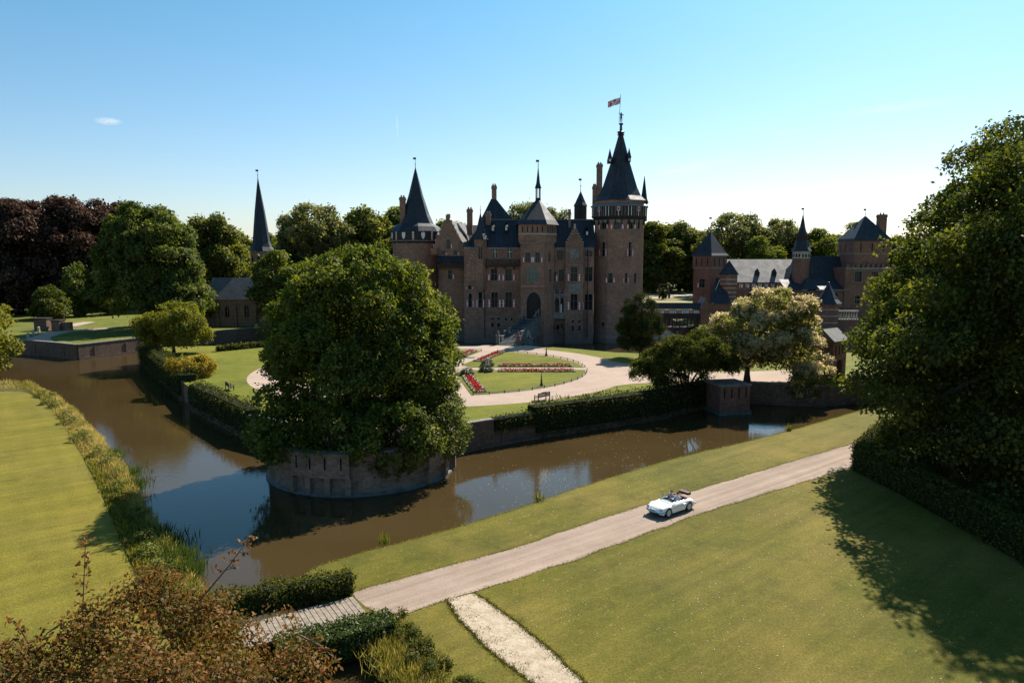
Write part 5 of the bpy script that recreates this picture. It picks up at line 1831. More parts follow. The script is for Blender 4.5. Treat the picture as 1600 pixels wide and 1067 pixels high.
# ------------------------------------------------------------------ brick gate and bollards by the chapel path
bg = empty('brick_gate', (Xc(68, 158), 158, IZ), 'low brick gate with two square piers at the end of the chapel path', 'gate')
for px, w, y0 in ((56, 20, 499), (80, 13, 502)):
    b = MB(); x0, x1 = Xc(px - w / 2, 158), Xc(px + w / 2, 158)
    b.box(x0, x1, 158, 160, IZ - .2, Zr(y0, 158), 0); b.box(x0 - .15, x1 + .15, 157.85, 160.15, Zr(y0, 158) + .003, Zr(y0, 158) + .25, 1)
    b.build('pier', [MAT['brick_wall'], MAT['timber']], bg)
b = MB(); b.box(Xc(86.6, 158), Xc(101, 158), 158.5, 159.5, IZ - .2, Zr(504, 158)); b.build('side_wall', MAT['brick_wall'], bg)
labs = ['pale stone bollard nearest the quay corner on the chapel path', 'second pale stone bollard from the quay corner', 'middle pale stone bollard of the row along the chapel path', 'fourth pale stone bollard from the quay corner, next to last', 'pale stone bollard closest to the brick gate']
for k in range(5):
    p = G(44 + 8.3 * k, 528 - 4.4 * k, IZ)
    b = MB(); b.lathe((p.x, p.y), [(.3, IZ), (.26, IZ + .8 + .1 * k), (.32, IZ + .9 + .1 * k), (.1, IZ + 1.05 + .1 * k)], 8, 0, 0, False, True)
    tag(b.build('stone_bollard', MAT['stone']), labs[k], 'bollard', 'bollards along the chapel path')

# ------------------------------------------------------------------ foliage
def norm_(a):
    return a / np.maximum(np.linalg.norm(a, axis=1, keepdims=True), 1e-9)

def leaf_object(name, p, n, t, L, W, rnd, mat, parent=None, fold=0.12, kind=None):
    """p: base points, n: face normals, t: growing directions, L, W: sizes; one pointed blade of two triangles each"""
    o0 = np.array(ORIG.get(parent.name, Vector((0, 0, 0)))) if parent is not None else np.zeros(3)
    k = len(p)
    t = norm_(t)
    b = norm_(np.cross(n, t))
    n = norm_(np.cross(t, b))
    L = np.broadcast_to(np.asarray(L, float), (k,))[:, None]
    W = np.broadcast_to(np.asarray(W, float), (k,))[:, None]
    v = np.empty((k, 4, 3), np.float32)
    q = p - o0
    v[:, 0] = q
    v[:, 1] = q + t * L * 0.45 + b * W * 0.5 + n * L * fold
    v[:, 2] = q + t * L
    v[:, 3] = q + t * L * 0.45 - b * W * 0.5 + n * L * fold
    me = bpy.data.meshes.new(name)
    me.vertices.add(4 * k)
    me.vertices.foreach_set('co', v.reshape(-1))
    me.loops.add(4 * k)
    me.loops.foreach_set('vertex_index', np.arange(4 * k, dtype=np.int32))
    me.polygons.add(k)
    me.polygons.foreach_set('loop_start', np.arange(0, 4 * k, 4, dtype=np.int32))
    me.polygons.foreach_set('loop_total', np.full(k, 4, np.int32))
    a = me.attributes.new('rnd', 'FLOAT', 'FACE')
    a.data.foreach_set('value', np.clip(rnd, 0, 1).astype(np.float32))
    me.materials.append(mat)
    me.update(calc_edges=True)
    o = bpy.data.objects.new(name, me)
    COL.objects.link(o)
    if parent is not None:
        o.parent = parent
        ORIG[o.name] = Vector(o0)
    if kind: o['kind'] = kind
    return o

def rand_dirs(k, up=0.0):
    d = norm_(RNG.normal(size=(k, 3)))
    d[:, 2] += up
    return norm_(d)

def crown(lobes, n_leaf, leaf, spray=26, sub=2.0, spray_r=0.8, up=0.35, inner=0.12, wl=0.62, droop=0.0, flat=0.75, sub_n=None, seed=1, fray=1.0):
    """leaf positions of a crown: lobes -> bunches on their surface -> sprays -> leaves"""
    global RNG
    keep_ = RNG
    RNG = np.random.default_rng(seed)
    lob = np.array(lobes, float)
    area = (lob[:, 3] * lob[:, 4] + lob[:, 3] * lob[:, 5] + lob[:, 4] * lob[:, 5])
    nsub = sub_n or int(max(14, area.sum() * 1.1 / (sub * sub)))
    idx = RNG.choice(len(lob), nsub, p=area / area.sum())
    d = rand_dirs(nsub, 0.15)
    c = lob[idx, :3] + d * lob[idx, 3:6] * RNG.uniform(0.72, 1.0, (nsub, 1)) 
    # drop bunches buried inside another lobe
    buried = np.zeros(nsub, bool)
    for q in lob:
        r = np.linalg.norm((c - q[:3]) / q[3:6], axis=1)
        buried |= r < 0.66
    c, d = c[~buried], d[~buried]
    rs = sub * RNG.uniform(0.55, 1.25, len(c))
    n_spray = max(1, int(n_leaf * (1 - inner) / spray))
    si = RNG.choice(len(c), n_spray, p=(rs ** 2) / (rs ** 2).sum())
    sd = norm_(rand_dirs(n_spray, up) + 0.45 * d[si])
    sp = c[si] + sd * (rs[si] * RNG.uniform(0.62, 1.0 + 0.18 * fray, n_spray))[:, None] * np.array([1, 1, flat])
    # leaves of a spray lie in a tilted disc
    k = n_spray * spray
    li = np.repeat(np.arange(n_spray), spray)
    off = RNG.normal(size=(k, 3)) * spray_r * 0.5
    nn = sd[li]
    off -= nn * (off * nn).sum(1, keepdims=True) * 0.65
    p = sp[li] + off
    p[:, 2] -= droop * np.linalg.norm(off, axis=1)
    n = norm_(nn * 0.85 + rand_dirs(k, 0.5) * 0.6 + np.array([0, 0, 0.3]))
    tone = RNG.normal(0.52, 0.2, n_spray)[li] + RNG.normal(0, 0.12, k)
    ki = int(n_leaf * inner)
    if ki:
        ii = RNG.choice(len(lob), ki, p=area / area.sum())
        q = lob[ii, :3] + rand_dirs(ki) * lob[ii, 3:6] * RNG.uniform(0.25, 0.8, (ki, 1))
        p = np.vstack([p, q]); n = np.vstack([n, rand_dirs(ki)])
        tone = np.concatenate([tone, RNG.normal(0.4, 0.15, ki)])
    t = norm_(rand_dirs(len(p)) - np.array([0, 0, 0.25 + droop]))
    L = leaf * RNG.uniform(0.7, 1.35, len(p))
    RNG = keep_
    return p, n, t, L, L * wl, tone

def limbs(b, base, top, r0, targets, wig=0.3, n=7):
    """tapered trunk with limbs reaching into the crown"""
    base, top = Vector(base), Vector(top)
    pts = [base + (top - base) * (k / 6) + Vector((random.uniform(-wig, wig) * k / 6, random.uniform(-wig, wig) * k / 6, 0)) for k in range(7)]
    pts[0].z -= 0.2
    b.tube(pts, [r0 * (1.35 if k == 0 else 1.0 - 0.78 * k / 6) for k in range(7)], n)
    for tg in targets:
        tg = Vector(tg)
        k = random.randint(2, 4)
        a = pts[k]
        m_ = a.lerp(tg, 0.5) + Vector((random.uniform(-.4, .4), random.uniform(-.4, .4), (tg - a).length * 0.08))
        b.tube([a, m_, tg], [r0 * .42, r0 * .26, r0 * .06], 5)

MAT['leaf_chestnut'] = leaf_mat('chestnut_leaf', [(0.12, (0.036, 0.062, 0.009)), (0.5, (0.088, 0.118, 0.014)), (0.9, (0.20, 0.205, 0.030))], 0.52)
MAT['leaf_plane'] = leaf_mat('plane_leaf', [(0.15, (0.036, 0.064, 0.012)), (0.5, (0.085, 0.115, 0.020)), (0.9, (0.19, 0.20, 0.045))], 0.5)
MAT['leaf_dark'] = leaf_mat('dark_leaf', [(0.12, (0.028, 0.046, 0.008)), (0.5, (0.068, 0.088, 0.012)), (0.9, (0.17, 0.168, 0.024))], 0.52)
MAT['leaf_far'] = leaf_mat('far_leaf', [(0.15, (0.026, 0.042, 0.008)), (0.5, (0.10, 0.12, 0.019)), (0.9, (0.23, 0.22, 0.04))], 0.58)
MAT['leaf_pale'] = leaf_mat('pale_leaf', [(0.15, (0.075, 0.09, 0.032)), (0.5, (0.135, 0.145, 0.052)), (0.85, (0.22, 0.21, 0.085))], 0.55)
MAT['leaf_yellow'] = leaf_mat('yellow_green_leaf', [(0.15, (0.08, 0.10, 0.008)), (0.5, (0.16, 0.165, 0.013)), (0.85, (0.26, 0.23, 0.026))], 0.48)
MAT['leaf_gold'] = leaf_mat('golden_leaf', [(0.15, (0.17, 0.13, 0.012)), (0.5, (0.30, 0.215, 0.02)), (0.85, (0.42, 0.30, 0.035))], 0.35)
MAT['leaf_copper'] = leaf_mat('copper_beech_leaf', [(0.15, (0.026, 0.015, 0.012)), (0.5, (0.060, 0.034, 0.025)), (0.85, (0.125, 0.072, 0.048))], 0.42, 0.03, (1.15, 0.85, 0.65))
MAT['leaf_copper_near'] = leaf_mat('copper_green_leaf', [(0.12, (0.05, 0.06, 0.010)), (0.36, (0.10, 0.085, 0.016)), (0.55, (0.15, 0.078, 0.022)), (0.9, (0.27, 0.13, 0.04))], 0.45, 0.02, (1.15, 0.9, 0.5))
MAT['leaf_pine'] = leaf_mat('pine_needles', [(0.15, (0.014, 0.024, 0.006)), (0.5, (0.028, 0.042, 0.009)), (0.85, (0.055, 0.062, 0.012))], 0.22, 0.02)
MAT['leaf_pine_light'] = leaf_mat('dwarf_pine_needles', [(0.15, (0.022, 0.036, 0.007)), (0.5, (0.066, 0.082, 0.011)), (0.85, (0.16, 0.155, 0.022))], 0.34, 0.02)
MAT['leaf_hedge'] = leaf_mat('hedge_leaf', [(0.15, (0.036, 0.050, 0.008)), (0.5, (0.075, 0.085, 0.013)), (0.85, (0.15, 0.135, 0.028))], 0.42, 0.02)
MAT['leaf_ivy'] = leaf_mat('ivy_leaf', [(0.15, (0.018, 0.026, 0.006)), (0.5, (0.048, 0.055, 0.011)), (0.85, (0.13, 0.115, 0.026))], 0.3, 0.02)
MAT['leaf_laurel'] = leaf_mat('laurel_leaf', [(0.15, (0.028, 0.052, 0.007)), (0.5, (0.055, 0.085, 0.012)), (0.85, (0.105, 0.13, 0.02))], 0.3, 0.05)
MAT['blossom'] = leaf_mat('cream_blossom', [(0.15, (0.46, 0.36, 0.17)), (0.5, (0.66, 0.55, 0.31)), (0.85, (0.80, 0.70, 0.46))], 0.6, 0.02, (1, .95, .8))
MAT['reed'] = leaf_mat('bank_reed', [(0.1, (0.06, 0.09, 0.013)), (0.35, (0.14, 0.145, 0.022)), (0.6, (0.28, 0.22, 0.065)), (0.95, (0.46, 0.36, 0.16))], 0.45, 0.02)
MAT['leaf_catalpa'] = leaf_mat('catalpa_leaf', [(0.15, (0.07, 0.09, 0.018)), (0.5, (0.145, 0.16, 0.034)), (0.9, (0.28, 0.265, 0.08))], 0.58)
MAT['verge'] = leaf_mat('verge_grass', [(0.1, (0.055, 0.07, 0.008)), (0.5, (0.10, 0.10, 0.014)), (0.9, (0.18, 0.14, 0.035))], 0.35, 0.02)
MAT['iris'] = leaf_mat('iris_leaf', [(0.1, (0.03, 0.06, 0.016)), (0.9, (0.085, 0.115, 0.025))], 0.4, 0.04)

def tree(name, loc, lobes, n_leaf, leaf, mat, label, cat='tree', group=None, trunk_r=0.5, trunk_top=None, rel=True, bark='bark', nl=7, stems=None, part='crown', **kw):
    o = empty(name, loc, label, cat, group)
    lb = [(l[0] + loc[0], l[1] + loc[1], l[2] + loc[2], l[3], l[4], l[5]) for l in lobes]
    sd = kw.pop('seed', abs(hash((round(loc[0], 2), round(loc[1], 2), n_leaf))) % 9999)
    leaf_object(part, *crown(lb, n_leaf, leaf, seed=sd, **kw)[:6], MAT[mat], o)
    hi = max(l[2] for l in lb)
    b = MB()
    if stems is None:
        tt = trunk_top or hi
        limbs(b, loc, (loc[0] + random.uniform(-.4, .4), loc[1], tt), trunk_r, [(l[0] + random.uniform(-.3, .3) * l[3], l[1] + random.uniform(-.3, .3) * l[4], l[2]) for l in (lb * 4)[:nl]])
    else:
        for s in stems: b.tube([(loc[0] + q[0], loc[1] + q[1], loc[2] + q[2]) for q in s[0]], s[1], 6)
    b.build('trunk', MAT[bark], o)
    return o

# the big chestnut on the bastion
tree('chestnut_tree', (-13.4, 63.2, IZ), [(0.2, 0, 6.0, 8.3, 7.8, 4.8), (-.1, 0, 10.0, 7.5, 7.0, 5.0), (0, 0, 12.4, 5.9, 5.8, 4.1), (4.6, .5, 9.4, 3.3, 3.4, 3.4), (-5.6, -4.6, 2.4, 2.5, 3.0, 3.2), (-2.0, -7.4, 1.7, 5.2, 2.4, 2.6), (3.2, -6.2, 1.8, 3.8, 2.6, 2.5), (-4.9, 0.4, 8.6, 3.4, 3.6, 3.2)],
     125000, 0.30, 'leaf_chestnut', 'huge dense horse chestnut tree covering the round bastion by the moat', trunk_r=0.7, spray=26, sub=1.25, spray_r=0.62, inner=0.14, nl=12, seed=11, droop=.1, fray=.8, sub_n=620)
tree('linden_tree', (-7.2, 60.4, IZ), [(0, 0, 3.0, 2.9, 2.9, 3.2), (-.5, .3, 5.6, 2.0, 2.0, 2.0), (1.3, -.2, 1.9, 1.8, 2.0, 2.0)],
     24000, 0.22, 'leaf_plane', 'smaller fine leaved tree leaning out on the right flank of the chestnut', trunk_r=0.22, spray=22, sub=0.95, spray_r=0.55, seed=12)
# trees left of the castle
p = G(240, 513, IZ)
tree('plane_tree', (p.x, p.y, IZ), [(.5, 0, 8.6, 12.2, 10, 7.0), (.5, 0, 16.2, 10.2, 9, 7.5), (-1.5, 0, 22.2, 6.0, 6, 5.2), (4.5, -1, 19, 5, 5, 4.5), (9, -4, 7, 4.5, 4.5, 4)],
     80000, 0.62, 'leaf_plane', 'tall broad green plane tree standing left of the chapel', trunk_r=0.9, spray=20, sub=2.2, spray_r=1.15, seed=13)
p = G(272, 551, IZ)
tree('maple_tree', (p.x, p.y, IZ), [(0, 0, 4.4, 5.6, 4.6, 2.6), (.3, 0, 6.2, 3.6, 3.4, 1.7), (3.4, -.5, 3.3, 2.6, 2.6, 1.6), (-3.6, 0, 3.2, 2.5, 2.6, 1.7)],
     24000, 0.32, 'leaf_yellow', 'small yellow green tree on the corner of the garden island', trunk_r=0.25, spray=22, sub=1.3, spray_r=0.8, seed=14, flat=.6)
p = G(300, 588, IZ)
tree('golden_shrub', (p.x, p.y, IZ), [(-1.0, 0, 1.2, 2.3, 2.0, 1.5), (1.2, 0, 1.1, 2.1, 2.0, 1.5)], 8000, 0.25, 'leaf_gold', 'rounded golden yellow shrub behind the moat hedge', 'shrub', trunk_r=0.1, spray=18, sub=0.6, spray_r=0.4, seed=15, part='foliage')
tree('willow_tree', (PX(-50, 112, 2), 112.0, IZ), [(1.5, 0, 4.4, 5.6, 5, 4.0), (1.0, 0, 8.6, 4.2, 4, 3.2), (4.2, -1, 2.2, 2.6, 2.6, 2.6), (-4, 0, 6, 4, 4, 4)], 15000, 0.5, 'leaf_yellow', 'sunlit yellow green tree cut by the left picture edge above the moat', trunk_r=0.4, spray=22, sub=1.5, spray_r=0.9, seed=16, droop=.3)
for k, (px, py, H, w, lab) in enumerate(((82, 499, 8.4, 4.4, 'small dark green round tree beside the brick gate'), (124, 494, 15.5, 4.2, 'slender conical young tree in front of the copper beeches'), (168, 492, 16.0, 4.6, 'young tree half hidden at the left edge of the big plane tree'))):
    p = G(px, py, IZ)
    lb_ = [(0, 0, H * .38, w, w, H * .33), (0, 0, H * .65, w * .72, w * .72, H * .28)] if k == 0 else [(0, 0, H * .3, w, w, H * .25), (0, 0, H * .55, w * .75, w * .75, H * .25), (0, 0, H * .78, w * .42, w * .42, H * .2)]
    tree('young_tree', (p.x, p.y, IZ), lb_, 8000, 0.6, 'leaf_dark' if k == 0 else 'leaf_plane', lab, trunk_r=0.25, spray=18, sub=1.3, spray_r=0.9, seed=20 + k)
for k, (px, Y, top, w, lab) in enumerate(((20, 205, 322, 13, 'dark copper beech at the far left edge of the park'), (92, 214, 320, 14, 'middle one of the three large copper beeches, with dark purple crown'), (170, 226, 324, 13.5, 'right hand copper beech rising behind the tall plane tree'), (-70, 200, 308, 14, 'copper beech beyond the left edge of the picture'))):
    H = Zr(top, Y) - IZ
    tree('copper_beech', (PX(px, Y, 10), Y, IZ), [(0, 0, H * .36, w, w * .8, H * .34), (0, 0, H * .62, w * .92, w * .8, H * .30), (1, 0, H * .82, w * .62, w * .6, H * .20)], 42000, .8, 'leaf_copper', lab, group='copper beeches', trunk_r=0.9, spray=18, sub=2.8, spray_r=1.5, seed=30 + k, droop=.25)

# prototypes of far trees, then copies
FAR = []
def far_proto(name, lobes, n_leaf, leaf, mat, seed, **kw):
    o = tree(name, (0, 0, 0), lobes, n_leaf, leaf, mat, 'x', group=None, trunk_r=.55, seed=seed, **kw)
    FAR.append([o, False])
    return len(FAR) - 1
f0 = far_proto('broad_tree', [(0, 0, 8, 8.5, 8, 6.5), (.5, 0, 14, 7.2, 7, 6), (-1, 0, 18.5, 4.6, 4.6, 4)], 26000, .75, 'leaf_far', 41, spray=18, sub=2.3, spray_r=1.5)
f1 = far_proto('broad_tree', [(0, 0, 9, 7.8, 8, 7), (3, 0, 14, 5, 6, 5), (-2.5, 0, 16, 5, 5, 5.5)], 25000, .75, 'leaf_chestnut', 42, spray=18, sub=2.2, spray_r=1.5)
f2 = far_proto('airy_tree', [(0, 0, 9, 6, 6, 5.5), (-3, 0, 15, 3.8, 4, 4), (3.5, 0, 17, 4.6, 4.5, 4.4), (0.5, 0, 19.5, 4, 4, 3)], 15000, .65, 'leaf_pale', 43, spray=16, sub=1.7, spray_r=1.2, inner=.04)
f3 = far_proto('narrow_tree', [(0, 0, 7, 5, 5, 6), (0, 0, 13.5, 4.4, 4.4, 5.5), (0, 0, 18.5, 2.8, 2.8, 4)], 20000, .7, 'leaf_far', 44, spray=18, sub=1.8, spray_r=1.2)
far_list = [
    # proto, px, Y, top row, width scale, label, group
    (f0, 335, 232, 344, 1.0, 'dark round tree standing behind the chapel roof', None),
    (f1, 285, 240, 352, 1.1, 'green tree between the plane tree and the dark tree behind the chapel', None),
    (f3, 385, 250, 378, 1.1, 'narrow dark tree just left of the chapel spire', None),
    (f1, 454, 164.5, 402, 1.25, 'leafy tree in front of the right end of the chapel', None),
    (f0, 432, 215, 396, 1.0, 'dark tree behind the steeple base of the chapel', None),
    (f2, 505, 225, 324, 1.05, 'tall pale airy tree above the top of the big chestnut', None),
    (f2, 462, 228, 342, .9, 'pale loose tree right of the spire, left of the taller pale tree', None),
    (f0, 575, 240, 334, 1.0, 'dark tree left of the round castle tower', None),
    (f1, 620, 260, 338, 1.0, 'tree peeping out behind the round castle tower', None),
    (f0, 700, 280, 352, 1.0, 'tree behind the stepped gable of the castle', None),
    (f2, 812, 250, 322, .75, 'pale tree top showing between the castle roofs, left of the entrance tower', None),
    (f2, 862, 255, 330, .7, 'pale tree top showing just right of the entrance tower', None),
    (f3, 1022, 330, 352, 1.5, 'dark tree just right of the great tower', None),
    (f0, 1062, 345, 354, 1.2, 'broad dark tree left of the gatehouse corner tower', None),
    (f3, 1090, 340, 366, 1.5, 'tree right behind the gatehouse corner tower', None),
    (f2, 1158, 300, 337, 1.25, 'tallest pale open crowned tree behind the gatehouse hall', None),
    (f2, 1122, 310, 362, 1.0, 'pale tree between the corner tower and the tallest pale tree', None),
    (f2, 1222, 320, 346, 1.0, 'open crowned tree just left of the clock turret', None),
    (f1, 1190, 285, 378, 1.1, 'low green tree behind the gatehouse roof ridge', None),
    (f1, 1285, 300, 366, 1.2, 'green tree just right of the clock turret spire', None),
    (f1, 1318, 310, 358, 1.1, 'green tree just left of the great gate tower', None),
    (f1, 1250, 330, 374, 1.1, 'green tree half hidden behind the clock turret', None),
    (f0, 1405, 290, 374, 1.1, 'tree right of the great gate tower at the edge of the maples', None),
    (f0, 1450, 300, 380, 1.2, 'park tree glimpsed through the left fringe of the maples', 'r'), (f1, 1510, 300, 372, 1.2, 'park tree hidden behind the middle of the maples', 'r'), (f0, 1570, 310, 378, 1.2, None, 'r'), (f1, 1640, 310, 372, 1.3, None, 'r'),
    (f1, 412, 290, 372, 1.3, 'distant tree straight behind the chapel spire', 'l'), (f0, 360, 300, 366, 1.3, 'distant tree left of the chapel spire, behind the dark round tree', 'l'), (f0, 535, 300, 356, 1.3, 'distant tree between the tall pale tree and the round castle tower', 'l'), (f1, 480, 310, 362, 1.3, 'distant tree between the two pale airy trees', 'l'), (f0, 250, 300, 360, 1.3, 'distant tree behind the right shoulder of the plane tree', 'l'),
    (f1, 650, 330, 368, 1.3, None, 'c'), (f0, 745, 340, 366, 1.3, None, 'c'), (f1, 800, 345, 366, 1.3, None, 'c'), (f0, 860, 345, 368, 1.3, None, 'c'), (f1, 920, 350, 366, 1.3, None, 'c'), (f0, 975, 350, 370, 1.3, None, 'c'),
    (f0, 1040, 385, 372, 1.4, 'distant tree between the great tower and the corner tower', 'g'), (f1, 1110, 390, 376, 1.4, 'distant tree straight behind the gatehouse corner tower', 'g'), (f0, 1170, 385, 380, 1.4, 'distant tree behind the tallest pale tree of the gatehouse', 'g'), (f0, 1230, 380, 382, 1.4, 'distant tree just left of the clock turret', 'g'), (f1, 1290, 385, 380, 1.4, 'distant tree right of the clock turret', 'g'), (f0, 1350, 380, 382, 1.4, 'distant tree behind the great gate tower', 'g'),
    (f0, -150, 240, 330, 1.3, None, 'w'), (f1, -260, 230, 330, 1.3, None, 'w'), (f0, -400, 230, 330, 1.3, None, 'w'), (f1, 1760, 320, 370, 1.4, None, 'e'), (f0, 1900, 320, 372, 1.4, None, 'e'), (f0, 2080, 320, 372, 1.4, None, 'e'),
]
GRP = {'r': ('park tree behind the dark maples at the right', 'trees behind the maples'), 'l': ('distant park tree in the wood behind the chapel', 'wood behind the chapel'),
       'c': ('distant tree hidden behind the castle roofs', 'trees hidden behind the castle'), 'g': ('distant tree in the wood beyond the gatehouse', 'wood beyond the gatehouse'),
       'w': ('park tree beyond the left edge of the picture', 'trees left of the picture'), 'e': ('park tree beyond the right edge of the picture', 'trees right of the picture')}
HT = {f0: 22.5, f1: 21.5, f2: 22.5, f3: 22.5}
for k, (f, px, Y, top, ws, lab, gk) in enumerate(far_list):
    src, used = FAR[f]
    o = copy_tree(src) if used else src
    FAR[f][1] = True
    H = Zr(top, Y) - IZ
    s = H / HT[f]
    o.location = (PX(px, Y, 10), Y, IZ)
    o.scale = (s * ws, s * ws, s)
    o.rotation_euler = (0, 0, random.uniform(0, 6.28))
    o['label'] = lab or GRP[gk][0]
    o['group'] = GRP[gk][1] if gk else 'park trees around the castle'
# low dark undergrowth closing the wood at the far side
def bush_row(name, x0, x1, Y, h, n, label, mat='leaf_dark', sd=5):
    rg = np.random.default_rng(sd)
    lb = [(x0 + (x1 - x0) * (k + .5) / n, Y + rg.uniform(-3, 3), IZ + h * .4, (x1 - x0) / n * .8, 3, h * rg.uniform(.45, .75)) for k in range(n)]
    o = leaf_object(name, *crown(lb, int((x1 - x0) * 60), 1.1, spray=14, sub=1.6, spray_r=1.2, seed=sd), MAT[mat], None, kind='stuff')
    return tag(o, label, 'undergrowth')
bush_row('undergrowth', -190, -30, 236, 6, 26, 'dark undergrowth below the trees behind the chapel and beeches', sd=6)
bush_row('undergrowth', 26, 150, 352, 9, 22, 'dark undergrowth below the wood beyond the dry parterre', sd=7)
# small conical topiary and frames on the far parterre
p = G(1036, 468, IZ)
tree('topiary', (p.x, p.y, IZ), [(0, 0, 1.6, 1.1, 1.1, 1.4), (0, 0, 3.0, .7, .7, 1.3)], 1600, .4, 'leaf_pine', 'small dark clipped conifer on the far dry parterre', 'shrub', trunk_r=.12, spray=14, sub=.5, spray_r=.4, seed=50)
pg = empty('garden_pergola', (PX(1038, 285, 3), 285, IZ), 'slim dark garden frame standing on the far dry parterre', 'pergola')
for px in (1030.5, 1045.5):
    b = MB(); x = PX(px, 285, 3); b.box(x - .35, x + .35, 284.6, 285.4, IZ - .1, IZ + 5.2); b.build('post', MAT['timber'], pg)
b = MB(); b.box(PX(1029, 285, 3), PX(1047, 285, 3), 284.8, 285.2, IZ + 5.203, IZ + 5.6); b.build('beam', MAT['timber'], pg)

# trees on the right of the garden island
p = G(1001, 559, IZ)
tree('pine_tree', (p.x, p.y, IZ), [(-.2, 0, 4.2, 3.9, 3.6, 2.2), (-.3, 0, 6.2, 3.2, 3.0, 2.0), (-.2, 0, 8.2, 2.0, 2.0, 1.9), (-1.8, -1, 2.6, 2.0, 2, 1.0)], 34000, 0.26, 'leaf_pine', 'upright dark pine on the grass beside the castle moat', trunk_r=.3, spray=24, sub=.85, spray_r=.5, wl=.35, seed=51, nl=10)
p = G(1072, 611, IZ)
ST = []
for k, (dx, dy, h) in enumerate(((-3.4, -.4, 2.6), (-1.8, .6, 4.2), (-.4, -.3, 4.6), (.8, .5, 4.6), (2.2, -.2, 4.2), (3.6, .5, 3.6))):
    ST.append(([(dx * .12, dy * .2, -.2), (dx * .35, dy * .5, h * .35), (dx * .75, dy, h * .7), (dx * 1.15, dy * 1.3, h)], [.17, .13, .1, .04]))
tree('spreading_pine', (p.x, p.y, IZ), [(0, 0, 5.0, 3.9, 3.2, 1.7), (-2.8, 0, 3.9, 2.7, 2.6, 1.3), (3.0, .3, 4.2, 2.9, 2.6, 1.5), (-4.5, -.5, 2.6, 1.9, 1.7, .9), (.8, .4, 6.0, 2.7, 2.4, 1.1), (4.8, .3, 2.9, 1.6, 1.6, .9), (-2.4, -1.2, 1.5, 1.9, 1.4, .6), (1.6, -1.6, 3.0, 2.4, 1.4, .9)], 80000, 0.24, 'leaf_pine_light', 'low spreading multi stemmed pine with layered flat foliage pads', stems=ST, spray=30, sub=.85, spray_r=.5, flat=.6, up=.7, wl=.4, seed=52, inner=.1)
p = G(1167, 598, IZ)
FL = [(2.0, .5, 6.4, 5.8, 5, 3.6), (3.0, .5, 9.2, 4.0, 3.6, 2.3), (-2.4, 0, 6.0, 3.2, 3.2, 2.6), (6.0, -.5, 4.6, 3.6, 3.2, 2.8), (7.0, -2.4, 1.6, 1.9, 1.8, 2.6), (6.0, .8, 10.0, 1.7, 1.7, 1.2), (-2.8, .4, 3.6, 2.4, 2.2, 1.8), (.2, -1.4, 4.0, 2.4, 1.6, 1.8), (2.4, -1.2, 3.0, 2.4, 1.6, 1.3), (4.6, -1.2, 2.6, 2.6, 2.2, 1.5), (7.2, -3.6, .2, 1.5, 1.4, 2.0)]
ft = tree('catalpa_tree', (p.x, p.y, IZ), FL, 40000, 0.30, 'leaf_catalpa', 'cream flowering catalpa tree above the moat wall, right of the spreading pine', trunk_r=.42, sub_n=130, spray=22, sub=1.25, spray_r=.75, seed=53, nl=10, trunk_top=8.5)
lb = [(l[0] + p.x, l[1] + p.y, l[2] + IZ, l[3] * 1.05, l[4] * 1.05, l[5] * 1.05) for l in FL]
leaf_object('blossom', *crown(lb, 54000, 0.2, spray=12, sub=1.25, spray_r=.32, seed=53, inner=0, up=.8, wl=.9, fray=1.8, sub_n=130), MAT['blossom'], ft)
p = G(1262, 520, IZ)

# dark trees on the right
tree('maple_tree', (45.5, 66.0, 0), [(-1, 0, 13, 10.5, 9, 10), (1.5, -2, 23, 8.4, 8, 7.0), (-10.6, -5.6, 9.6, 5.0, 5, 5.0), (-6.8, -2.5, 15.4, 4.4, 5, 4.0), (-9.5, -4.5, 4.6, 4.4, 4, 3.2), (-4, -2, 20, 4, 4, 4), (-5.4, -4, 20.5, 3.6, 4, 4.2), (-3.6, -4, 25, 2.8, 3.0, 3.0), (-3, -9, 3.2, 8, 3, 3.4)], 90000, 0.36, 'leaf_dark', 'tallest dark maple at the right picture edge, crown rising highest above the lawn', group='maples by the lawn', trunk_r=.8, spray=30, sub=2.1, spray_r=1.1, seed=61, nl=12, fray=1.6, flat=.5, up=.6, droop=.2, sub_n=250)
tree('maple_tree', (40.5, 53.0, 0), [(0, 0, 11, 7.8, 7.4, 8.6), (-.5, 1, 20.5, 6.6, 6.6, 6.6), (-4.6, -1.0, 8.0, 4.2, 4, 4.2), (-6.2, 1.6, 11.0, 3.8, 3.6, 3.0), (-7.4, 2.2, 4.6, 3.8, 3.4, 2.4), (1, -3, 4.5, 6, 4, 3), (-5.0, 1, 17, 3.4, 3.6, 3.4), (-3.2, -3.5, 3.0, 5, 2.6, 3.2), (2.5, -7, 3.2, 4.5, 3, 3.4), (-6.8, -.6, 17.0, 3.3, 3.6, 3.0), (-9.0, 1.0, 11.4, 3.3, 3.6, 2.8), (-8.5, 1.4, 7.0, 3.6, 3.6, 3.0)], 85000, 0.34, 'leaf_dark', 'nearer dark maple overhanging the hedge and shading the lawn', group='maples by the lawn', trunk_r=.7, spray=30, sub=1.9, spray_r=1.0, seed=62, nl=12, fray=1.6, flat=.5, up=.6, droop=.2, sub_n=190)
tree('maple_tree', (47.0, 36.0, 0), [(0, 0, 9, 7.5, 7.4, 7.5), (1, 0, 16, 6.0, 6, 6.0)], 14000, 0.6, 'leaf_dark', 'dark maple outside the right picture edge', group='maples by the lawn', trunk_r=.6, spray=20, sub=2, spray_r=1.1, seed=63)
tree('maple_tree', (62.0, 84.0, 0), [(0, 0, 10, 11, 9, 8), (0, 0, 18, 8.5, 8, 7)], 16000, 0.8, 'leaf_dark', 'dark maple behind the other maples at the right', group='maples by the lawn', trunk_r=.6, spray=20, sub=2.4, spray_r=1.3, seed=64)

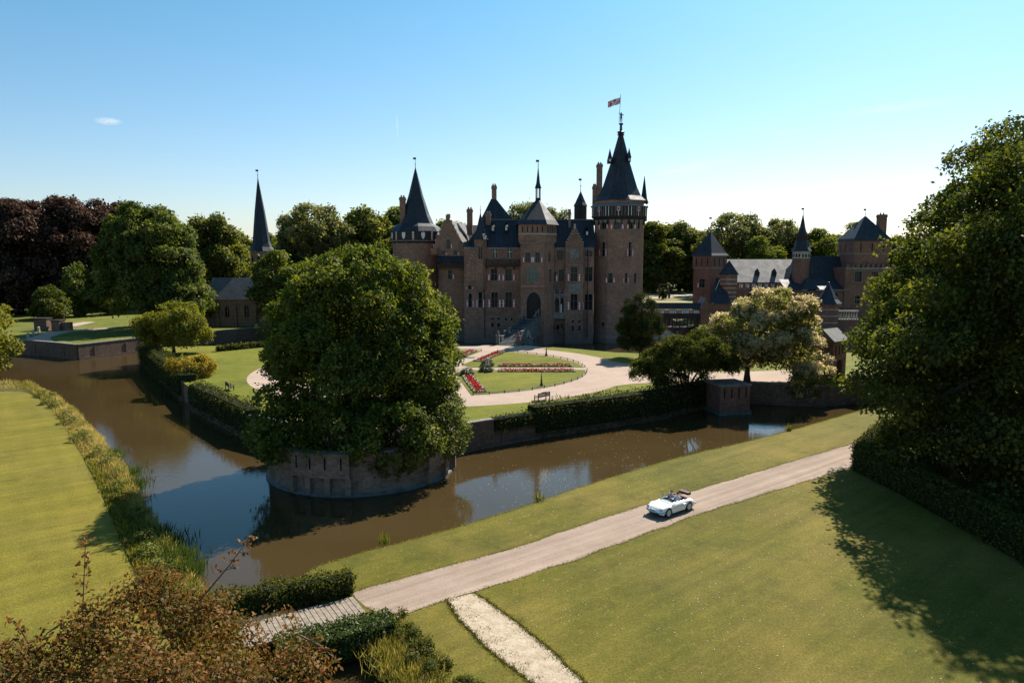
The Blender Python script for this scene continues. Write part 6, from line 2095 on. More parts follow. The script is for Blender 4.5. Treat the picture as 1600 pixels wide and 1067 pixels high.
# copper bush in the foreground, seen from above
def near_tree():
    base = (-8.6, 12.2, -0.1)
    L = [(-3.4, 1.6, 7.5, 1.5, 1.8, 1.9), (-1.0, 1.8, 8.1, 1.7, 1.8, 2.0), (.6, 2.4, 8.9, 1.9, 1.8, 1.8), (2.4, 2.2, 8.7, 1.6, 1.6, 1.7), (3.5, 1.0, 7.9, 1.4, 1.4, 1.6), (1.2, .8, 8.2, 2.2, 1.6, 2.0), (-1.8, .6, 7.9, 2.2, 1.6, 2.1)]
    o = tree('copper_beech', base, L, 72000, 0.092, 'leaf_copper_near', 'copper leaved young beech seen from above at the bottom left corner', group=None, trunk_r=.2, spray=18, sub=.55, spray_r=.36, seed=71, wl=.62, nl=14, bark='bark_red', inner=.12, flat=1.0, fray=2.2)
    shoots = [((130, 1010), (134, 836), 14.6), ((330, 915), (392, 836), 14.6), ((40, 1000), (10, 962), 14.6), ((250, 965), (262, 905), 14.8), ((480, 1000), (525, 1030), 13.2), ((160, 960), (215, 930), 14.8), ((90, 980), (60, 1010), 14.4)]
    for k, (a, c, Y) in enumerate(shoots):
        A, C_ = P(a[0], a[1], Y), P(c[0], c[1], Y + (.25 if k % 2 else -.2))
        A = A + (A - C_) * .25
        m_ = A.lerp(C_, .5) + Vector((random.uniform(-.08, .08), 0, .03))
        b = MB(); b.tube([A, m_, C_], [.022, .014, .006], 5)
        pts, nn, tt = [], [], []
        d = (C_ - A)
        nside = max(3, int(d.length / .22))
        for q in range(nside):
            s0 = A.lerp(m_, q / nside * 2) if q / nside < .5 else m_.lerp(C_, q / nside * 2 - 1)
            if q / nside < .3: continue
            for sd in (-1, 1):
                ln = random.uniform(.14, .42) * (1.15 - q / nside)
                e = s0 + Vector((sd * ln * .9, random.uniform(-.1, .1), ln * random.uniform(.15, .6)))
                b.tube([s0, e], [.008, .004], 4)
                for w in range(random.randint(5, 9)):
                    r_ = s0.lerp(e, random.uniform(.35, 1.05))
                    pts.append([r_.x + random.gauss(0, .02), r_.y + random.gauss(0, .02), r_.z + random.gauss(0, .02)])
        for w in range(12):
            pts.append(list(C_ + Vector((random.gauss(0, .05), random.gauss(0, .05), random.gauss(-.05, .06)))))
        o2 = b.build('shoot', MAT['bark_red'], o)
        K_ = len(pts)
        leaf_object('leaves', np.array(pts), rand_dirs(K_, .5), rand_dirs(K_, -.1), RNG.uniform(.07, .13, K_), .06, RNG.uniform(.45, 1.0, K_), MAT['leaf_copper_near'], o2)
    return o
near_tree()

# ------------------------------------------------------------------ hedges, ivy, reeds
def box_scatter(quads, dens, leaf, mat, name, parent, jitter=.1, up=.2, tone=.5, wl=.6, hang=0.0, seed=3):
    """leaves spread over four cornered faces (corner, edge, edge)"""
    rg = np.random.default_rng(seed)
    P_, N_ = [], []
    for a, e, f in quads:
        a, e, f = np.array(a, float), np.array(e, float), np.array(f, float)
        nrm = np.cross(e, f); A = np.linalg.norm(nrm); nrm = nrm / max(A, 1e-9)
        k = max(1, int(A * dens))
        u = rg.random((k, 2))
        q = a + u[:, :1] * e + u[:, 1:] * f
        lump = np.sin(q[:, 0] * 2.1 + q[:, 1] * 1.3) + np.sin(q[:, 1] * 2.7 - q[:, 0] * .8 + q[:, 2] * 3.1) + np.sin(q[:, 2] * 4.3 + q[:, 0] * 3.3)
        q = q + nrm * (jitter * (rg.normal(size=(k, 1)) * .7 + lump[:, None] * .55))
        P_.append(q); N_.append(np.tile(nrm, (k, 1)))
    p, n = np.vstack(P_), np.vstack(N_)
    k = len(p)
    r = norm_(rg.normal(size=(k, 3)))
    nn = norm_(n * .8 + r * .8 + np.array([0, 0, up]))
    t = norm_(norm_(rg.normal(size=(k, 3))) + n * .3 + np.array([0, 0, .2 - hang]))
    L = leaf * rg.uniform(.6, 1.4, k)
    return leaf_object(name, p, nn, t, L, L * wl, rg.normal(tone, .2, k), MAT[mat], parent)

def hedge(pts, w, z0, z1, label, mat='leaf_hedge', dens=60, leaf=.13, cat='hedge', group=None, jitter=.08, name='hedge', hang=0, seed=3, taper=0.0):
    pts = [(p[0], p[1]) for p in pts]
    o = empty(name, (pts[0][0], pts[0][1], z0), label, cat, group)
    b = MB()
    Q = []
    for i, (a, c) in enumerate(zip(pts, pts[1:])):
        f_ = Frame(a, c)
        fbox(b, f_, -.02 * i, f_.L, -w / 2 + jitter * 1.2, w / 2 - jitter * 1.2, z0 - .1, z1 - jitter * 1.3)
        T_ = Vector((f_.t[0], f_.t[1], 0)) * f_.L
        Nn = Vector((f_.n[0], f_.n[1], 0))
        z = Vector((0, 0, z1 - z0))
        A = Vector((*a, z0))
        Q.append((A + Nn * w / 2, T_, z)); Q.append((A - Nn * w / 2 + T_, -T_, z))
        Q.append((A + Nn * w / 2 + z, T_, -Nn * w))
        Q.append((A - Nn * w / 2, Nn * w, z)) if i == 0 else None
        if i == len(pts) - 2: Q.append((A + T_ + Nn * w / 2, -Nn * w, z))
    Q = [q for q in Q if q is not None]
    b.build('dark_core', MAT['core'], o)  # solid dark box behind the leaves, painted as the shaded inside
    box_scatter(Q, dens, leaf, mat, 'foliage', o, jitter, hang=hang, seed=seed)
    return o

# beech hedge below the maples
hp = [G(1334, 737, 0), G(1400, 770, 0), G(1500, 826, 0), G(1640, 906, 0)]
off_ = Vector((.75, .55, 0))
hedge([(q + off_).to_tuple()[:2] for q in hp], 1.5, 0, 2.1, 'clipped beech hedge under the dark maples beside the road', dens=70, leaf=.17, jitter=.1, seed=81)
hp = [G(1334, 735, 0), G(1352, 690, 0), G(1420, 672, 0)]
hedge([(hp[0].x + .9, hp[0].y + .7), (hp[1].x + 2.0, hp[1].y), (hp[2].x + 3, hp[2].y + 2)], 1.4, 0, 2.05, 'short return of the beech hedge along the road, with sunlit top', dens=60, leaf=.17, jitter=.1, seed=82)
# hedges on both sides of the plank bridge
h0, h1, h2 = G(549, 893, 1.15), G(450, 911, 1.15), G(325, 936, 1.15)
hedge([(h0.x, h0.y), (h1.x, h1.y), (h2.x, h2.y)], .95, .0, 1.2, 'pale green leafy hedge along the far side of the plank bridge', 'leaf_hedge', 170, .15, jitter=.14, seed=83)
n0, n1 = G(603, 944, .95), G(425, 984, .95)
nd = (n1 - n0).normalized(); nq = Vector((-nd.y, nd.x, 0)) * 1.0
if nq.y > 0: nq = -nq
n0 = n0 + nq; n1 = n1 + nq
hedge([(n0.x, n0.y), (n1.x, n1.y)], 1.5, -.5, .85, 'thick dark laurel hedge on the near side of the plank bridge', 'leaf_laurel', 170, .14, jitter=.1, seed=84)
# ivy over the moat walls
def ivy_run(pts, z1, h, label, seed, drop=2.3, w=1.0, dens=34, n_in=.3, leaf=.2):
    pts = [(p[0], p[1]) for p in pts]
    o = empty('ivy_hedge', (pts[0][0], pts[0][1], z1), label, 'hedge')
    b, Q = MB(), []
    for a, c in zip(pts, pts[1:]):
        f_ = Frame(a, c)
        T_ = Vector((f_.t[0], f_.t[1], 0)) * f_.L; Nn = Vector((f_.n[0], f_.n[1], 0)); A = Vector((*a, 0))
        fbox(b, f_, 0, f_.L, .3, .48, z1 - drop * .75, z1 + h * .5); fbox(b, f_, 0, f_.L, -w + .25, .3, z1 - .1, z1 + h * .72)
        Z0, Z1 = Vector((0, 0, z1 - drop)), Vector((0, 0, z1 + h))
        Q += [(A + Nn * .58 + Z0, T_, Vector((0, 0, drop + h * .85))), (A + Nn * .5 + Z1, T_, -Nn * (w + .3)), (A - Nn * w + Vector((0, 0, z1)) + T_, -T_, Vector((0, 0, h)))]
    b.build('dark_core', MAT['core'], o)  # solid dark boxes whose colour stands for shade behind the ivy
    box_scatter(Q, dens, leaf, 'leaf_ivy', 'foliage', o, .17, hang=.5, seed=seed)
    return o
q = [Vector((*rw[2], 0)).lerp(Vector((*rw[3], 0)), .02), Vector((*rw[3], 0)), Vector((*rw[4], 0))]
qq = Vector((*rw[1], 0)).lerp(Vector((*rw[2], 0)), .35)
ivy_run([(qq.x, qq.y), (q[0].x, q[0].y)], IZ, .5, 'thin trailing ivy on the moat wall beside the bastion', 91, 1.2, .6, 30)
ivy_run([(v.x, v.y) for v in q], IZ, 1.15, 'long ivy hedge with sunlit top hanging over the moat wall', 92, 2.4, 1.5)
ivy_run(lw[2:4], IZ, 1.0, 'ivy hedge between the wall turret and the chestnut', 93, 2.3, 1.3)
ivy_run(lw[0:2], IZ, 1.25, 'tall ivy hedge in front of the golden shrub', 94, 2.4, 1.8)
g_ = [G(340, 549, IZ), G(432, 540, IZ)]
hedge([(v.x, v.y) for v in g_], 1.0, IZ, IZ + .9, 'low clipped dark hedge at the back edge of the left garden lawn', dens=24, leaf=.3, seed=95)
b1 = P(1251, 515, 174); b2 = P(1277, 515, 174)
hedge([(b1.x, 174), (b2.x, 174)], 2.0, IZ, IZ + 4.2, 'big square clipped hedge in front of the gatehouse wing', dens=16, leaf=.4, jitter=.12, seed=96)

def blades(pp, h, w, lean, mat, tone, name, label=None, cat=None, spread=.25, parent=None, seed=5):
    rg = np.random.default_rng(seed)
    k = len(pp)
    t = np.column_stack([rg.normal(lean[0], spread, k), rg.normal(lean[1], spread, k), np.ones(k)])
    n = norm_(rg.normal(size=(k, 3)) * np.array([1, 1, .2]))
    H = h * rg.uniform(.5, 1.3, k)
    o = leaf_object(name, pp, n, t, H, w * rg.uniform(.7, 1.4, k), tone, MAT[mat], parent, fold=.06, kind='stuff')
    if label: tag(o, label, cat)
    return o
def resample(line, n):
    line = np.array([(p[0], p[1]) for p in line]); d = np.concatenate([[0], np.cumsum(np.linalg.norm(np.diff(line, axis=0), axis=1))])
    s = np.linspace(0, d[-1], n)
    return np.column_stack([np.interp(s, d, line[:, 0]), np.interp(s, d, line[:, 1])])
A_ = resample(smooth_line([(p.x, p.y) for p in lawn_line], 2), 400)
B_ = resample(bank_line, 400)
K_ = 34000
# more blades per metre near the camera
w_ = np.linspace(.45, 1.6, 400); w_ /= w_.sum()
ii = RNG.choice(400, K_, p=w_)
u = RNG.random(K_)
pp = np.column_stack([A_[ii] * (1 - u[:, None]) + B_[ii] * (u[:, None] + .02), np.full(K_, -.12)])
pp[:, 0] += RNG.normal(0, .1, K_) ; pp[:, 1] += RNG.normal(0, .12, K_)
cl = np.sin(pp[:, 1] * .55 + 1) * .5 + np.sin(pp[:, 1] * 1.7 + pp[:, 0] * 2.2) * .5
hh = (.62 + .32 * cl) * (0.65 + .7 * u * (1.25 - u)) 
tone = np.clip(.52 + .24 * np.sin(pp[:, 1] * .8 + pp[:, 0]) + RNG.normal(0, .2, K_), 0, 1)
tone = np.where(pp[:, 1] > 62, tone + .25, tone)
blades(pp, hh * .95, .055, (.12, -.05), 'reed', tone, 'bank_grass', 'tall mixed grass and reeds along the bank of the left lawn', 'grass', spread=.42, seed=101)
rg_ = np.random.default_rng(9)
bl_ = []
for q_i in range(26):
    ii_ = int(40 + 350 * (q_i + rg_.random()) / 26); f_ = rg_.uniform(.25, .8)
    x_, y_ = A_[ii_] * (1 - f_) + B_[ii_] * f_
    bl_.append((x_, y_, .12, rg_.uniform(.4, .9), rg_.uniform(.6, 1.2), rg_.uniform(.35, .6)))
tag(leaf_object('bank_herbs', *crown(bl_, 22000, .12, spray=14, sub=.35, spray_r=.25, seed=77, up=.8), MAT['leaf_catalpa'], None, kind='stuff'), 'low bushy yellow green herbs among the reeds of the left bank', 'herbs')
cent = [(G(x, y, -.4), r, n) for x, y, r, n in ((196, 745, .8, 500), (205, 765, .7, 400), (252, 858, .9, 900), (268, 880, .8, 900), (285, 900, .7, 800), (240, 840, .6, 400), (175, 715, .6, 250))]
pq = np.vstack([np.column_stack([c.x + RNG.normal(0, r * .7, n), c.y + RNG.normal(0, r, n), np.full(n, -.6)]) for c, r, n in cent])
blades(pq, 1.1, .06, (.16, -.1), 'iris', RNG.random(len(pq)), 'water_iris', 'dark sword shaped iris leaves standing in the water by the left bank', 'plant', seed=102)
# reeds beside the plank bridge at the bottom
k = 9000
a_, c_ = G(600, 985, -.3), G(690, 1067, -.1)
s_r = RNG.random(k); 
pp = np.column_stack([a_.x + (c_.x - a_.x) * s_r + RNG.normal(-.45, .55, k), a_.y + (c_.y - a_.y) * s_r * 1.25 + RNG.normal(0, .3, k), np.full(k, -.3)])
blades(pp, .8, .045, (.05, 0), 'reed', RNG.normal(.5, .24, k), 'ditch_reeds', 'tall green and straw reeds in the ditch beside the laurel hedge', 'reeds', spread=.5, seed=103)
bl_ = [(a_.x + (c_.x - a_.x) * t_ + .1, a_.y + (c_.y - a_.y) * t_, .05, .8, .8, .55) for t_ in (0.0, .3, .6, .9, 1.3)]
tag(leaf_object('ditch_herbs', *crown(bl_, 14000, .10, spray=14, sub=.35, spray_r=.22, seed=78, up=.8), MAT['leaf_hedge'], None, kind='stuff'), 'rounded leafy undergrowth among the ditch reeds beside the laurel hedge', 'herbs')
# ragged grass along the moat edge of the foreground lawn
E_ = resample(near_edge[1:], 900)
k = 6000
ii = RNG.integers(0, 900, k)
pp = np.column_stack([E_[ii] + RNG.normal(0, .08, (k, 2)), np.full(k, -.06)])
blades(pp, .16, .03, (0, 0), 'reed', RNG.normal(.4, .2, k), 'edge_grass', 'ragged uncut grass at the water edge of the front lawn', 'grass', spread=.5, seed=104)
cl = [G(x, y, -.1) for x, y in ((842, 783), (602, 851), (1232, 674))]
pp = np.vstack([np.column_stack([c.x + RNG.normal(0, .16, 60), c.y + RNG.normal(0, .16, 60), np.full(60, -.1)]) for c in cl])
blades(pp, .8, .05, (0, 0), 'reed', RNG.normal(.3, .2, len(pp)), 'edge_weeds', 'few taller weeds standing at the moat edge of the front lawn', 'weeds', seed=105)

for nm, line, seed_, lab in (('verge_grass', road_up, 111, 'ragged grass fringe along the far edge of the road'), ('verge_grass', road_dn, 112, 'ragged grass fringe along the near edge of the road'), ('verge_grass', trk_a, 113, 'grass creeping over the right edge of the sand track'), ('verge_grass', trk_b, 114, 'grass creeping over the left edge of the sand track')):
    rg_ = np.random.default_rng(seed_)
    E2 = resample(line, 1500)
    k = 5000
    ii = rg_.integers(0, 1500, k)
    pp = np.column_stack([E2[ii] + rg_.normal(0, .07, (k, 2)) * (1 + (np.sin(ii * .07) > .4)[:, None]), np.full(k, -.01)])
    blades(pp, .09, .025, (0, 0), 'verge', rg_.normal(.45, .22, k), nm, lab, 'grass', spread=.9, seed=seed_)
rg_ = np.random.default_rng(115)
k = 2600
t_, u_ = rg_.random(k), rg_.random(k)
A2, B2 = resample(trk_a, 500), resample(trk_b, 500)
ii = (t_ * 499).astype(int)
pp = A2[ii] * (1 - u_[:, None]) + B2[ii] * u_[:, None]
ok = np.sin(pp[:, 0] * 3.1 + pp[:, 1] * 1.7) + np.sin(pp[:, 1] * 4.7 - pp[:, 0] * 2.2) > .55
pp = np.column_stack([pp[ok], np.full(ok.sum(), .01)])
blades(pp, .07, .03, (0, 0), 'verge', rg_.normal(.45, .2, len(pp)), 'track_weeds', 'sparse weeds growing in the sand track', 'weeds', spread=.9, seed=115)

# ------------------------------------------------------------------ plank bridge
a0, a1 = G(552, 935, 0), G(402, 973, 0)
b0 = G(571, 947, 0)
axd = (Vector(a1) - Vector(a0)); axd.z = 0; Lp = axd.length + 1.2; axd.normalize()
pd = Vector((-axd.y, axd.x, 0))
if pd.y > 0: pd = -pd
wb_ = 2.3
pb = empty('plank_bridge', (a0.x, a0.y, 0), 'narrow grey plank bridge between two hedges over the ditch', 'bridge')
angp = math.atan2(axd.y, axd.x)
n = int(Lp / .27)
for k in range(n):
    c = Vector(a0) + axd * (.27 * (k + .5)) + pd * (wb_ / 2)
    s = MB()
    s.obox((c.x, c.y), angp + random.uniform(-.008, .008), .235, wb_ + random.uniform(-.05, .05), .05 + random.uniform(-.006, .006), .12 + random.uniform(-.006, .006))
    s.build('plank', MAT['timber_grey'], pb)
b = MB()
for o_ in (.25, wb_ / 2, wb_ - .25):
    c = Vector(a0) + axd * (Lp / 2) + pd * o_
    b.obox((c.x, c.y), angp, Lp, .2, -.25, .04)
tag(b.build('beams', MAT['timber'], pb), kind='stuff')
# ------------------------------------------------------------------ the car
MAT['car_white'] = plain('cream_white_car_paint', (0.78, 0.77, 0.73), 0.22, 0.6, var=0.02)
MAT['car_red'] = plain('dark_red_leather', (0.075, 0.018, 0.015), 0.6, 0.3, var=0.2)
MAT['chrome'] = plain('chrome', (0.75, 0.75, 0.76), 0.12, 0.5, metal=1.0, var=0.02)
MAT['hub'] = plain('painted_hubcap', (0.42, 0.42, 0.41), 0.4, 0.5, var=.05)
MAT['rubber'] = plain('tyre_rubber', (0.018, 0.018, 0.018), 0.8, 0.2)
MAT['lamp_glass'] = plain('headlight_glass', (0.35, 0.38, 0.40), 0.08, 0.8, var=.05)
m, nt, out = new_mat('windscreen_glass')
gl = N(nt, 'ShaderNodeBsdfGlossy'); gl.inputs['Roughness'].default_value = .02
tr_ = N(nt, 'ShaderNodeBsdfTransparent'); tr_.inputs['Color'].default_value = (.85, .9, .9, 1)
mx = N(nt, 'ShaderNodeMixShader'); mx.inputs[0].default_value = .12
nt.links.new(tr_.outputs[0], mx.inputs[1]); nt.links.new(gl.outputs[0], mx.inputs[2]); nt.links.new(mx.outputs[0], out.inputs['Surface'])
MAT['screen'] = m
MAT['skin'] = plain('skin', (0.50, 0.30, 0.22), .6, .3, var=.05)

cc = G(1049, 798, 0)
d1, d2 = G(900, 849, 0), G(1150, 766, 0)
hd = math.atan2(d1.y - d2.y, d1.x - d2.x)
car = empty('car', (cc.x, cc.y, .01), 'white vintage open convertible with dark red interior driving along the road', 'car', None, hd)
def part(b, name, mats, parent=None, **kw):
    o = b.build(name, mats, None, **kw)
    o.parent = parent or car
    return o
ST_ = [(1.97, .36, .50, .42, .36), (1.9, .30, .60, .62, .46), (1.72, .24, .70, .75, .62), (1.5, .22, .755, .80, .72), (1.3, .22, .79, .815, .76), (1.05, .22, .82, .825, .77), (.8, .22, .855, .83, .78), (.62, .22, .90, .83, .80),
       (.5, .22, .90, .83, .81), (.2, .22, .89, .83, .82), (-.2, .22, .89, .835, .82), (-.55, .22, .89, .84, .82), (-.72, .22, .90, .84, .82), (-.95, .22, .90, .835, .81), (-1.2, .22, .86, .82, .78), (-1.45, .22, .79, .79, .72), (-1.7, .26, .68, .72, .6), (-1.88, .32, .56, .58, .46), (-1.97, .38, .48, .40, .38)]
WX = (1.22, -1.0)
def section(st):
    x, zb, zt, hw, zf = st
    z0 = zb
    for wx in WX:
        if abs(x - wx) < .35: z0 = max(z0, .31 + math.sqrt(max(0, .36 ** 2 - (x - wx) ** 2)))
    zs = max(z0 + .03, min(.52, (z0 + zt) / 2))
    h = [(hw * .93, z0), (hw, zs), (hw * .97, max(zs + .03, (zs + zf) / 2 + .03)), (hw * .86, max(zs + .05, zf)), (hw * .68, max(zf, zt - .035)), (hw * .4, zt - .01), (0, zt)]
    full = [(x, y, z) for y, z in h] + [(x, -y, z) for y, z in h[-2::-1]]
    return full
ext = []
for a, c in zip(ST_, ST_[1:]):
    ext.append(a)
    nn = max(1, int((a[0] - c[0]) / .09))
    for k in range(1, nn): ext.append(tuple(a[i] + (c[i] - a[i]) * k / nn for i in range(5)))
ext.append(ST_[-1])
b = MB()
secs = [section(s) for s in ext]
for i in range(len(secs) - 1):
    A_2, B_2 = secs[i], secs[i + 1]
    xm_ = (A_2[0][0] + B_2[0][0]) / 2
    for j in range(len(A_2) - 1):
        cock = -.72 < xm_ < .5 and 4 <= j <= 7
        if cock: continue
        b.face([A_2[j], B_2[j], B_2[j + 1], A_2[j + 1]][::-1], 0)
b.face(secs[0]); b.face(secs[-1][::-1])
body = part(b, 'body', [MAT['car_white']], smooth=True)
# dark underside so that the arches read as hollow
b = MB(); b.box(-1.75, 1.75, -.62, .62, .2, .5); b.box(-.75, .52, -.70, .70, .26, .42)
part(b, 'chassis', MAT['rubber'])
b = MB()
b.box(-.74, .55, -.56, .56, .40, .44)
for sy in (-1, 1): b.box(-.74, .52, sy * .58 - .015, sy * .58 + .015, .42, .86)
b.box(-.78, -.74, -.58, .58, .42, .885); b.box(.50, .56, -.58, .58, .42, .88)
part(b, 'interior', MAT['car_red'])
for sy in (-1, 1):
    b = MB(); b.box(-.42, .08, sy * .28 - .22, sy * .28 + .22, .45, .60)
    b.prism([(-.56, sy * .28 - .21), (-.42, sy * .28 - .21), (-.42, sy * .28 + .21), (-.56, sy * .28 + .21)], .55, .98)
    part(b, 'seat', MAT['car_red'])
b = MB(); b.prism([(-.98, -.6), (-.72, -.64), (-.72, .64), (-.98, .6)], .88, .96); b.prism([(-.95, -.5), (-.76, -.56), (-.76, .56), (-.95, .5)], .961, 1.0)
part(b, 'folded_roof', MAT['car_red'])
b = MB(); b.tube([(-1.40, .45, .86), (-1.40, .45, 1.0), (-1.40, -.45, 1.0), (-1.40, -.45, .86)], .015, 5)
b.prism([(-1.62, -.42), (-1.28, -.42), (-1.28, .42), (-1.62, .42)], .98, 1.16)
part(b, 'luggage_case', MAT['car_red'])
b = MB()
fp_ = [(.44, -.66, .89), (.58, -.45, .9), (.62, 0, .905), (.58, .45, .9), (.44, .66, .89)]
tp_ = [(.30, -.60, 1.22), (.40, -.4, 1.25), (.43, 0, 1.26), (.40, .4, 1.25), (.30, .60, 1.22)]
for k in range(4): b.face([fp_[k], fp_[k + 1], tp_[k + 1], tp_[k]])
ws = part(b, 'windscreen', MAT['screen'])
b = MB(); b.tube([fp_[0]] + tp_ + [fp_[4]], .018, 5); b.tube(fp_, .015, 5)
part(b, 'frame', MAT['chrome'], ws)
b = MB()
tor = [(.36 + .06 * math.cos(t) * 0 + .05 * math.sin(t), .3 + .18 * math.cos(t), .86 + .17 * math.sin(t)) for t in [k * math.pi / 6 for k in range(13)]]
b.tube(tor, .014, 5, cap=False); b.tube([(.36, .3, .86), (.6, .3, .78)], .02, 5)
part(b, 'steering_wheel', MAT['rubber'])
for wx in WX:
    for sy in (-1, 1):
        b = MB()
        yc, y1 = sy * .70, sy * .80
        rim_ = [(wx + .33 * math.cos(t), .33 * math.sin(t) + .33) for t in [k * math.pi / 10 for k in range(20)]]
        lo = [(x, sy * .62, z) for x, z in rim_]; hi = [(x, y1, z) for x, z in rim_]
        b.ring(lo, hi) if sy < 0 else b.ring(hi, lo)
        b.face(hi if sy < 0 else hi[::-1])
        w = part(b, 'wheel', MAT['rubber'])
        b = MB()
        r1 = [(wx + .23 * math.cos(t), y1 + sy * .004, .23 * math.sin(t) + .33) for t in [k * math.pi / 8 for k in range(16)]]
        r2 = [(wx + .13 * math.cos(t), y1 + sy * .03, .13 * math.sin(t) + .33) for t in [k * math.pi / 8 for k in range(16)]]
        b.ring(r1, r2); b.face(r2)
        part(b, 'rim', MAT['hub'], w)
for sy in (-1, 1):
    b = MB()
    c = (1.80, sy * .60, .62)
    lp_ = []
    for k, (r, dx) in enumerate(((.105, 0), (.10, .05), (.06, .085))):
        lp_.append([(c[0] + dx, c[1] + r * math.cos(t), c[2] + r * math.sin(t)) for t in [q * math.pi / 6 for q in range(12)]])
    b.ring(lp_[0], lp_[1], 0); b.ring(lp_[1], lp_[2], 1); b.face(lp_[2], 1)
    part(b, 'headlight', [MAT['chrome'], MAT['lamp_glass']])
    b = MB(); b.obox((1.86, sy * .58), 0, .06, .12, .42, .47); part(b, 'indicator', MAT['lamp_glass'])
    b = MB(); b.obox((-1.86, sy * .5), 0, .06, .1, .5, .58); part(b, 'tail_light', MAT['red_paint'])
b = MB(); b.tube([(1.6, .84, .42), (1.9, .66, .42), (2.03, .3, .42), (2.05, 0, .42), (2.03, -.3, .42), (1.9, -.66, .42), (1.6, -.84, .42)], .05, 6)
part(b, 'front_bumper', MAT['chrome'])
b = MB(); b.tube([(-1.7, .8, .42), (-1.95, .55, .42), (-2.05, 0, .42), (-1.95, -.55, .42), (-1.7, -.8, .42)], .05, 6)
part(b, 'rear_bumper', MAT['chrome'])
b = MB(); b.obox((2.055, 0), 0, .02, .5, .30, .40); part(b, 'number_plate', MAT['glass'])
b = MB(); b.tube([(.4, .7, .9), (.42, .8, 1.0)], .01, 5); b.obox((.42, .82), 0, .03, .1, .98, 1.06); part(b, 'wing_mirror', MAT['chrome'])
for sy in (-1, 1):
    b = MB(); b.tube([(-.5, sy * .845, .70), (-.3, sy * .85, .70)], .012, 5); part(b, 'door_handle', MAT['chrome'])
# two people in it
rz = Matrix.Rotation(hd, 4, 'Z')
def cl_(x, y, z):
    v = rz @ Vector((x, y, z)); return (cc.x + v.x, cc.y + v.y, .01 + v.z)
def sitter(name, y, lab, shirt, hair):
    x = -.28
    J = [cl_(x, y, .66), cl_(x - .04, y, .85), cl_(x - .06, y, 1.05), cl_(x - .04, y, 1.15), cl_(x - .02, y, 1.24), cl_(x, y, 1.33)]
    E = [(0, 1), (1, 2), (2, 3), (3, 4), (4, 5)]; Rr = [.15, .14, .15, .06, .095, .08]
    for sd in (-1, 1):
        i = len(J)
        J += [cl_(x - .04, y + sd * .2, 1.05), cl_(x + .12, y + sd * .24, .86), cl_(x + .45, y + sd * .12, .92)]
        E += [(2, i), (i, i + 1), (i + 1, i + 2)]; Rr += [.07, .055, .045]
        k = len(J)
        J += [cl_(x + .12, y + sd * .09, .62), cl_(x + .42, y + sd * .1, .68), cl_(x + .70, y + sd * .1, .50)]
        E += [(0, k), (k, k + 1), (k + 1, k + 2)]; Rr += [.09, .08, .055]
    o = skin_body(name, J, E, Rr, shirt)
    tag(o, lab, 'person', 'people in the white car')
    hp_ = skin_body('head', [cl_(x - .03, y, 1.17), cl_(x - .01, y, 1.27), cl_(x + .02, y, 1.33)], [(0, 1), (1, 2)], [.07, .10, .085], MAT['skin'], o)
    skin_body('hair', [cl_(x - .08, y, 1.24), cl_(x - .05, y, 1.34), cl_(x + .03, y, 1.40)], [(0, 1), (1, 2)], [.085, .105, .07], hair, o)
sitter('person', .28, 'driver with dark hair and white shirt in the open white car', plain('white_shirt', (.7, .68, .66), .8), plain('dark_hair', (.02, .014, .01), .6))
sitter('person', -.28, 'passenger with light brown hair and pale pink top in the open white car', plain('pink_top', (.55, .36, .32), .8), plain('brown_hair', (.16, .085, .045), .6))

# ------------------------------------------------------------------ benches
def bench(c, ang, L, label):
    """ang: direction of the length; the seat opens to its left"""
    o = empty('park_bench', (c[0], c[1], IZ + .015), label, 'bench', 'dark benches on the garden path', ang)
    def pt(b, nm):
        q = b.build(nm, MAT['bench_wood']); q.parent = o; return q
    b = MB()
    for k in range(4): b.box(-L / 2, L / 2, -.22 + .13 * k, -.12 + .13 * k, .42, .46)
    pt(b, 'seat')
    b = MB()
    b.box(-L / 2, L / 2, -.33, -.27, .86, .95); b.box(-L / 2, L / 2, -.31, -.27, .52, .58)
    k = 0
    while -L / 2 + .1 + .11 * k < L / 2 - .08:
        b.box(-L / 2 + .1 + .11 * k, -L / 2 + .155 + .11 * k, -.31, -.28, .58, .86); k += 1
    b.box(-L * .18, L * .18, -.33, -.27, .95, 1.0)
    pt(b, 'backrest')
    for sx in (-1, 1):
        for y0, z1 in ((-.34, .9), (.26, .62)):
            b = MB(); b.box(sx * (L / 2 - .04) - .04, sx * (L / 2 - .04) + .04, y0, y0 + .08, 0, z1); pt(b, 'leg')
        b = MB(); b.box(sx * (L / 2 - .04) - .045, sx * (L / 2 - .04) + .045, -.26, .38, .622, .67); pt(b, 'armrest')
    b = MB(); b.box(-L / 2 + .06, L / 2 - .06, .27, .33, .34, .41); pt(b, 'rail')
    return o
MAT['bench_wood'] = plain('dark_bench_wood', (0.05, 0.035, 0.028), .7, .3, var=.3, scale=6)
e0_, e1_ = G(835.5, 627.8, IZ), G(858.5, 623.4, IZ)
bench(((e0_.x + e1_.x) / 2, (e0_.y + e1_.y) / 2), math.atan2(e1_.y - e0_.y, e1_.x - e0_.x), 1.9, 'dark wooden bench on the near edge of the gravel circle, seen from behind')
q = G(359, 609, IZ)
bench((q.x, q.y), math.atan2(GC[1] - q.y, GC[0] - q.x) - math.pi / 2, 1.7, 'dark wooden bench at the far left of the gravel path beyond the chestnut')

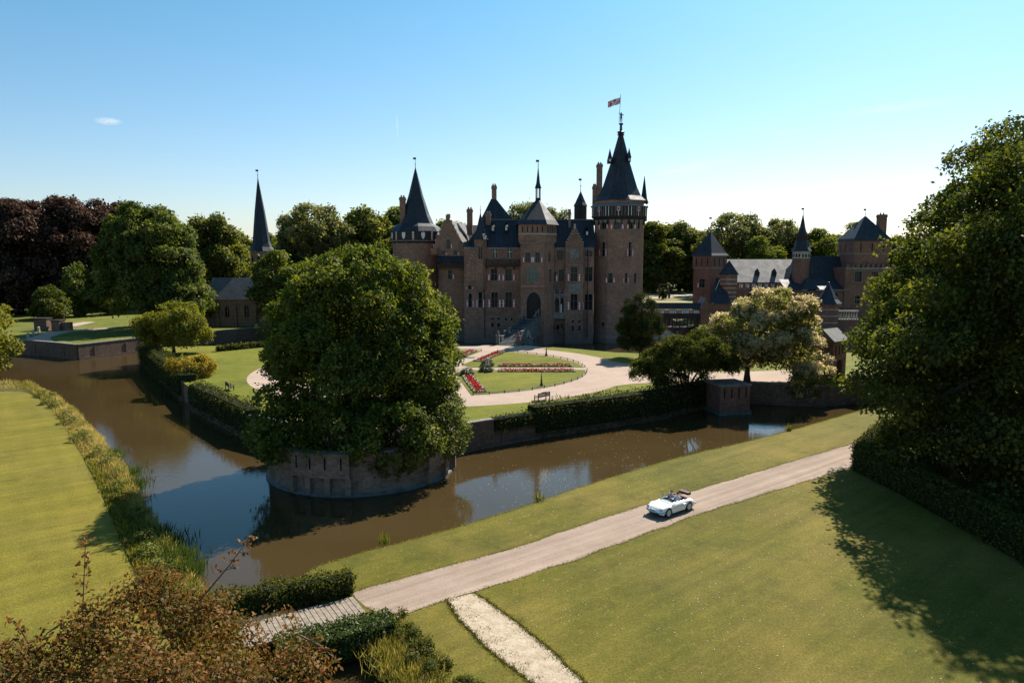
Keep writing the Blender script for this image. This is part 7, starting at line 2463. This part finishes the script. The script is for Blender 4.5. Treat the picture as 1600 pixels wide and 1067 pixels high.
# ------------------------------------------------------------------ flower parterre
MAT['petal_red'] = leaf_mat('scarlet_petals', [(.1, (.30, .012, .018)), (.5, (.52, .02, .03)), (.9, (.62, .06, .07))], .3, .02, (1, .6, .6))
MAT['petal_white'] = leaf_mat('white_petals', [(.1, (.50, .46, .34)), (.5, (.66, .63, .54)), (.9, (.75, .72, .66))], .3, .02, (1, 1, 1))
MAT['petal_violet'] = leaf_mat('violet_petals', [(.1, (.10, .08, .13)), (.5, (.22, .17, .26)), (.9, (.36, .30, .38))], .3, .02, (1, 1, 1))
def scatter(name, x0, x1, y0, y1, n, z, leaf, mat, fr_, parent, up=1.2):
    u, v = RNG.uniform(x0, x1, n), RNG.uniform(y0, y1, n)
    ca, sa = fr_[2]
    p = np.column_stack([fr_[0] + u * ca - v * sa, fr_[1] + u * sa + v * ca, z + RNG.uniform(0, .14, n)])
    return leaf_object(name, p, rand_dirs(n, up), rand_dirs(n, 0), leaf * RNG.uniform(.7, 1.3, n), leaf * .8, RNG.normal(.5, .2, n), MAT[mat], parent, kind='stuff')
def bed(ai, side, r0, r1, label):
    a = rays_[ai]
    o = empty('flower_bed', (GC[0] + (r0 + r1) / 2 * math.cos(a), GC[1] + (r0 + r1) / 2 * math.sin(a), IZ), label, 'flower bed', 'red and white flower beds of the parterre')
    fr_ = (GC[0], GC[1], (math.cos(a), math.sin(a)))
    y0, y1 = (1.7, 3.3) if side > 0 else (-3.3, -1.7)
    b = MB()
    ca, sa = fr_[2]
    pl = [(GC[0] + u * ca - v * sa, GC[1] + u * sa + v * ca) for u, v in ((r0, y0), (r1, y0), (r1, y1), (r0, y1))]
    b.prism(ccw(pl), IZ, IZ + .14)
    b.build('soil', MAT['soil'], o)
    L = r1 - r0
    scatter('leaves', r0, r1, y0, y1, int(L * 90), IZ + .13, .2, 'leaf_hedge', fr_, o)
    scatter('red_flowers', r0 + .3, r1 - .3, y0 + .36, y1 - .36, int(L * 75), IZ + .22, .18, 'petal_red', fr_, o)
    for k, (u0, u1, v0, v1) in enumerate(((r0, r1, y0, y0 + .34), (r0, r1, y1 - .34, y1), (r1 - .3, r1, y0 + .3, y1 - .3), (r0, r0 + .3, y0 + .3, y1 - .3))):
        scatter('white_flowers', u0, u1, v0, v1, int((u1 - u0) * (v1 - v0) * 42) + 5, IZ + .2, .17, 'petal_white', fr_, o)
def violet(ai, side, lab):
    a = rays_[ai]; ca, sa = math.cos(a), math.sin(a)
    r, v = 6.4, side * 2.7
    c = (GC[0] + r * ca - v * sa, GC[1] + r * sa + v * ca, IZ)
    o = empty('flower_bush', c, lab, 'flower bush', 'violet flower bushes of the parterre')
    lb = [(c[0], c[1], IZ + .3, .9, .8, .42)]
    leaf_object('leaves', *crown(lb, 700, .2, spray=12, sub=.4, spray_r=.25, seed=7), MAT['leaf_laurel'], o)
    lb = [(c[0], c[1], IZ + .34, .9, .8, .5)]
    leaf_object('flowers', *crown(lb, 700, .16, spray=10, sub=.4, spray_r=.2, seed=8, up=.8), MAT['petal_violet'], o, kind='stuff')
bed(0, 1, 8, 19, 'red and white flower strip on the far side of the crosswise gravel path')
bed(0, -1, 8, 19, 'red and white flower strip on the near side of the crosswise gravel path')
bed(1, -1, 8, 19.4, 'red and white flower strip right of the path to the castle bridge')
bed(1, 1, 8, 19.4, 'red and white flower strip left of the castle bridge path, half behind the chestnut')
bed(5, 1, 8, 19.6, 'red flower strip beside the linden, ending nearest to the viewer')
bed(5, -1, 8, 19.6, 'flower strip hidden behind the linden crown, left of the nearest one')
bed(3, 1, 8, 19, 'flower strip hidden behind the chestnut, near side of the path')
bed(2, -1, 8, 19, 'flower strip on the far side of the circle, hidden by the chestnut')
violet(0, 1, 'grey violet flower bush at the inner end of the far crosswise strip')
violet(0, -1, 'grey violet flower bush at the inner end of the near crosswise strip')
violet(1, 1, 'violet flower bush left of the path to the castle bridge')
violet(5, 1, 'violet flower bush beside the linden crown')
# dark obelisks on the lawns
MAT['obelisk'] = plain('dark_green_paint', (0.02, 0.028, 0.022), .5, .4)
for px, py, lab in ((846, 603.5, 'slim dark obelisk on the near parterre lawn behind the bench'), (853.5, 556, 'slim dark obelisk on the far parterre lawn in the castle shadow')):
    p = G(px, py, IZ + .07)
    o = empty('garden_obelisk', p, lab, 'obelisk', 'slim dark garden obelisks')
    b = MB(); b.lathe((p.x, p.y), [(.26, IZ), (.26, IZ + .3), (.2, IZ + .34)], 4, R(45), 0, False, True); b.build('base', MAT['obelisk'], o)
    b = MB(); b.lathe((p.x, p.y), [(.19, IZ + .34), (.03, IZ + 1.75)], 4, R(45), 0, False, True); b.lathe((p.x, p.y), [(.02, IZ + 1.75), (.09, IZ + 1.84), (.02, IZ + 1.95)], 8); b.build('spike', MAT['obelisk'], o)
# low edging fence around each lawn wedge along the circle
for wi, (a0_, a1_) in enumerate(wedges):
    lab = ['far right', 'rear', 'rear left', 'near left', 'near', 'near right'][wi]
    o = empty('edging_fence', (GC[0] + 20.9 * math.cos(a0_), GC[1] + 20.9 * math.sin(a0_), IZ), 'low dark wire edging along the curved rim of the %s parterre lawn' % lab, 'edging fence')
    n = int((a1_ - a0_) * 20.9 / 2.2)
    pts = [(GC[0] + 20.85 * math.cos(a0_ + .07 + (a1_ - a0_ - .14) * k / n), GC[1] + 20.85 * math.sin(a0_ + .07 + (a1_ - a0_ - .14) * k / n)) for k in range(n + 1)]
    for p in pts:
        b = MB(); b.box(p[0] - .05, p[0] + .05, p[1] - .05, p[1] + .05, IZ, IZ + .36); b.build('post', MAT['iron'], o)
    b = MB(); b.tube([(p[0], p[1], IZ + .28) for p in pts], .025, 4); b.tube([(p[0], p[1], IZ + .12) for p in pts], .025, 4); b.build('wire', MAT['iron'], o)

# ------------------------------------------------------------------ small things in the landscape
k = 500
pp = np.column_stack([RNG.uniform(-5, 34, k), RNG.uniform(52, 86, k), np.full(k, WZ + .008)])
leaf_object('floating_petals', pp, np.tile([0, 0, 1.0], (k, 1)), rand_dirs(k, 0) * [1, 1, 0], .07, .06, RNG.random(k), MAT['petal_white'], None, fold=0, kind='stuff')
bpy.data.objects['floating_petals']['label'] = 'white petals and fluff drifting on the moat water'
bpy.data.objects['floating_petals']['category'] = 'petals'

# thin fair weather cloud and vapour trail, far out in the sky
m, nt, out = new_mat('cloud_wisp')
tcn = N(nt, 'ShaderNodeTexCoord').outputs['Object']
ln_ = N(nt, 'ShaderNodeVectorMath'); ln_.operation = 'LENGTH'
nt.links.new(tcn, ln_.inputs[0])
den = N(nt, 'ShaderNodeMapRange'); den.inputs['From Min'].default_value = 1.0; den.inputs['From Max'].default_value = .2; den.inputs['To Min'].default_value = 0; den.inputs['To Max'].default_value = 1
nt.links.new(ln_.outputs['Value'], den.inputs['Value'])
nz = noise(nt, tcn, 2.4, 5, .65)
pw = mixc(nt, 1.0, den.outputs['Result'], ramp(nt, nz, [(.42, 0.0), (.62, 1.0)]), 'MULTIPLY')
mul = N(nt, 'ShaderNodeMath'); mul.operation = 'MULTIPLY'; mul.inputs[1].default_value = .030
nt.links.new(pw, mul.inputs[0])
vs = N(nt, 'ShaderNodeVolumeScatter'); vs.inputs['Color'].default_value = (1, 1, 1, 1); vs.inputs['Anisotropy'].default_value = .2
nt.links.new(mul.outputs[0], vs.inputs['Density'])
nt.links.new(vs.outputs[0], out.inputs['Volume'])
MAT['cloud'] = m
def cloud(px, py, Y, sx, sy, sz, rot, label, name='cloud'):
    me = bpy.data.meshes.new(name)
    bm = bmesh.new(); bmesh.ops.create_icosphere(bm, subdivisions=3, radius=1.0); bm.to_mesh(me); bm.free()
    me.materials.append(MAT['cloud'])
    o = bpy.data.objects.new(name, me); COL.objects.link(o)
    o.location = P(px, py, Y); o.scale = (sx, sy, sz); o.rotation_euler = rot
    tag(o, label, 'cloud', kind='stuff')
cloud(169, 190, 3600, 70, 60, 18, (0, 0, 0), 'small white fair weather cloud high at the left of the sky')
cloud(620.5, 197, 3600, 9, 9, 85, (0, R(-3), 0), 'thin white vapour trail standing upright left of the castle', 'vapour_trail')

m2 = MAT['cloud'].copy(); m2.name = 'thin_cloud_wisp'
for n_ in m2.node_tree.nodes:
    if n_.type == 'MATH': n_.inputs[1].default_value = .0016
keep_ = MAT['cloud']; MAT['cloud'] = m2
cloud(1400, 168, 4200, 420, 200, 22, (0, R(-6), 0), 'faint streak of thin white cloud high at the right of the sky', 'cloud')
cloud(1225, 208, 4200, 130, 120, 16, (0, R(-4), 0), 'short faint streak of thin cloud above the gatehouse', 'cloud')
cloud(1080, 262, 4200, 300, 150, 45, (0, R(-8), 0), 'broad faint veil of cloud right of the great tower', 'cloud')
MAT['cloud'] = keep_

# daisies and fallen leaves on the front lawn
rg_ = np.random.default_rng(120)
k = 2600
pp = np.column_stack([rg_.uniform(-6, 30, k), rg_.uniform(28, 66, k), np.full(k, .02)])
far_side = (pp[:, 0] * math.sin(hd) - pp[:, 1] * math.cos(hd)) - (cc.x * math.sin(hd) - cc.y * math.cos(hd))
keep_ = (np.abs(far_side) > 2.6) & (np.sin(pp[:, 0] * .7) + np.sin(pp[:, 1] * .9 + 2) + rg_.normal(0, .8, k) > .2)
dd = np.hypot(pp[:, 0] - 0, pp[:, 1] - 0)
pp = pp[keep_]
inside = np.array([(-1.5 < q[0]) and (q[1] < 60 or q[0] > 8) for q in pp])
pp = pp[inside]
tag(leaf_object('daisies', pp, np.tile([0, 0, 1.0], (len(pp), 1)) + rg_.normal(0, .2, (len(pp), 3)), rg_.normal(size=(len(pp), 3)) * [1, 1, 0], .06, .05, rg_.random(len(pp)), MAT['petal_white'], None, fold=0, kind='stuff'), 'scattered daisies and clover heads in the front lawn', 'daisies')
